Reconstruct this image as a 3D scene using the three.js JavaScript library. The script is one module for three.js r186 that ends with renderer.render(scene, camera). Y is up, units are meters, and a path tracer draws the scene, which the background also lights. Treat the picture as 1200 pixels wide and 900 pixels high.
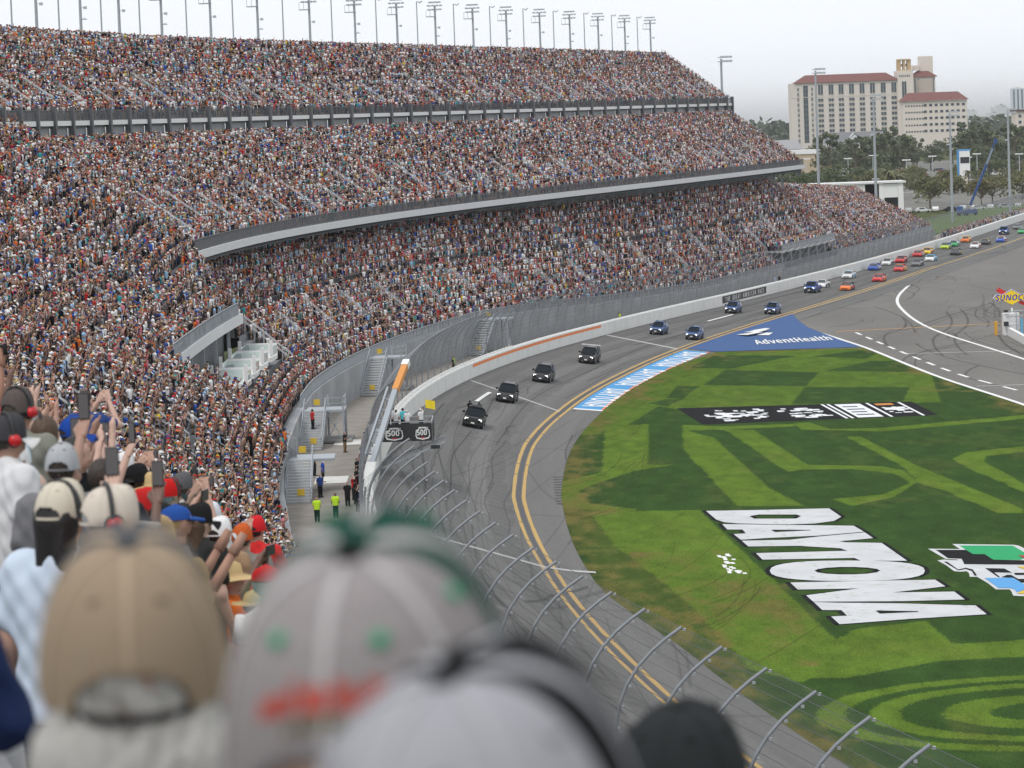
import * as THREE from 'three';
import { mergeGeometries } from 'three/addons/utils/BufferGeometryUtils.js';
import { FontLoader } from 'three/addons/loaders/FontLoader.js';

// ---------- camera, sky, sun, exposure ----------
const scene = new THREE.Scene();
const camera = new THREE.PerspectiveCamera(2 * Math.atan(450 / 4200) * 180 / Math.PI, 4 / 3, 0.3, 12000);
const EYE = 32.2, PITCH = 0.0743, ROLL = 0.036;
camera.position.set(0, EYE, 0);
camera.rotation.order = 'YXZ';
camera.rotation.set(-PITCH, 0, -ROLL);
camera.focus = 210; camera.userData.fStop = 7.5;
camera.updateMatrixWorld();

const renderer = new THREE.WebGLRenderer({ antialias: true });
renderer.toneMapping = THREE.LinearToneMapping;
renderer.toneMappingExposure = 1.12;
renderer.shadowMap.enabled = true;

const sun = new THREE.DirectionalLight(new THREE.Color(1, 0.965, 0.92), 1.4);
sun.position.set(-260, 620, -40); sun.target.position.set(0, 0, -400);
sun.castShadow = true; sun.shadow.radius = 26; sun.shadow.mapSize.set(4096, 4096);
Object.assign(sun.shadow.camera, { left: -700, right: 700, top: 900, bottom: -900, near: 1, far: 2500 });
scene.add(sun, sun.target);

function rng(seed) { let a = seed >>> 0; return () => { a = (a + 0x6d2b79f5) | 0; let t = Math.imul(a ^ (a >>> 15), 1 | a); t = (t + Math.imul(t ^ (t >>> 7), 61 | t)) ^ t; return ((t ^ (t >>> 14)) >>> 0) / 4294967296; }; }
function hash2(x, y) { let h = Math.imul(x, 374761393) ^ Math.imul(y, 668265263); h = Math.imul(h ^ (h >>> 13), 1274126177); return ((h ^ (h >>> 16)) >>> 0) / 4294967296; }
function vnoise(x, y) { const xi = Math.floor(x), yi = Math.floor(y); let u = x - xi, v = y - yi; u = u * u * (3 - 2 * u); v = v * v * (3 - 2 * v); const a = hash2(xi, yi), b = hash2(xi + 1, yi), c = hash2(xi, yi + 1), d = hash2(xi + 1, yi + 1); return a + (b - a) * u + (c - a) * v + (a - b - c + d) * u * v; }
function fbm(x, y, o = 4) { let s = 0, a = 0.5, t = 0; for (let i = 0; i < o; i++) { s += a * vnoise(x, y); t += a; x = x * 2.03 + 17.1; y = y * 2.03 + 5.3; a *= 0.5; } return s / t; }

{ // overcast sky: an even, bright cloud layer with faint structure
  const w = 512, h = 256, data = new Float32Array(w * h * 4);
  for (let j = 0; j < h; j++) for (let i = 0; i < w; i++) {
    const el = (j + 0.5) / h * Math.PI - Math.PI / 2, az = i / w * Math.PI * 2, ce = Math.cos(el);
    const n = fbm(4 + 3 * ce * Math.cos(az) + 9, 4 + 3 * ce * Math.sin(az) + 4 * Math.sin(el), 4) - 0.5;
    const up = Math.max(0, Math.sin(el)), k = 0.925 + 0.05 * Math.sqrt(up) + 0.06 * n;
    const q = (j * w + i) * 4;
    if (el < -0.02) { data[q] = 0.3; data[q + 1] = 0.3; data[q + 2] = 0.29; } else { data[q] = k * 0.955; data[q + 1] = k * 0.985; data[q + 2] = k * 1.03; }
    data[q + 3] = 1;
  }
  const tex = new THREE.DataTexture(data, w, h, THREE.RGBAFormat, THREE.FloatType);
  tex.mapping = THREE.EquirectangularReflectionMapping; tex.magFilter = THREE.LinearFilter; tex.needsUpdate = true;
  scene.background = tex; scene.environment = tex;
}

// ---------- helpers ----------
const V = (x, y, z) => new THREE.Vector3(x, y, z);
const taken = new Map();
function numbered(name) { const n = taken.get(name) || 0; taken.set(name, n + 1); return n ? `${name}_${String(n).padStart(3, '0')}` : name; }
function tag(o, label, category, group, kind) { if (label) o.userData.label = label; if (category) o.userData.category = category; if (group) o.userData.group = group; if (kind) o.userData.kind = kind; return o; }
function sh(m) { m.castShadow = true; m.receiveShadow = true; return m; }
function mesh(name, geo, mat, parent = scene) { const m = sh(new THREE.Mesh(geo, mat)); m.name = parent === scene ? numbered(name) : name; parent.add(m); return m; }
function thing(name, label, category, pos = [0, 0, 0], turn = 0, group) { const o = new THREE.Group(); o.name = numbered(name); o.position.set(...pos); o.rotation.y = turn; scene.add(o); return tag(o, label, category, group); }
function dup(o, pos, turn, label, group) { const c = o.clone(); c.name = numbered(o.name.replace(/_\d{3}$/, '')); c.userData = { ...o.userData }; scene.add(c); if (pos) c.position.set(...pos); if (turn !== undefined) c.rotation.y = turn; if (label) c.userData.label = label; if (group) c.userData.group = group; return c; }
function setting(name, geo, mat, label) { const m = mesh(name, geo, mat); m.userData.kind = 'structure'; if (label) m.userData.label = label; return m; }
const lin = (r, g, b) => new THREE.Color().setRGB(r, g, b);
const css = (c) => new THREE.Color(c);
function mat(color, roughness = 0.8, metalness = 0, extra = {}) { return new THREE.MeshStandardMaterial({ color: Array.isArray(color) ? lin(...color) : css(color), roughness, metalness, ...extra }); }
function matte(color, extra = {}, spec = 0.15) { return new THREE.MeshPhysicalMaterial({ color: Array.isArray(color) ? lin(...color) : css(color), roughness: 0.95, metalness: 0, specularIntensity: spec, ...extra }); }
const two = (m) => { m.side = THREE.DoubleSide; return m; };

class GB { // collects faces, makes one geometry
  constructor() { this.p = []; this.u = []; this.c = []; this.hasC = false; this.col = null; }
  tint(c) { this.col = c; this.hasC = true; return this; }
  tri(a, b, c, ua, ub, uc) { for (const v of [a, b, c]) this.p.push(v.x, v.y, v.z); for (const v of [ua, ub, uc]) this.u.push(v ? v[0] : 0, v ? v[1] : 0); if (this.col) for (let i = 0; i < 3; i++) this.c.push(this.col.r, this.col.g, this.col.b); return this; }
  quad(a, b, c, d, ua, ub, uc, ud) { this.tri(a, b, c, ua, ub, uc); this.tri(a, c, d, ua, uc, ud); return this; }
  hexa(q) { const [a, b, c, d, e, f, g, h] = q; /* bottom abcd, top efgh */ this.quad(a, d, c, b); this.quad(e, f, g, h); this.quad(a, b, f, e); this.quad(b, c, g, f); this.quad(c, d, h, g); this.quad(d, a, e, h); return this; }
  box(x, y, z, w, h, d, ry = 0) { const c = Math.cos(ry), s = Math.sin(ry), P = (i, j, k) => { const lx = i * w / 2, lz = k * d / 2; return V(x + lx * c + lz * s, y + j * h / 2, z - lx * s + lz * c); }; return this.hexa([P(-1, -1, 1), P(1, -1, 1), P(1, -1, -1), P(-1, -1, -1), P(-1, 1, 1), P(1, 1, 1), P(1, 1, -1), P(-1, 1, -1)]); }
  beam(a, b, w, h = w, upv = V(0, 1, 0)) { const d = b.clone().sub(a).normalize(); let s = d.clone().cross(upv); if (s.lengthSq() < 1e-6) s = d.clone().cross(V(1, 0, 0)); s.normalize(); const u = s.clone().cross(d).normalize(); const P = (o, i, j) => o.clone().addScaledVector(s, i * w / 2).addScaledVector(u, j * h / 2); return this.hexa([P(a, -1, -1), P(a, 1, -1), P(b, 1, -1), P(b, -1, -1), P(a, -1, 1), P(a, 1, 1), P(b, 1, 1), P(b, -1, 1)]); }
  rod(a, b, ra, rb = ra, n = 6, caps = true) { const d = b.clone().sub(a); if (d.lengthSq() < 1e-12) return this; d.normalize(); let s = d.clone().cross(Math.abs(d.y) > 0.9 ? V(1, 0, 0) : V(0, 1, 0)).normalize(); const u = s.clone().cross(d); const P = (o, r, i) => { const t = i / n * Math.PI * 2; return o.clone().addScaledVector(s, Math.cos(t) * r).addScaledVector(u, Math.sin(t) * r); }; for (let i = 0; i < n; i++) { this.quad(P(a, ra, i), P(a, ra, i + 1), P(b, rb, i + 1), P(b, rb, i)); if (caps) { this.tri(a, P(a, ra, i + 1), P(a, ra, i)); this.tri(b, P(b, rb, i), P(b, rb, i + 1)); } } return this; }
  path(pts, r, n = 6) { for (let i = 0; i + 1 < pts.length; i++) this.rod(pts[i], pts[i + 1], r, r, n, i === 0 || i === pts.length - 2); return this; }
  poly(pts, y, hole) { const sp = new THREE.Shape(pts.map(([x, z]) => new THREE.Vector2(x, -z))); if (hole && hole.length) sp.holes.push(new THREE.Path(hole.map(([x, z]) => new THREE.Vector2(x, -z)))); const g = new THREE.ShapeGeometry(sp, 8), q = g.attributes.position, ix = g.index; for (let i = 0; i < ix.count; i += 3) { const v = [0, 1, 2].map((k) => { const j = ix.getX(i + k); return V(q.getX(j), y, -q.getY(j)); }); this.tri(v[0], v[1], v[2], [v[0].x, v[0].z], [v[1].x, v[1].z], [v[2].x, v[2].z]); } return this; }
  geo(smooth) { const g = new THREE.BufferGeometry(); g.setAttribute('position', new THREE.Float32BufferAttribute(this.p, 3)); g.setAttribute('uv', new THREE.Float32BufferAttribute(this.u, 2)); if (this.hasC) g.setAttribute('color', new THREE.Float32BufferAttribute(this.c, 3)); if (smooth) smoothNormals(g); else g.computeVertexNormals(); return g; }
  build(name, m, parent = scene, smooth) { return mesh(name, this.geo(smooth), m, parent); }
}
function smoothNormals(g) { // average normals of coincident vertices
  g.computeVertexNormals(); const p = g.attributes.position, n = g.attributes.normal, map = new Map(), key = (i) => `${Math.round(p.getX(i) * 2e3)},${Math.round(p.getY(i) * 2e3)},${Math.round(p.getZ(i) * 2e3)}`;
  for (let i = 0; i < p.count; i++) { const k = key(i); let a = map.get(k); if (!a) map.set(k, a = [0, 0, 0]); a[0] += n.getX(i); a[1] += n.getY(i); a[2] += n.getZ(i); }
  for (let i = 0; i < p.count; i++) { const a = map.get(key(i)), l = Math.hypot(...a) || 1; n.setXYZ(i, a[0] / l, a[1] / l, a[2] / l); }
  return g;
}
function interp(xs, ys) { return (t) => { if (t <= xs[0]) return ys[0]; for (let i = 1; i < xs.length; i++) if (t <= xs[i]) return ys[i - 1] + (ys[i] - ys[i - 1]) * (t - xs[i - 1]) / (xs[i] - xs[i - 1]); return ys[ys.length - 1]; }; }
function naturalSpline(x, y) { const n = x.length, h = [], a = Array(n).fill(0), b = Array(n).fill(1), c = Array(n).fill(0), r = Array(n).fill(0), M = Array(n).fill(0); for (let i = 0; i < n - 1; i++) h.push(x[i + 1] - x[i]); for (let i = 1; i < n - 1; i++) { a[i] = h[i - 1]; b[i] = 2 * (h[i - 1] + h[i]); c[i] = h[i]; r[i] = 6 * ((y[i + 1] - y[i]) / h[i] - (y[i] - y[i - 1]) / h[i - 1]); } for (let i = 1; i < n; i++) { const w = a[i] / b[i - 1]; b[i] -= w * c[i - 1]; r[i] -= w * r[i - 1]; } for (let i = n - 1; i >= 0; i--) M[i] = (r[i] - c[i] * (M[i + 1] || 0)) / b[i]; return (t) => { let i = 0; while (i < n - 2 && t > x[i + 1]) i++; const A = x[i + 1] - t, C = t - x[i], H = h[i]; return M[i] * A ** 3 / 6 / H + M[i + 1] * C ** 3 / 6 / H + (y[i] / H - M[i] * H / 6) * A + (y[i + 1] / H - M[i + 1] * H / 6) * C; }; }

// ---------- the plan: the outer wall of the track, and offsets from it ----------
const CZ = [-69, 0, 69, 113.2, 162.1, 209.3, 255.3, 301.3, 369.8, 437.5, 491, 569.2, 673.9, 782, 918.8, 1092.5];
const CX = [54.4, 37.7, 21.1, 10.7, -0.1, -6.8, -10.2, -11.0, -8.9, 0.1, 12, 34.4, 65, 94.9, 130.4, 176];
const wallX = naturalSpline(CZ, CX);
const wallH = interp([-69, 172.5, 230, 301.3, 369.2, 437, 491, 569.2, 673.9, 782, 1092.5], [4.37, 4.37, 4.31, 3.79, 2.99, 2.3, 1.72, 1.15, 0.69, 0.57, 0.46]);
const turnAt = (s) => Math.atan((wallX(s + 2) - wallX(s - 2)) / 4);             // heading of the wall away from the stand seats near s = 0
function at(s, d, h) { const t = turnAt(s); return V(wallX(s) - d * Math.cos(t), h, -(s + d * Math.sin(t))); }   // d metres behind the wall (towards the seats)
const yellowW = interp([200, 251, 298, 346, 386, 438, 543, 607, 705, 816], [12.5, 12.1, 11.2, 11.7, 12.8, 13.4, 13, 12.9, 11.4, 11.8]);
const edgeW = interp([150, 187, 212, 240, 266, 302, 338, 382, 436, 483, 560, 1090], [17.7, 17.3, 16.9, 15, 14.8, 14.8, 15.6, 16.8, 17.2, 17.6, 17, 16]);
function trackH(s, w) { const y = yellowW(s), e = edgeW(s); return w < y ? wallH(s) + (0.4 - wallH(s)) * w / y : 0.012 + 0.388 * Math.max(0, 1 - (w - y) / (e - y)); }
const onTrack = (s, w, up = 0) => at(s, -w, trackH(s, w) + up);
function sweep(gb, rows, s0, s1, ds, uvScale = 1) { // rows: functions s -> [d, h]; a surface through them along the wall
  const n = Math.max(1, Math.round((s1 - s0) / ds));
  for (let i = 0; i < n; i++) { const a = s0 + (s1 - s0) * i / n, b = s0 + (s1 - s0) * (i + 1) / n; let acc = 0; for (let j = 0; j + 1 < rows.length; j++) { const p = rows[j](a), q = rows[j + 1](a), r = rows[j](b), t = rows[j + 1](b), l = Math.hypot(q[0] - p[0], q[1] - p[1]); gb.quad(at(a, ...p), at(a, ...q), at(b, ...t), at(b, ...r), [a * uvScale, acc * uvScale], [a * uvScale, (acc + l) * uvScale], [b * uvScale, (acc + l) * uvScale], [b * uvScale, acc * uvScale]); acc += l; } }
  return gb;
}
function canvas(w, h) { const c = document.createElement('canvas'); c.width = w; c.height = h; return c; }
function canvasTex(c, repeat) { const t = new THREE.CanvasTexture(c); t.colorSpace = THREE.SRGBColorSpace; t.magFilter = THREE.LinearFilter; if (repeat) { t.wrapS = t.wrapT = THREE.RepeatWrapping; t.repeat.set(...repeat); } return t; }
function noiseTex(size, f, srgb = true) { const d = new Uint8Array(size * size * 4); for (let j = 0; j < size; j++) for (let i = 0; i < size; i++) { const c = f(i, j, size); const q = (j * size + i) * 4; d[q] = c[0]; d[q + 1] = c[1]; d[q + 2] = c[2]; d[q + 3] = c[3] ?? 255; } const t = new THREE.DataTexture(d, size, size); t.wrapS = t.wrapT = THREE.RepeatWrapping; t.magFilter = THREE.LinearFilter; if (srgb) t.colorSpace = THREE.SRGBColorSpace; t.needsUpdate = true; return t; }
const clamp = (x, a, b) => Math.max(a, Math.min(b, x));
function tileNoise(i, j, size, cells, o = 3) { let s = 0, a = 0.5, t = 0; for (let k = 0; k < o; k++) { const c = cells << k, x = i / size * c, y = j / size * c, xi = Math.floor(x), yi = Math.floor(y); let u = x - xi, v = y - yi; u = u * u * (3 - 2 * u); v = v * v * (3 - 2 * v); const H = (p, q) => hash2((p % c) + k * 91, (q % c) + k * 37); s += a * (H(xi, yi) * (1 - u) * (1 - v) + H(xi + 1, yi) * u * (1 - v) + H(xi, yi + 1) * (1 - u) * v + H(xi + 1, yi + 1) * u * v); t += a; a *= 0.5; } return s / t; }
const inFrame = (p, m = 0.12) => { const q = p.clone().project(camera); return q.z < 1 && q.z > -1 && Math.abs(q.x) < 1 + m && Math.abs(q.y) < 1 + m; };
// ---------- measured ground paint, metres (x, z) ----------
const LET=[[[[15.26,-287.19],[19.85,-286.44],[25.05,-285.85],[25.44,-279.63],[24.64,-277.02],[23.04,-275.77],[20.96,-275.74],[17.22,-277.63],[16.19,-278.84],[15.71,-280.79]],[[18.64,-282.29],[18.83,-280.68],[21.78,-279.73],[22.21,-281.13],[21.97,-282.12],[19.3,-282.99]]],[[[15.97,-277.59],[21.03,-275.37],[25.81,-273.33],[26.18,-269.21],[22.67,-267.8],[18.47,-267.45],[16.71,-266.93],[16.42,-270.74],[17.36,-270.87],[17.28,-273.44],[16.13,-273.88]],[[19.61,-272.36],[22.18,-271.47],[19.77,-271.21]]],[[[16.74,-266.35],[20.27,-265.84],[22.62,-267.24],[26.2,-268.79],[26.44,-265],[23.8,-263.79],[25.5,-260.89],[24.02,-259.14],[20.62,-261.97],[16.99,-262.67]],[]],[[[17.26,-258.54],[23.86,-257.96],[23.5,-259.53],[23.11,-263.52],[26.74,-261.94],[27.4,-251.06],[24.24,-251.99],[23.95,-253.7],[17.45,-254.63]],[]],[[[27.98,-245.32],[27.69,-243.73],[27.25,-242.69],[26.64,-241.92],[25.86,-241.4],[24.93,-241.13],[23.81,-241.12],[22.26,-241.45],[20.72,-241.98],[19.65,-242.61],[18.8,-243.38],[18.15,-244.31],[17.71,-245.38],[17.48,-246.62],[17.5,-248.31],[17.73,-249.95],[18.14,-251.06],[18.74,-251.89],[19.54,-252.45],[20.51,-252.75],[21.69,-252.76],[23.31,-252.4],[24.9,-251.82],[26,-251.15],[26.85,-250.33],[27.49,-249.35],[27.89,-248.24],[28.07,-246.98]],[[24.78,-246.23],[24.5,-245.5],[23.88,-245.03],[23.05,-244.91],[22.16,-245.16],[21.38,-245.74],[20.88,-246.53],[20.75,-247.38],[21.02,-248.12],[21.64,-248.6],[22.49,-248.73],[23.39,-248.47],[24.17,-247.88],[24.67,-247.08]]],[[[18.4,-241.71],[22.36,-241.28],[28.1,-240.49],[28.36,-236.97],[24.62,-234.89],[28.61,-234.25],[28.8,-230.31],[24.65,-230.62],[19.11,-231.85],[18.92,-235.04],[22.67,-237.49],[18.61,-238.02]],[]],[[[19.13,-231.66],[20.53,-230.98],[24.54,-229.6],[29.12,-227.36],[29.27,-223.3],[24.55,-222.5],[19.83,-221.26],[19.63,-224.81],[20.65,-224.84],[20.53,-227.46],[19.34,-227.84]],[[22.84,-226.44],[25.06,-225.56],[22.94,-225.41]]],];
const LOGO=[['white',[[29.64,-257.56],[31.84,-256.65],[31.68,-259.8],[35.91,-258],[36.19,-257.39],[36.67,-252.68],[33.37,-230.42],[32.09,-231.39],[32.28,-233.66],[32.27,-234.43],[31.41,-234.66],[31.32,-237.81],[31.04,-241.24],[30.56,-241.37],[30.76,-243.37],[30.74,-244.3],[30.26,-244.21],[29.9,-244.63],[29.77,-247.87],[29.49,-250.74],[29.99,-251.09],[30.86,-250.35],[30.92,-250.82],[30.15,-251.39]]],['green',[[32.05,-258.75],[35.78,-257.52],[35.99,-253.88],[36.39,-250.78],[35.5,-250.06],[35.15,-249.29],[33.33,-249.97],[33.16,-253.22],[32.36,-253.56],[32.19,-256.03]]],['black',[[30.09,-256.66],[32.19,-256.03],[32.36,-253.56],[33.16,-253.22],[33.33,-249.97],[36.07,-248.68],[35.73,-246.38],[31.05,-248.07],[31.25,-251.06],[30.36,-251.67]]],['black',[[29.83,-249.77],[30.06,-249.71],[30.28,-245.36],[30.91,-246.12],[31.25,-245.08],[31.12,-241.89],[30.93,-241.72],[31.08,-244.2],[30.82,-245.44],[30.22,-244.82]]],['black',[[32.16,-245.53],[33.4,-244.93],[33.61,-242.65],[32.45,-243.12],[32.51,-240.6],[32.39,-240.54]]],['black',[[32.58,-240.49],[33.11,-241.56],[33.39,-241.48],[33.54,-239.32],[34.64,-239.01],[34.34,-236.97],[33.49,-237.43],[33.34,-239.92]]],['black',[[33.72,-242.44],[35.1,-242.14],[34.94,-241.04],[33.66,-241.4]]],['blue',[[31.44,-240.36],[33.28,-239.93],[33.51,-236.77],[34.28,-236.55],[34.03,-234.89],[33.15,-233.84],[32.51,-232.75],[32.58,-234.21],[32.4,-234.91],[31.65,-235.2]]],['yellow',[[32.42,-232.14],[33.12,-233.64],[33.88,-233.86],[33.55,-231.62]]],['yellow',[[34.39,-245.68],[35.58,-245.34],[35.24,-243.02],[34.61,-244.36]]],['red',[[35.33,-251.59],[36.47,-251.35],[36.1,-248.82],[35.5,-250.06]]],];
const LT=[[[17.1,-362.5],[19.7,-351.7],[21.5,-303.5],[23.3,-288.3],[17.9,-290.1],[16.1,-341]],[[21.3,-360.1],[24.1,-358.9],[26.4,-321.7],[32.7,-318],[34.2,-313.6],[34.2,-303.7],[30.9,-292.3],[27.1,-287],[25.8,-292.9],[30.2,-294.7],[33.5,-302.8],[33,-311.5],[30,-316.4],[25.5,-317.5],[24.1,-316]],[[32.3,-348.2],[33.7,-347.6],[35.8,-316.9],[39.9,-280.7],[39.5,-277.8],[37.6,-278.4],[35.7,-295.1],[34.2,-302.5],[34.5,-316.1]],[[28.7,-365.4],[30.3,-364.7],[31.6,-356.5],[36.7,-356],[52.1,-364.7],[57.3,-369.6],[56.2,-362.9],[36.3,-352],[28.8,-357]],[[39.5,-322.1],[41.6,-328.2],[47.4,-331.7],[46.6,-326.3],[42.8,-323.6],[41.9,-318.5],[42.7,-299.5],[44.2,-279.3],[43.3,-273.6],[39.9,-312.8]],[[17.4,-367.4],[21.6,-364],[29.4,-364.1],[28.3,-361.2],[21.6,-360],[17.1,-360.9]],[[5.9,-289.8],[14.8,-288.2],[18.9,-216.8],[19.6,-209.6],[15.7,-199.3],[13.2,-204.6],[10.8,-236.5],[7.2,-266.1]],[[3.8,-314.5],[11.1,-327.4],[14.5,-326.1],[10.9,-321.9],[6.4,-310],[5.4,-306],[6,-296.3],[9.7,-290.5],[9.6,-286.7],[3.8,-293.7]],[[9.4,-369.1],[14,-370.2],[12.2,-327],[7.8,-320.7]],[[13.4,-212.1],[19,-214.9],[20.5,-218.9],[25.2,-221.5],[25.8,-211.5],[30,-212.2],[35.2,-212.7],[34.1,-206.1],[24.1,-205.2],[18.2,-200.3],[15.3,-200.9]],];
const DK=[[[22.2,-448.9],[26.7,-470.8],[37,-464],[27.3,-445.3]],[[38.8,-461.4],[45.8,-470.6],[48.5,-467.4],[44.9,-454.3]],[[26.5,-443.2],[37.2,-433.7],[34,-413.1],[22.5,-420]],[[17.3,-403.1],[19.3,-419.3],[22,-418.9],[19,-400.3]],[[33.7,-411.5],[45.2,-406],[41.8,-384],[30.4,-389.1]],[[38.2,-435.7],[45.2,-449.9],[50.6,-447],[48.7,-427.9]],[[15,-396.1],[17.2,-401.1],[19,-400.3],[17,-391.3]],[[5.2,-351.3],[8.4,-357.6],[9.7,-369],[7.9,-323],[4.6,-321.1]],[[3.5,-290.6],[5.9,-291.1],[7.2,-266.1],[10.8,-236.5],[13.2,-204.6],[9.6,-212],[6.3,-237.7],[5.1,-256.5]],];
const GRASS_EDGE = [[17.6,-159.7],[15.4,-174],[13,-189.7],[9.7,-213.7],[7.2,-229.2],[5.3,-242.3],[4,-267.1],[3.7,-290.6],[3.7,-303.8],[4.1,-320.5],[5,-338],[6.7,-360.2],[8.9,-379.8],[12.5,-406.1],[16.5,-432.1],[21.8,-454.8],[27.2,-476.8],[37.6,-476.3],[46.8,-474.7],[50.4,-422.3],[53.9,-376.6],[56.7,-339.8]];
// ---------- materials ----------
const M = {};
const fine = noiseTex(256, (i, j, n) => { const v = 128 + 150 * (tileNoise(i, j, n, 64, 2) - 0.5); return [v, v, v]; }, false);
const grainTex = (base, amp, cells, sat = 0) => noiseTex(256, (i, j, n) => { const a = tileNoise(i, j, n, cells, 4) - 0.5, b = hash2(i + 3, j + 9) - 0.5, k = 1 + amp * a * 2 + amp * 0.5 * b; return base.map((c, q) => clamp(c * k + (q - 1) * sat * a, 0, 255)); });
const rep = (t, x, y = x) => { const c = t.clone(); c.repeat.set(x, y); c.needsUpdate = true; return c; };
const concreteTex = grainTex([150, 150, 147], 0.12, 6);
M.concrete = mat([0.9, 0.9, 0.9], 0.9, 0, { map: rep(concreteTex, 0.12) });
M.steel = mat([0.36, 0.39, 0.42], 0.5, 0.35); M.darkSteel = mat([0.1, 0.105, 0.115], 0.55, 0.3); M.galv = mat([0.47, 0.5, 0.53], 0.45, 0.35);
M.white = mat([0.76, 0.76, 0.75], 0.6); M.black = mat([0.02, 0.02, 0.022], 0.6); M.rail = mat([0.62, 0.64, 0.66], 0.4, 0.3);
M.fascia = mat([0.62, 0.63, 0.64], 0.7); M.yellow = mat([0.62, 0.42, 0.03], 0.6); M.orange = mat([0.8, 0.2, 0.03], 0.6);
M.glass = mat([0.03, 0.04, 0.05], 0.08, 0.0, { envMapIntensity: 1 }); M.tyre = mat([0.018, 0.018, 0.02], 0.85); M.rim = mat([0.3, 0.31, 0.33], 0.35, 0.7);
M.paintWhite = mat([0.72, 0.72, 0.71], 0.75); M.paintYellow = mat([0.45, 0.29, 0.09], 0.85); M.paintBlack = matte([0.015, 0.015, 0.016], {}, 0.1);

// ---------- ground ----------
{ // wide terrain
  const t = grainTex([92, 98, 66], 0.25, 8, 12), g = new THREE.PlaneGeometry(4200, 7600); g.rotateX(-Math.PI / 2); g.translate(400, -0.35, -3300);
  setting('terrain', g, matte([0.75, 0.75, 0.75], { map: rep(t, 160) }, 0.05), 'flat green and brown land reaching to the horizon');
}
{ // asphalt inside the track: pit lane, with skid marks
  const W = 1024, Hh = 2048, X0 = 20, X1 = 150, Z0 = -1000, Z1 = -300, c = canvas(W, Hh), g = c.getContext('2d'), R = rng(5);
  const im = g.createImageData(W, Hh); for (let j = 0; j < Hh; j++) for (let i = 0; i < W; i++) { const x = X0 + (X1 - X0) * i / W, z = Z0 + (Z1 - Z0) * j / Hh, k = 118 + 22 * (fbm(x * 0.12, z * 0.035, 4) - 0.5) + 16 * (hash2(i, j) - 0.5), q = (j * W + i) * 4; im.data[q] = k * 1.01; im.data[q + 1] = k * 0.985; im.data[q + 2] = k * 0.95; im.data[q + 3] = 255; } g.putImageData(im, 0, 0);
  const px = (x) => (x - X0) / (X1 - X0) * W, pz = (z) => (z - Z0) / (Z1 - Z0) * Hh;
  const curve = (pts, wd, al) => { g.strokeStyle = `rgba(28,27,27,${al})`; g.lineWidth = wd; g.beginPath(); g.moveTo(px(pts[0][0]), pz(pts[0][1])); for (let i = 1; i + 1 < pts.length; i++) g.quadraticCurveTo(px(pts[i][0]), pz(pts[i][1]), px((pts[i][0] + pts[i + 1][0]) / 2), pz((pts[i][1] + pts[i + 1][1]) / 2)); g.stroke(); };
  for (let n = 0; n < 90; n++) { const x = 46 + R() * 40, z = -340 - R() * 420, a = R() * 0.5 - 0.1, L = 18 + R() * 70, b = (R() - 0.5) * 10; const pts = [0, 1, 2, 3, 4].map((k) => [x + a * L * k / 4 + b * Math.sin(k * 0.8), z - L * k / 4]); curve(pts, 1.3 + R() * 1.6, 0.16 + R() * 0.3); if (R() < 0.5) curve(pts.map(([p, q]) => [p + 1.6, q]), 1.5, 0.2 + R() * 0.2); }
  for (let n = 0; n < 26; n++) { const x = 56 + R() * 26, z = -430 - R() * 280, r = 4 + R() * 9, t0 = R() * 6, tl = 1.5 + R() * 3; const pts = []; for (let k = 0; k <= 8; k++) pts.push([x + r * Math.cos(t0 + tl * k / 8), z + 2.2 * r * Math.sin(t0 + tl * k / 8)]); curve(pts, 1.2, 0.22); }
  for (const [x0, z0, x1, z1] of [[55, -455, 69, -580], [58, -455, 72, -590], [50, -470, 60, -560]]) curve([[x0, z0], [x0 + 1, z0 - 30], [(x0 + x1) / 2 + 3, (z0 + z1) / 2], [x1, z1]], 2.2, 0.4);
  const gb = new GB(), n = 120; // from under the track edge outwards
  for (let i = 0; i < n; i++) { const a = 120 + 960 * i / n, b = 120 + 960 * (i + 1) / n; const q = [at(a, -13, -0.02), at(b, -13, -0.02), at(b, -150, -0.02), at(a, -150, -0.02)]; gb.quad(...[q[0], q[3], q[2], q[1]].flatMap((v) => [v]), ...[q[0], q[3], q[2], q[1]].map((v) => [(v.x - X0) / (X1 - X0), 1 - (v.z - Z0) / (Z1 - Z0)])); }
  const t = canvasTex(c); t.wrapS = t.wrapT = THREE.MirroredRepeatWrapping;
  setting('pit_lane', gb.geo(), matte([0.88, 0.88, 0.88], { map: t }, 0.3), 'worn grey pit lane asphalt crossed by dark skid marks');
}
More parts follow.
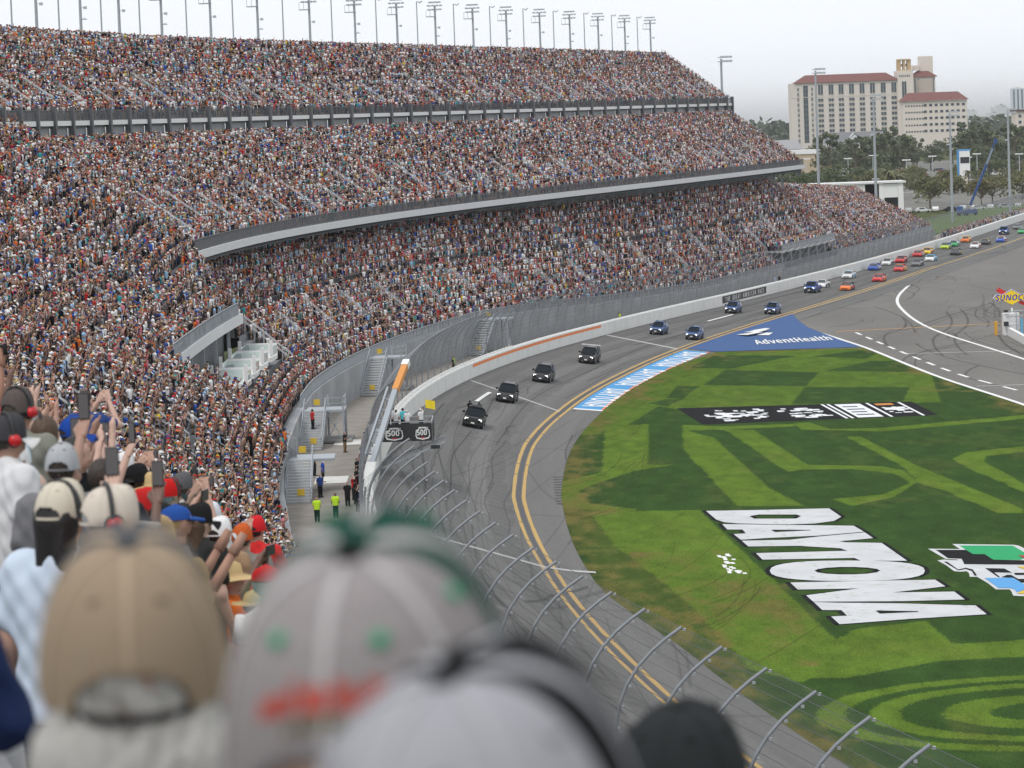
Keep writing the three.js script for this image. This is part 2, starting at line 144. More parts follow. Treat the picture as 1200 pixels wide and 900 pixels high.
{ // racing surface, banked
  const W = 512, Hh = 2048, c = canvas(W, Hh), g = c.getContext('2d'), R = rng(11), S0 = 100, S1 = 1060;
  const im = g.createImageData(W, Hh); for (let j = 0; j < Hh; j++) for (let i = 0; i < W; i++) { const w = i / W * 19, s = S0 + (S1 - S0) * j / Hh, k = 113 + 14 * (fbm(w * 0.5, s * 0.02, 4) - 0.5) + 10 * (vnoise(w * 1.4, s * 0.006 + 40) - 0.5) + 13 * (hash2(i, j + 7) - 0.5), q = (j * W + i) * 4; im.data[q] = k; im.data[q + 1] = k * 0.992; im.data[q + 2] = k * 0.975; im.data[q + 3] = 255; } g.putImageData(im, 0, 0);
  const px = (w) => w / 19 * W, py = (s) => (s - S0) / (S1 - S0) * Hh;
  const line = (pts, wd, al) => { g.strokeStyle = `rgba(24,23,24,${al})`; g.lineWidth = wd; g.beginPath(); pts.forEach(([w, s], i) => (i ? g.lineTo : g.moveTo).call(g, px(w), py(s))); g.stroke(); };
  for (let n = 0; n < 150; n++) { const w = 0.8 + R() * 17, s = 110 + R() * 700, L = 10 + R() * 90, dw = (R() - 0.5) * 5 * (R() < 0.4 ? 2.4 : 0.5); const pts = []; for (let k = 0; k <= 8; k++) pts.push([w + dw * k / 8 + 0.25 * Math.sin(k), s + L * k / 8]); line(pts, 2 + R() * 4, 0.1 + R() * 0.3); if (R() < 0.3) line(pts.map(([a, b]) => [a + 1.55, b]), 3, 0.22); }
  for (let n = 0; n < 14; n++) { const w = 5 + R() * 11, s = 130 + R() * 190; const pts = []; for (let k = 0; k <= 8; k++) pts.push([w + (R() < 0.5 ? 1 : 1) * 0.9 * k, s + 5 * k + k * k * 0.5]); line(pts, 2, 0.1 + R() * 0.15); }
  g.fillStyle = 'rgba(30,29,30,0.10)'; for (const [w, d] of [[2.2, 1.5], [5.2, 1.7], [8.6, 1.8]]) for (let s = 100; s < 1060; s += 3) g.fillRect(px(w + 0.5 * Math.sin(s * 0.011) + 0.25 * (R() - 0.5)), py(s), px(d * (0.8 + 0.4 * R())), 8);
  for (let s = 120; s < 1000; s += 38 + R() * 30) line([[0, s], [19, s + 2]], 0.7, 0.28);
  for (const w of [3.9, 8.1]) line([[w, 100], [w, 1060]], 1.2, 0.28);
  for (let s = 296; s < 318; s += 2.2) line([[14.3, s], [15.1, s + 0.3]], 1.6, 0.5);
  g.fillStyle = 'rgba(150,146,138,0.55)'; for (let n = 0; n < 26; n++) g.fillRect(px(2 + R() * 15), py(120 + R() * 300), 4 + R() * 14, 1 + R() * 2);
  const gb = new GB(), cols = [0, 2.2, 4.4, 6.6, 8.8, 11, 'y', 'm', 'e'];
  for (let s = 100; s < 1060; s += 6) { const ws = (q) => cols.map((k) => (k === 'y' ? yellowW(q) : k === 'e' ? edgeW(q) : k === 'm' ? (yellowW(q) + edgeW(q)) / 2 : k)), A = ws(s), B = ws(s + 6); for (let j = 0; j + 1 < cols.length; j++) { const uv = (q, w) => [w / 19, 1 - (q - S0) / (S1 - S0)]; gb.quad(onTrack(s, A[j]), onTrack(s, A[j + 1]), onTrack(s + 6, B[j + 1]), onTrack(s + 6, B[j]), uv(s, A[j]), uv(s, A[j + 1]), uv(s + 6, B[j + 1]), uv(s + 6, B[j])); } }
  setting('race_track', gb.geo(true), matte([0.86, 0.86, 0.86], { map: canvasTex(c) }, 0.35), 'banked grey asphalt racing surface with tyre marks');
}
function groundH(x, z) { let s = -z, w = 0; for (let k = 0; k < 6; k++) { const t = turnAt(s), p = at(s, 0, 0); w = (x - p.x) * Math.cos(t) + (z - p.z) * Math.sin(t); s += (-(z - p.z)) * Math.cos(t) + (x - p.x) * Math.sin(t); } return w < edgeW(s) ? trackH(s, Math.max(0, w)) : 0; }
function stripe(gb, pts, width, up) { for (let i = 0; i + 1 < pts.length; i++) { const a = V(...pts[i]), b = V(...pts[i + 1]), d = b.clone().sub(a).setY(0).normalize(), n = V(-d.z, 0, d.x).multiplyScalar(width / 2); a.y += up; b.y += up; gb.quad(a.clone().sub(n), b.clone().sub(n), b.clone().add(n), a.clone().add(n)); } return gb; }
const smoothPts = (pts, n = 8) => new THREE.CatmullRomCurve3(pts.map((p) => V(...p)), false, 'centripetal').getPoints(pts.length * n).map((p) => [p.x, p.y, p.z]);
function trackLine(gb, w0, width, s0, s1, ds = 4, up = 0.012) { for (let s = s0; s < s1 - 1e-6; s += ds) { const e = Math.min(s + ds, s1), a = typeof w0 === 'function' ? w0(s) : w0, b = typeof w0 === 'function' ? w0(e) : w0; gb.quad(onTrack(s, a - width / 2, up), onTrack(s, a + width / 2, up), onTrack(e, b + width / 2, up), onTrack(e, b - width / 2, up)); } return gb; }
{
  const R = rng(77), worn = (o, s0, s1) => { const gb = new GB(); for (let s = s0; s < s1; s += 3.2) { const gap = R() < 0.12 ? 0.5 : 0.0, wd = 0.27 + 0.06 * R(); trackLine(gb, (q) => yellowW(q) + o, wd, s, Math.min(s + 3.2 - gap, s1), 3.2, 0.014); } return gb.geo(); };
  setting('yellow_line', worn(-0.42, 110, 700), M.paintYellow, 'outer yellow line painted along the foot of the banking');
  setting('yellow_line', worn(0.42, 110, 1000), M.paintYellow, 'inner yellow line painted along the foot of the banking');
  setting('tar_joint', trackLine(new GB(), (q) => yellowW(q), 0.34, 110, 560, 4, 0.01).geo(), mat([0.06, 0.06, 0.065], 0.8), 'dark joint between the two yellow lines');
  const cross = (a, b, wd) => { const gb = new GB(), n = 12; for (let i = 0; i < n; i++) { const f = (t) => [a[0] + (b[0] - a[0]) * t, a[1] + (b[1] - a[1]) * t], [s0, w0] = f(i / n), [s1, w1] = f((i + 1) / n); gb.quad(onTrack(s0 - wd, w0, 0.02), onTrack(s0 + wd, w0, 0.02), onTrack(s1 + wd, w1, 0.02), onTrack(s1 - wd, w1, 0.02)); } return gb.geo(); };
  const faint = mat([0.42, 0.42, 0.41], 0.85);
  setting('white_line', cross([406, 0.3], [385.5, 12.6], 0.45), faint, 'thin white line across the banking by the orange wall stripe start');
  setting('white_line', cross([495, 0.3], [482, 13], 0.6), faint, 'thin white line across the banking by the orange wall stripe end');
  setting('white_line', cross([252, 1], [250, 15.4], 0.5), faint, 'worn white line across the track below the flag stand');
  for (const [s, w, L] of [[382, 4, 13], [533, 6, 16]]) { const gb = new GB(); trackLine(gb, w, 0.42, s, s + L, 3, 0.02); setting('white_line', gb.geo(), M.paintWhite, 'short white dash painted along the racing lane'); }
  const flat = (pts, y) => smoothPts(pts.map(([x, z]) => [x, y, z]));
  setting('white_line', stripe(new GB(), flat([[46.7, -562.6], [44.4, -552], [43.4, -541], [43.1, -523.5], [45.5, -493.8], [47.1, -474.5], [50.1, -419.7], [53.9, -376.6], [56.4, -338.1], [58, -310]], 0.03), 0.55, 0).geo(), M.paintWhite, 'white line between the pit lane and the grass');
  setting('white_line', stripe(new GB(), flat([[185.6, -1120], [134.2, -929.6], [120.8, -880], [85.6, -712.3], [70.7, -633], [64.3, -592.7], [61.6, -562.6], [60, -511], [63.6, -443.7], [66, -394.8], [68, -350]], 0.0), 0.5, 0).geo(), M.paintWhite, 'long white line curving away along the pit lane entry');
  const dash = [[49, -507.4], [50.8, -462.1], [53.1, -419.6], [56.3, -393.2], [59, -360]], cv = new THREE.CatmullRomCurve3(dash.map(([x, z]) => V(x, 0, z))), gd = new GB();
  for (let k = 0; k < 14; k++) { const a = cv.getPointAt(k / 14), b = cv.getPointAt(k / 14 + 0.038); stripe(gd, [[a.x, 0, a.z], [b.x, 0, b.z]], 0.45, 0); }
  setting('dashed_line', gd.geo(), M.paintWhite, 'dashed white line along the pit lane');
  setting('orange_line', stripe(new GB(), [[46.6, 0, -510.9], [72, 0, -516.8]], 0.9, 0).geo(), mat([0.45, 0.25, 0.08], 0.85), 'orange line across the pit lane entry');
  setting('white_line', stripe(new GB(), [[50.6, 0, -460.7], [64, 0, -459]], 0.6, 0.004).geo(), faint, 'faint white line across the pit lane');
  setting('white_line', stripe(new GB(), [[52.5, 0, -403.8], [66, 0, -403.3]], 0.6, 0.004).geo(), faint, 'faint white line across the near pit lane');
}
// ---------- grass with its mowing pattern ----------
{
  const W = 1536, Hh = 2048, X0 = 0, X1 = 78, Z0 = -492, Z1 = -130, c = canvas(W, Hh), g = c.getContext('2d'), R = rng(21);
  const px = (x) => (x - X0) / (X1 - X0) * W, pz = (z) => (z - Z0) / (Z1 - Z0) * Hh;
  const poly = (pts, fill) => { g.fillStyle = fill; g.beginPath(); pts.forEach(([x, z], i) => (i ? g.lineTo : g.moveTo).call(g, px(x), pz(z))); g.closePath(); g.fill(); };
  const LIGHT = 'rgb(92,117,42)', DARK = 'rgb(55,80,37)', MID = 'rgb(85,110,40)';
  g.fillStyle = DARK; g.fillRect(0, 0, W, Hh);
  poly([[0, -480], [55, -480], [46, -384], [17.8, -387], [16, -392], [10, -360], [0, -360]], MID);
  for (const p of DK.slice(0, 8)) poly(p, DARK); poly(DK[8], 'rgb(74,92,40)'); for (const p of LT) poly(p, LIGHT);
  const ring = (cx, cz, rx, col) => { g.fillStyle = col; g.beginPath(); g.ellipse(px(cx), pz(cz), rx / (X1 - X0) * W, rx / (Z1 - Z0) * Hh, 0, 0, 7); g.fill(); };
  for (const [r, col] of [[13.2, DARK], [12, LIGHT], [10.4, DARK], [9.2, LIGHT], [7.6, DARK], [5.3, LIGHT], [2.8, DARK]]) ring(27.4, -187, r, col);
  const im = g.getImageData(0, 0, W, Hh), D = im.data, src = new Uint8ClampedArray(D);
  const edge = GRASS_EDGE.map(([x, z]) => [x, z]);
  const toEdge = (x, z) => { let m = 99; for (let i = 0; i + 1 < edge.length; i++) { const [ax, az] = edge[i], [bx, bz] = edge[i + 1], dx = bx - ax, dz = bz - az, t = clamp(((x - ax) * dx + (z - az) * dz) / (dx * dx + dz * dz), 0, 1); m = Math.min(m, Math.hypot(x - ax - dx * t, z - az - dz * t)); } return m; };
  const coarse = []; for (let j = 0; j <= 256; j++) for (let i = 0; i <= 128; i++) coarse.push(toEdge(X0 + (X1 - X0) * i / 128, Z0 + (Z1 - Z0) * j / 256));
  for (let j = 0; j < Hh; j++) for (let i = 0; i < W; i++) { const x = X0 + (X1 - X0) * i / W, z = Z0 + (Z1 - Z0) * j / Hh, q = (j * W + i) * 4;
    const n1 = fbm(x * 0.35, z * 0.1 + 50, 4), n2 = fbm(x * 0.9 + 30, z * 0.35, 4), sp = hash2(i, j), e = coarse[Math.floor(j / Hh * 256) * 129 + Math.floor(i / W * 128)];
    // bare, trodden turf in blotches, denser along the worn verge and on the strip by the lettering
    const ji = clamp(Math.round(i + (hash2(i + 5, j) - 0.5) * 6 + (n2 - 0.5) * 7), 0, W - 1), jj = clamp(Math.round(j + (hash2(i, j + 5) - 0.5) * 2.4 + (n1 - 0.5) * 3), 0, Hh - 1), qs = (jj * W + ji) * 4; D[q] = src[qs]; D[q + 1] = src[qs + 1]; D[q + 2] = src[qs + 2];
    let bare = clamp((n1 - 0.6) * 3.2 + (n2 - 0.5) * 1.4, 0, 1) * 0.28 + clamp((n2 * 0.7 + n1 * 0.6 - 0.39 - e * 0.085) * 2.2, 0, 0.8);
    if (x > 8 && x < 19 && z > -262 && z < -205) bare += clamp((n1 * 0.6 + n2 * 0.6 - 0.52) * 2.6, 0, 0.6) * (x < 19 - (z + 288) * 0.02 ? 1 : 0.2);
    bare = clamp(bare, 0, 0.9); const k = 0.78 + 0.3 * n2 + 0.26 * (sp - 0.5);
    D[q] = clamp((D[q] * (1 - bare) + 106 * bare) * k, 0, 255); D[q + 1] = clamp((D[q + 1] * (1 - bare) + 98 * bare) * k, 0, 255); D[q + 2] = clamp((D[q + 2] * (1 - bare) + 54 * bare) * k, 0, 255); }
  g.putImageData(im, 0, 0);
  g.strokeStyle = 'rgba(40,36,24,0.3)'; for (let n = 0; n < 40; n++) { const a = edge[3 + Math.floor(R() * 12)], x = a[0] + R() * 6, z = a[1] + R() * 20 - 10; g.lineWidth = 1 + R() * 1.5; g.beginPath(); g.moveTo(px(x), pz(z)); g.quadraticCurveTo(px(x + 2 + R() * 3), pz(z - 8), px(x + 3 + R() * 5), pz(z - 14 - R() * 16)); g.stroke(); }
  const outline = [...GRASS_EDGE.map(([x, z], i) => [x - (i < 16 ? 0.5 : 0), z]), [76, -250], [76, -140], [22, -140]];
  const gb = new GB().poly(outline, 0.0); const u = gb.u; for (let i = 0; i < u.length; i += 2) { u[i] = (u[i] - X0) / (X1 - X0); u[i + 1] = 1 - (u[i + 1] - Z0) / (Z1 - Z0); }
  setting('infield_grass', gb.geo(), matte([0.95, 0.95, 0.95], { map: canvasTex(c) }, 0.05), 'infield lawn mown into light and dark green shapes with bare patches');
}
// ---------- painted lettering and logos ----------
function outlineOf(pts, w) { const gb = new GB(); return [gb, (y) => { for (let i = 0; i < pts.length; i++) { const [ax, az] = pts[i], [bx, bz] = pts[(i + 1) % pts.length], l = Math.hypot(bx - ax, bz - az) || 1, nx = -(bz - az) / l * w, nz = (bx - ax) / l * w, ex = (bx - ax) / l * w * 0.7, ez = (bz - az) / l * w * 0.7; gb.quad(V(ax - nx - ex, y, az - nz - ez), V(bx - nx + ex, y, bz - nz + ez), V(bx + nx + ex, y, bz + nz + ez), V(ax + nx - ex, y, az + nz - ez)); } return gb; }]; }
{
  const paint = mat([0.74, 0.74, 0.74], 0.9, 0, { map: rep(noiseTex(512, (i, j, n) => { const a = tileNoise(i, j, n, 12, 4), b = hash2(i, j), t = clamp((a - 0.66) * 4 + (b - 0.85) * 1.0, 0, 0.6), k = 0.93 + 0.1 * (tileNoise(j, i, n, 5, 3) - 0.5); return [235 * k * (1 - t) + 110 * t, 237 * k * (1 - t) + 130 * t, 239 * k * (1 - t) + 84 * t]; }), 0.12) });
  const word = thing('painted_lettering', 'huge white DAYTONA lettering with black outline painted on the infield grass', 'lettering');
  word.userData.kind = 'structure';
  LET.forEach(([pts, hole], i) => {
    const [gb, f] = outlineOf(pts, 0.34); f(0.006 + i * 0.0007); if (hole.length) { const [g2, f2] = outlineOf(hole, 0.2); f2(0.0195 + i * 0.0007); g2.build('letter_outline', M.paintBlack, word); }
    gb.build('letter_outline', M.paintBlack, word); new GB().poly(pts, 0.014 + i * 0.0007, hole).build('letter', paint, word);
  });
  const logo = thing('painted_logo', 'green, black, white and blue logo painted on the infield grass beside the lettering', 'logo'); logo.userData.kind = 'structure';
  const LC = { white: paint, green: mat([0.0, 0.3, 0.1], 0.9), black: M.paintBlack, blue: mat([0.08, 0.3, 0.6], 0.9), yellow: mat([0.6, 0.42, 0.02], 0.9), red: mat([0.35, 0.01, 0.02], 0.9) };
  LOGO.forEach(([c, pts], i) => new GB().poly(pts, 0.008 + i * 0.004).build(`${c}_patch`, LC[c], logo));
}
const font = await new FontLoader().loadAsync('fonts/droid/droid_sans_bold.typeface.json');
function textGeo(str, size, frame) { // frame(x, y) -> point; flat lettering
  const gb = new GB(); for (const s of font.generateShapes(str, size)) { const g = new THREE.ShapeGeometry(s, 4), q = g.attributes.position, ix = g.index; for (let i = 0; i < ix.count; i += 3) gb.tri(...[0, 1, 2].map((k) => { const j = ix.getX(i + k); return frame(q.getX(j), q.getY(j)); })); } return gb;
}
const textWidth = (str, size) => { let m = 0; for (const s of font.generateShapes(str, size)) for (const p of s.getPoints(2)) m = Math.max(m, p.x); return m; };
{
  // black banner painted on the lawn
  const B = [[17.8, -388.2], [19.4, -366.9], [43.8, -368], [43.1, -386.1]], ban = thing('painted_banner', 'long black banner with white marks painted across the mown grass', 'banner'); ban.userData.kind = 'structure';
  new GB().poly(B, 0.01).build('black_field', M.paintBlack, ban);
  const P = (u, v) => { const t = [B[0][0] + (B[3][0] - B[0][0]) * u, B[0][1] + (B[3][1] - B[0][1]) * u], b = [B[1][0] + (B[2][0] - B[1][0]) * u, B[1][1] + (B[2][1] - B[1][1]) * u]; return [t[0] + (b[0] - t[0]) * v, t[1] + (b[1] - t[1]) * v]; };
  const R = rng(3), w = mat([0.7, 0.71, 0.73], 0.9), block = (u0, u1, v0, v1, y, m, n) => new GB().poly([P(u0, v0), P(u1, v0), P(u1, v1), P(u0, v1)], y).build(n, m, ban);
  for (const u of [0.61, 0.635, 0.72 + 0.08, 0.935]) block(u, u + 0.012, 0.02, 0.98, 0.014, w, 'white_bar');
  block(0.665, 0.775, 0.05, 0.95, 0.014, w, 'white_panel');
  const marks = new GB(); for (const [u0, u1, v0, v1, n] of [[0.06, 0.17, 0.2, 0.82, 26], [0.2, 0.32, 0.12, 0.75, 24], [0.38, 0.55, 0.18, 0.8, 34], [0.83, 0.91, 0.3, 0.85, 24]]) for (let k = 0; k < n; k++) { const u = u0 + (u1 - u0) * R(), v = v0 + (v1 - v0) * R(), l = 0.014 + 0.035 * R(), h = 0.03 + 0.05 * R(); marks.poly([P(u, v), P(u + l, v), P(u + l, v + h), P(u, v + h)], 0.018 + k * 1e-4); }
  marks.build('white_marks', w, ban); const g2 = new GB(); for (let k = 0; k < 4; k++) { const v = 0.2 + 0.18 * k; g2.poly([P(0.68, v), P(0.745 + 0.01 * (k % 2), v), P(0.745 + 0.01 * (k % 2), v + 0.07), P(0.68, v + 0.07)], 0.019 + k * 1e-4); } g2.build('grey_marks', mat([0.08, 0.08, 0.09], 0.9), ban);
  new GB().poly([P(0.83, 0.08), P(0.905, 0.08), P(0.905, 0.2), P(0.83, 0.2)], 0.019).build('orange_bar', mat([0.55, 0.2, 0.03], 0.9), ban);
  // small white mark near the lettering
  const sm = new GB(), q = [[13.9, -259.4], [15.2, -259.1], [15.7, -247.2], [14.5, -247.5]]; for (let k = 0; k < 34; k++) { const u = R(), v = R(), x = 13.9 + 1.2 * u + 0.6 * v, z = -259.4 + 12 * v; sm.poly([[x, z], [x + 0.28, z], [x + 0.32, z + 0.75], [x + 0.04, z + 0.75]], 0.012 + k * 2e-4); }
  tag(sm.build('painted_mark', M.paintWhite), 'small block of white stencil marks on the grass left of the lettering', null, null, 'structure');
  // blue painted apron corner with white words
  const tri = thing('painted_apron', 'blue painted corner of asphalt with white words where the pit lane begins', 'painted apron'); tri.userData.kind = 'structure';
  const blue = mat([0.03, 0.11, 0.3], 0.85, 0, { map: rep(grainTex([225, 228, 235], 0.1, 12), 0.08) });
  const left = []; for (let s = 484; s <= 556; s += 8) { const p = onTrack(s, yellowW(s) + 0.75); left.push([p.x, p.z]); }
  const gb = new GB(), far = [[43.6, -538.6], [43.5, -523.5], [45.2, -494], [46.6, -476.2]];
  { const poly = [...left, ...far.map((p) => p), [37.6, -476.6], [27.5, -477]]; const sp = new GB().poly(poly, 0), fin = new GB(), split = (a, b, c, n) => { const l = Math.max(a.distanceTo(b), b.distanceTo(c), c.distanceTo(a)); if (l < 3.5 || n > 6) { for (const v of [a, b, c]) v.y = groundH(v.x, v.z) + 0.035; fin.tri(a.clone(), b.clone(), c.clone()); return; } const ab = a.clone().lerp(b, 0.5), bc = b.clone().lerp(c, 0.5), ca = c.clone().lerp(a, 0.5); split(a, ab, ca, n + 1); split(ab, b, bc, n + 1); split(ca, bc, c, n + 1); split(ab.clone(), bc.clone(), ca.clone(), n + 1); }; for (let i = 0; i < sp.p.length; i += 9) split(...[0, 3, 6].map((k) => V(sp.p[i + k], 0, sp.p[i + k + 2])), 0); mesh('blue_field', fin.geo(), blue, tri); }
  const wp = M.paintWhite;
  { const w = textWidth('AdventHealth', 1), G = (x, z) => V(x, groundH(x, z) + 0.07, z); textGeo('AdventHealth', 1, (x, y) => G(33.6 + 10.8 * x / w, -488.5 - y * 9 - x * 0.4)).build('word', wp, tri); }
  const lg = new GB(); for (const [x, z, a, b] of [[32, -507, 3.4, 0.9], [33.4, -512, 3, 1], [34.6, -515.5, 2.4, 0.8], [35, -508, 1.6, 1]]) lg.poly([[x, z], [x + a, z - 4.5], [x + a + b, z - 4], [x + b + 0.6, z + 1.5]], groundH(x, z) + 0.12); lg.build('winged_mark', wp, tri);
  // blue and white lettered strip between the yellow lines and the grass
  const st = thing('painted_strip', 'blue strip with large white letters and orange edge painted along the track apron', 'painted strip'); st.userData.kind = 'structure';
  const A = (s, f, up) => { const y = yellowW(s) + 0.8, e = edgeW(s) - 0.05; return onTrack(s, y + (e - y) * f, up); }, field = new GB(), org = new GB();
  for (let s = 391; s < 481; s += 3) { field.quad(A(s, 0, 0.02), A(s, 0.93, 0.02), A(s + 3, 0.93, 0.02), A(s + 3, 0, 0.02)); org.quad(A(s, 0.93, 0.024), A(s, 1, 0.024), A(s + 3, 1, 0.024), A(s + 3, 0.93, 0.024)); }
  field.build('blue_field', mat([0.05, 0.27, 0.55], 0.85), st); org.build('orange_edge', M.orange, st); new GB().quad(A(389.6, 0, 0.022), A(389.6, 1, 0.022), A(391, 1, 0.022), A(391, 0, 0.022)).build('white_edge', wp, st);
  [['DAYTONA', 394, 419], ['DAYTONA', 424, 449], ['DAYTONA', 454, 479]].forEach(([w, a, b]) => { const tw = textWidth(w, 1); textGeo(w, 1, (x, y) => A(b - (b - a) * x / tw, 0.16 + 0.95 * y * 0.92, 0.032)).build('word', wp, st); });
}
// ---------- outer wall, walkway, catch fence ----------
const WALL_TOP = 1.75;
{
  const wall = thing('safety_wall', 'smooth white barrier wall along the outside of the track', 'wall'), wm = mat([0.84, 0.84, 0.83], 0.55, 0, { map: rep(grainTex([238, 238, 236], 0.05, 8), 0.15) });
  for (let s = 100; s < 1056; s += 8) { const a = s + 0.03, b = s + 7.97; sweep(new GB(), [(q) => [-0.02, wallH(q) - 0.1], (q) => [-0.02, wallH(q) + WALL_TOP - 0.12], (q) => [0.06, wallH(q) + WALL_TOP], (q) => [0.72, wallH(q) + WALL_TOP], (q) => [0.8, wallH(q) + WALL_TOP - 0.08], (q) => [0.8, wallH(q) - 0.1]], a, b, 4).build('wall_panel', wm, wall); }
  sweep(new GB(), [(q) => [-0.045, wallH(q) + 1.18], (q) => [-0.045, wallH(q) + 1.5]], 410, 493, 4).build('orange_stripe', M.orange, wall);
  sweep(new GB(), [(q) => [-0.045, wallH(q) + 0.38], (q) => [-0.045, wallH(q) + 1.5]], 567, 598, 4).build('black_sign', M.black, wall);
  const str = 'THE GREAT AMERICAN RACE', n = str.length; let g = new GB(); for (let i = 0; i < n; i++) if (str[i] !== ' ') { const s0 = 569 + 27.5 * i / n; const l = textGeo(str[i], 0.72, (x, y) => at(s0 + x * 1.3, -0.07, wallH(s0) + 0.58 + y)); g.p.push(...l.p); g.u.push(...l.u); } g.build('sign_lettering', M.white, wall);
  // small white boxes on the coping
  const caps = new GB(); for (let s = 300; s < 440; s += 2.4) { const p = at(s, 0.45, wallH(s) + WALL_TOP + 0.07); caps.box(p.x, p.y, p.z, 0.4, 0.14, 1.5, -turnAt(s)); } caps.build('coping_block', wm, wall);
}
const standFront = interp([200, 240, 345, 460], [5.8, 6.0, 8.7, 8.6]);
setting('walkway', sweep(new GB(), [(q) => [0.7, wallH(q) + 0.004], (q) => [standFront(q) + 3, wallH(q) + 0.004]], 60, 1060, 6, 0.1).geo(), mat([0.95, 0.93, 0.9], 0.95, 0, { map: rep(grainTex([135, 130, 124], 0.14, 8), 1) }), 'grey concrete walkway between the fence and the stand');
{
  const w2 = mat([0.62, 0.61, 0.58], 0.9); for (const [s, d] of [[318, 2.6], [281, 2.4]]) { const gb = new GB(); const a = (u, v) => at(s + u, d + v, wallH(s) + 0.03); gb.quad(a(0, 0), a(5.5, 0), a(5.5, 2.6), a(0, 2.6)); setting('concrete_patch', gb.geo(), w2, 'pale concrete slab let into the walkway'); }
}
const POST = (s, t) => { if (s > 231 && s < 296) t *= 0.36; const pts = [[0.95, 0], [0.95, 1.8], [0.92, 3.4], [0.72, 4.5], [0.3, 5.5], [-0.35, 6.35], [-1.15, 7.0], [-1.95, 7.5]]; const n = pts.length - 1, f = clamp(t, 0, 1) * n, i = Math.min(n - 1, Math.floor(f)), u = f - i; return at(s, pts[i][0] + (pts[i + 1][0] - pts[i][0]) * u, wallH(s) + pts[i][1] + (pts[i + 1][1] - pts[i][1]) * u); };
{
  const fence = thing('catch_fence', 'tall curved steel catch fence of posts, cables and wire mesh along the track wall', 'fence');
  const postSteel = mat([0.24, 0.258, 0.28], 0.5, 0.3); const wire = noiseTex(64, (i, j) => { const a = (i + j) % 32, b = (i - j + 64) % 32, v = a < 3 || b < 3 ? 255 : 0; return [v, v, v]; }, false); wire.minFilter = THREE.LinearFilter;
  const wire2 = noiseTex(64, (i, j) => { const a = (i + j) % 32, b = (i - j + 64) % 32, v = a < 2 || b < 2 ? 255 : 0; return [v, v, v]; }, false), wm = two(mat([0.075, 0.078, 0.082], 0.7, 0.3, { alphaMap: rep(wire, 1), transparent: true })), wmFar = two(mat([0.075, 0.078, 0.082], 0.7, 0.3, { alphaMap: rep(wire2, 1), transparent: true }));
  for (let s = 106.5; s < 1040; s += 5.6) {
    const pts = []; for (let k = 0; k <= 9; k++) pts.push(POST(s, k / 9)); new GB().path(pts, 0.07, 8).build('post', postSteel, fence);
    const e = s + 5.6, gb = new GB(); let acc = 0; for (let k = 1; k < 9; k++) { const a = POST(s, k / 9), b = POST(s, (k + 1) / 9), c = POST(e, (k + 1) / 9), d = POST(e, k / 9), l = a.distanceTo(b); gb.quad(a, d, c, b, [0, acc / 0.16], [35, acc / 0.16], [35, (acc + l) / 0.16], [0, (acc + l) / 0.16]); acc += l; } gb.build('wire_mesh', s < 420 ? wm : wmFar, fence);
    if (s < 210) for (let k = 3; k <= 9; k += 1) { const p = POST(s, k / 9), cl = new GB(); cl.box(p.x + 0.1, p.y - 0.1, p.z, 0.12, 0.09, 0.16); cl.build('cable_clamp', M.galv, fence); }
  }
  for (let k = 1; k <= 12; k++) { const pts = []; for (let s = 106.5; s <= 1036; s += 11.2) { const p = POST(s, 0.16 + 0.83 * k / 12); pts.push(p.setX(p.x + 0.07)); } new GB().path(pts, 0.014, 4).build('cable', k === 3 ? mat([0.12, 0.05, 0.035], 0.7) : M.darkSteel, fence); }
}
// ---------- the stand ----------
const frontH = interp([276, 460, 500, 525, 555, 590, 830], [6.5, 6.2, 5.2, 4.2, 3.5, 2.7, 2.6]);
const rowD = 0.6, rowH = 0.466, topD = 36.5, topFloor = 30.15;                    // the near seating bowl
const bowlFloor = (d) => topFloor - rowH * Math.floor((topD - d) / rowD);
const bowlLift = (s, d) => { const q = clamp((s - 292) / 50, 0, 1), m = q * q * (3 - 2 * q), line = topFloor - rowH * (topD - d) / rowD; return m * (d > 20.1 ? Math.max(0, 20.4 + 0.72 * (d - 20.1) - line) : 2.35 * clamp((d - 15.6) / 4.5, 0, 1)); };
const lowSlope = interp([300, 344, 460, 590, 704, 728, 830], [0.5, 0.85, 0.86, 1.07, 1.07, 0.74, 0.52]);
const TIERS = {
  lower: { s0: 276, s1: 830, d0: (s) => standFront(s) + 0.7, d1: (s) => (s < 344 ? 15.6 : s < 716 ? 23.2 : 27.5), h0: (s) => frontH(s) + 0.15, sl: lowSlope, row: 0.8 },
  middle: { s0: 344, s1: 727, d0: () => 20.1, d1: () => 35.2, h0: () => 20.4, sl: () => 0.72, row: 0.8 },
  upper: { s0: 290, s1: 736, d0: () => 36.4, d1: () => 50.6, h0: () => 33.4, sl: () => 0.73, row: 0.8 },
};
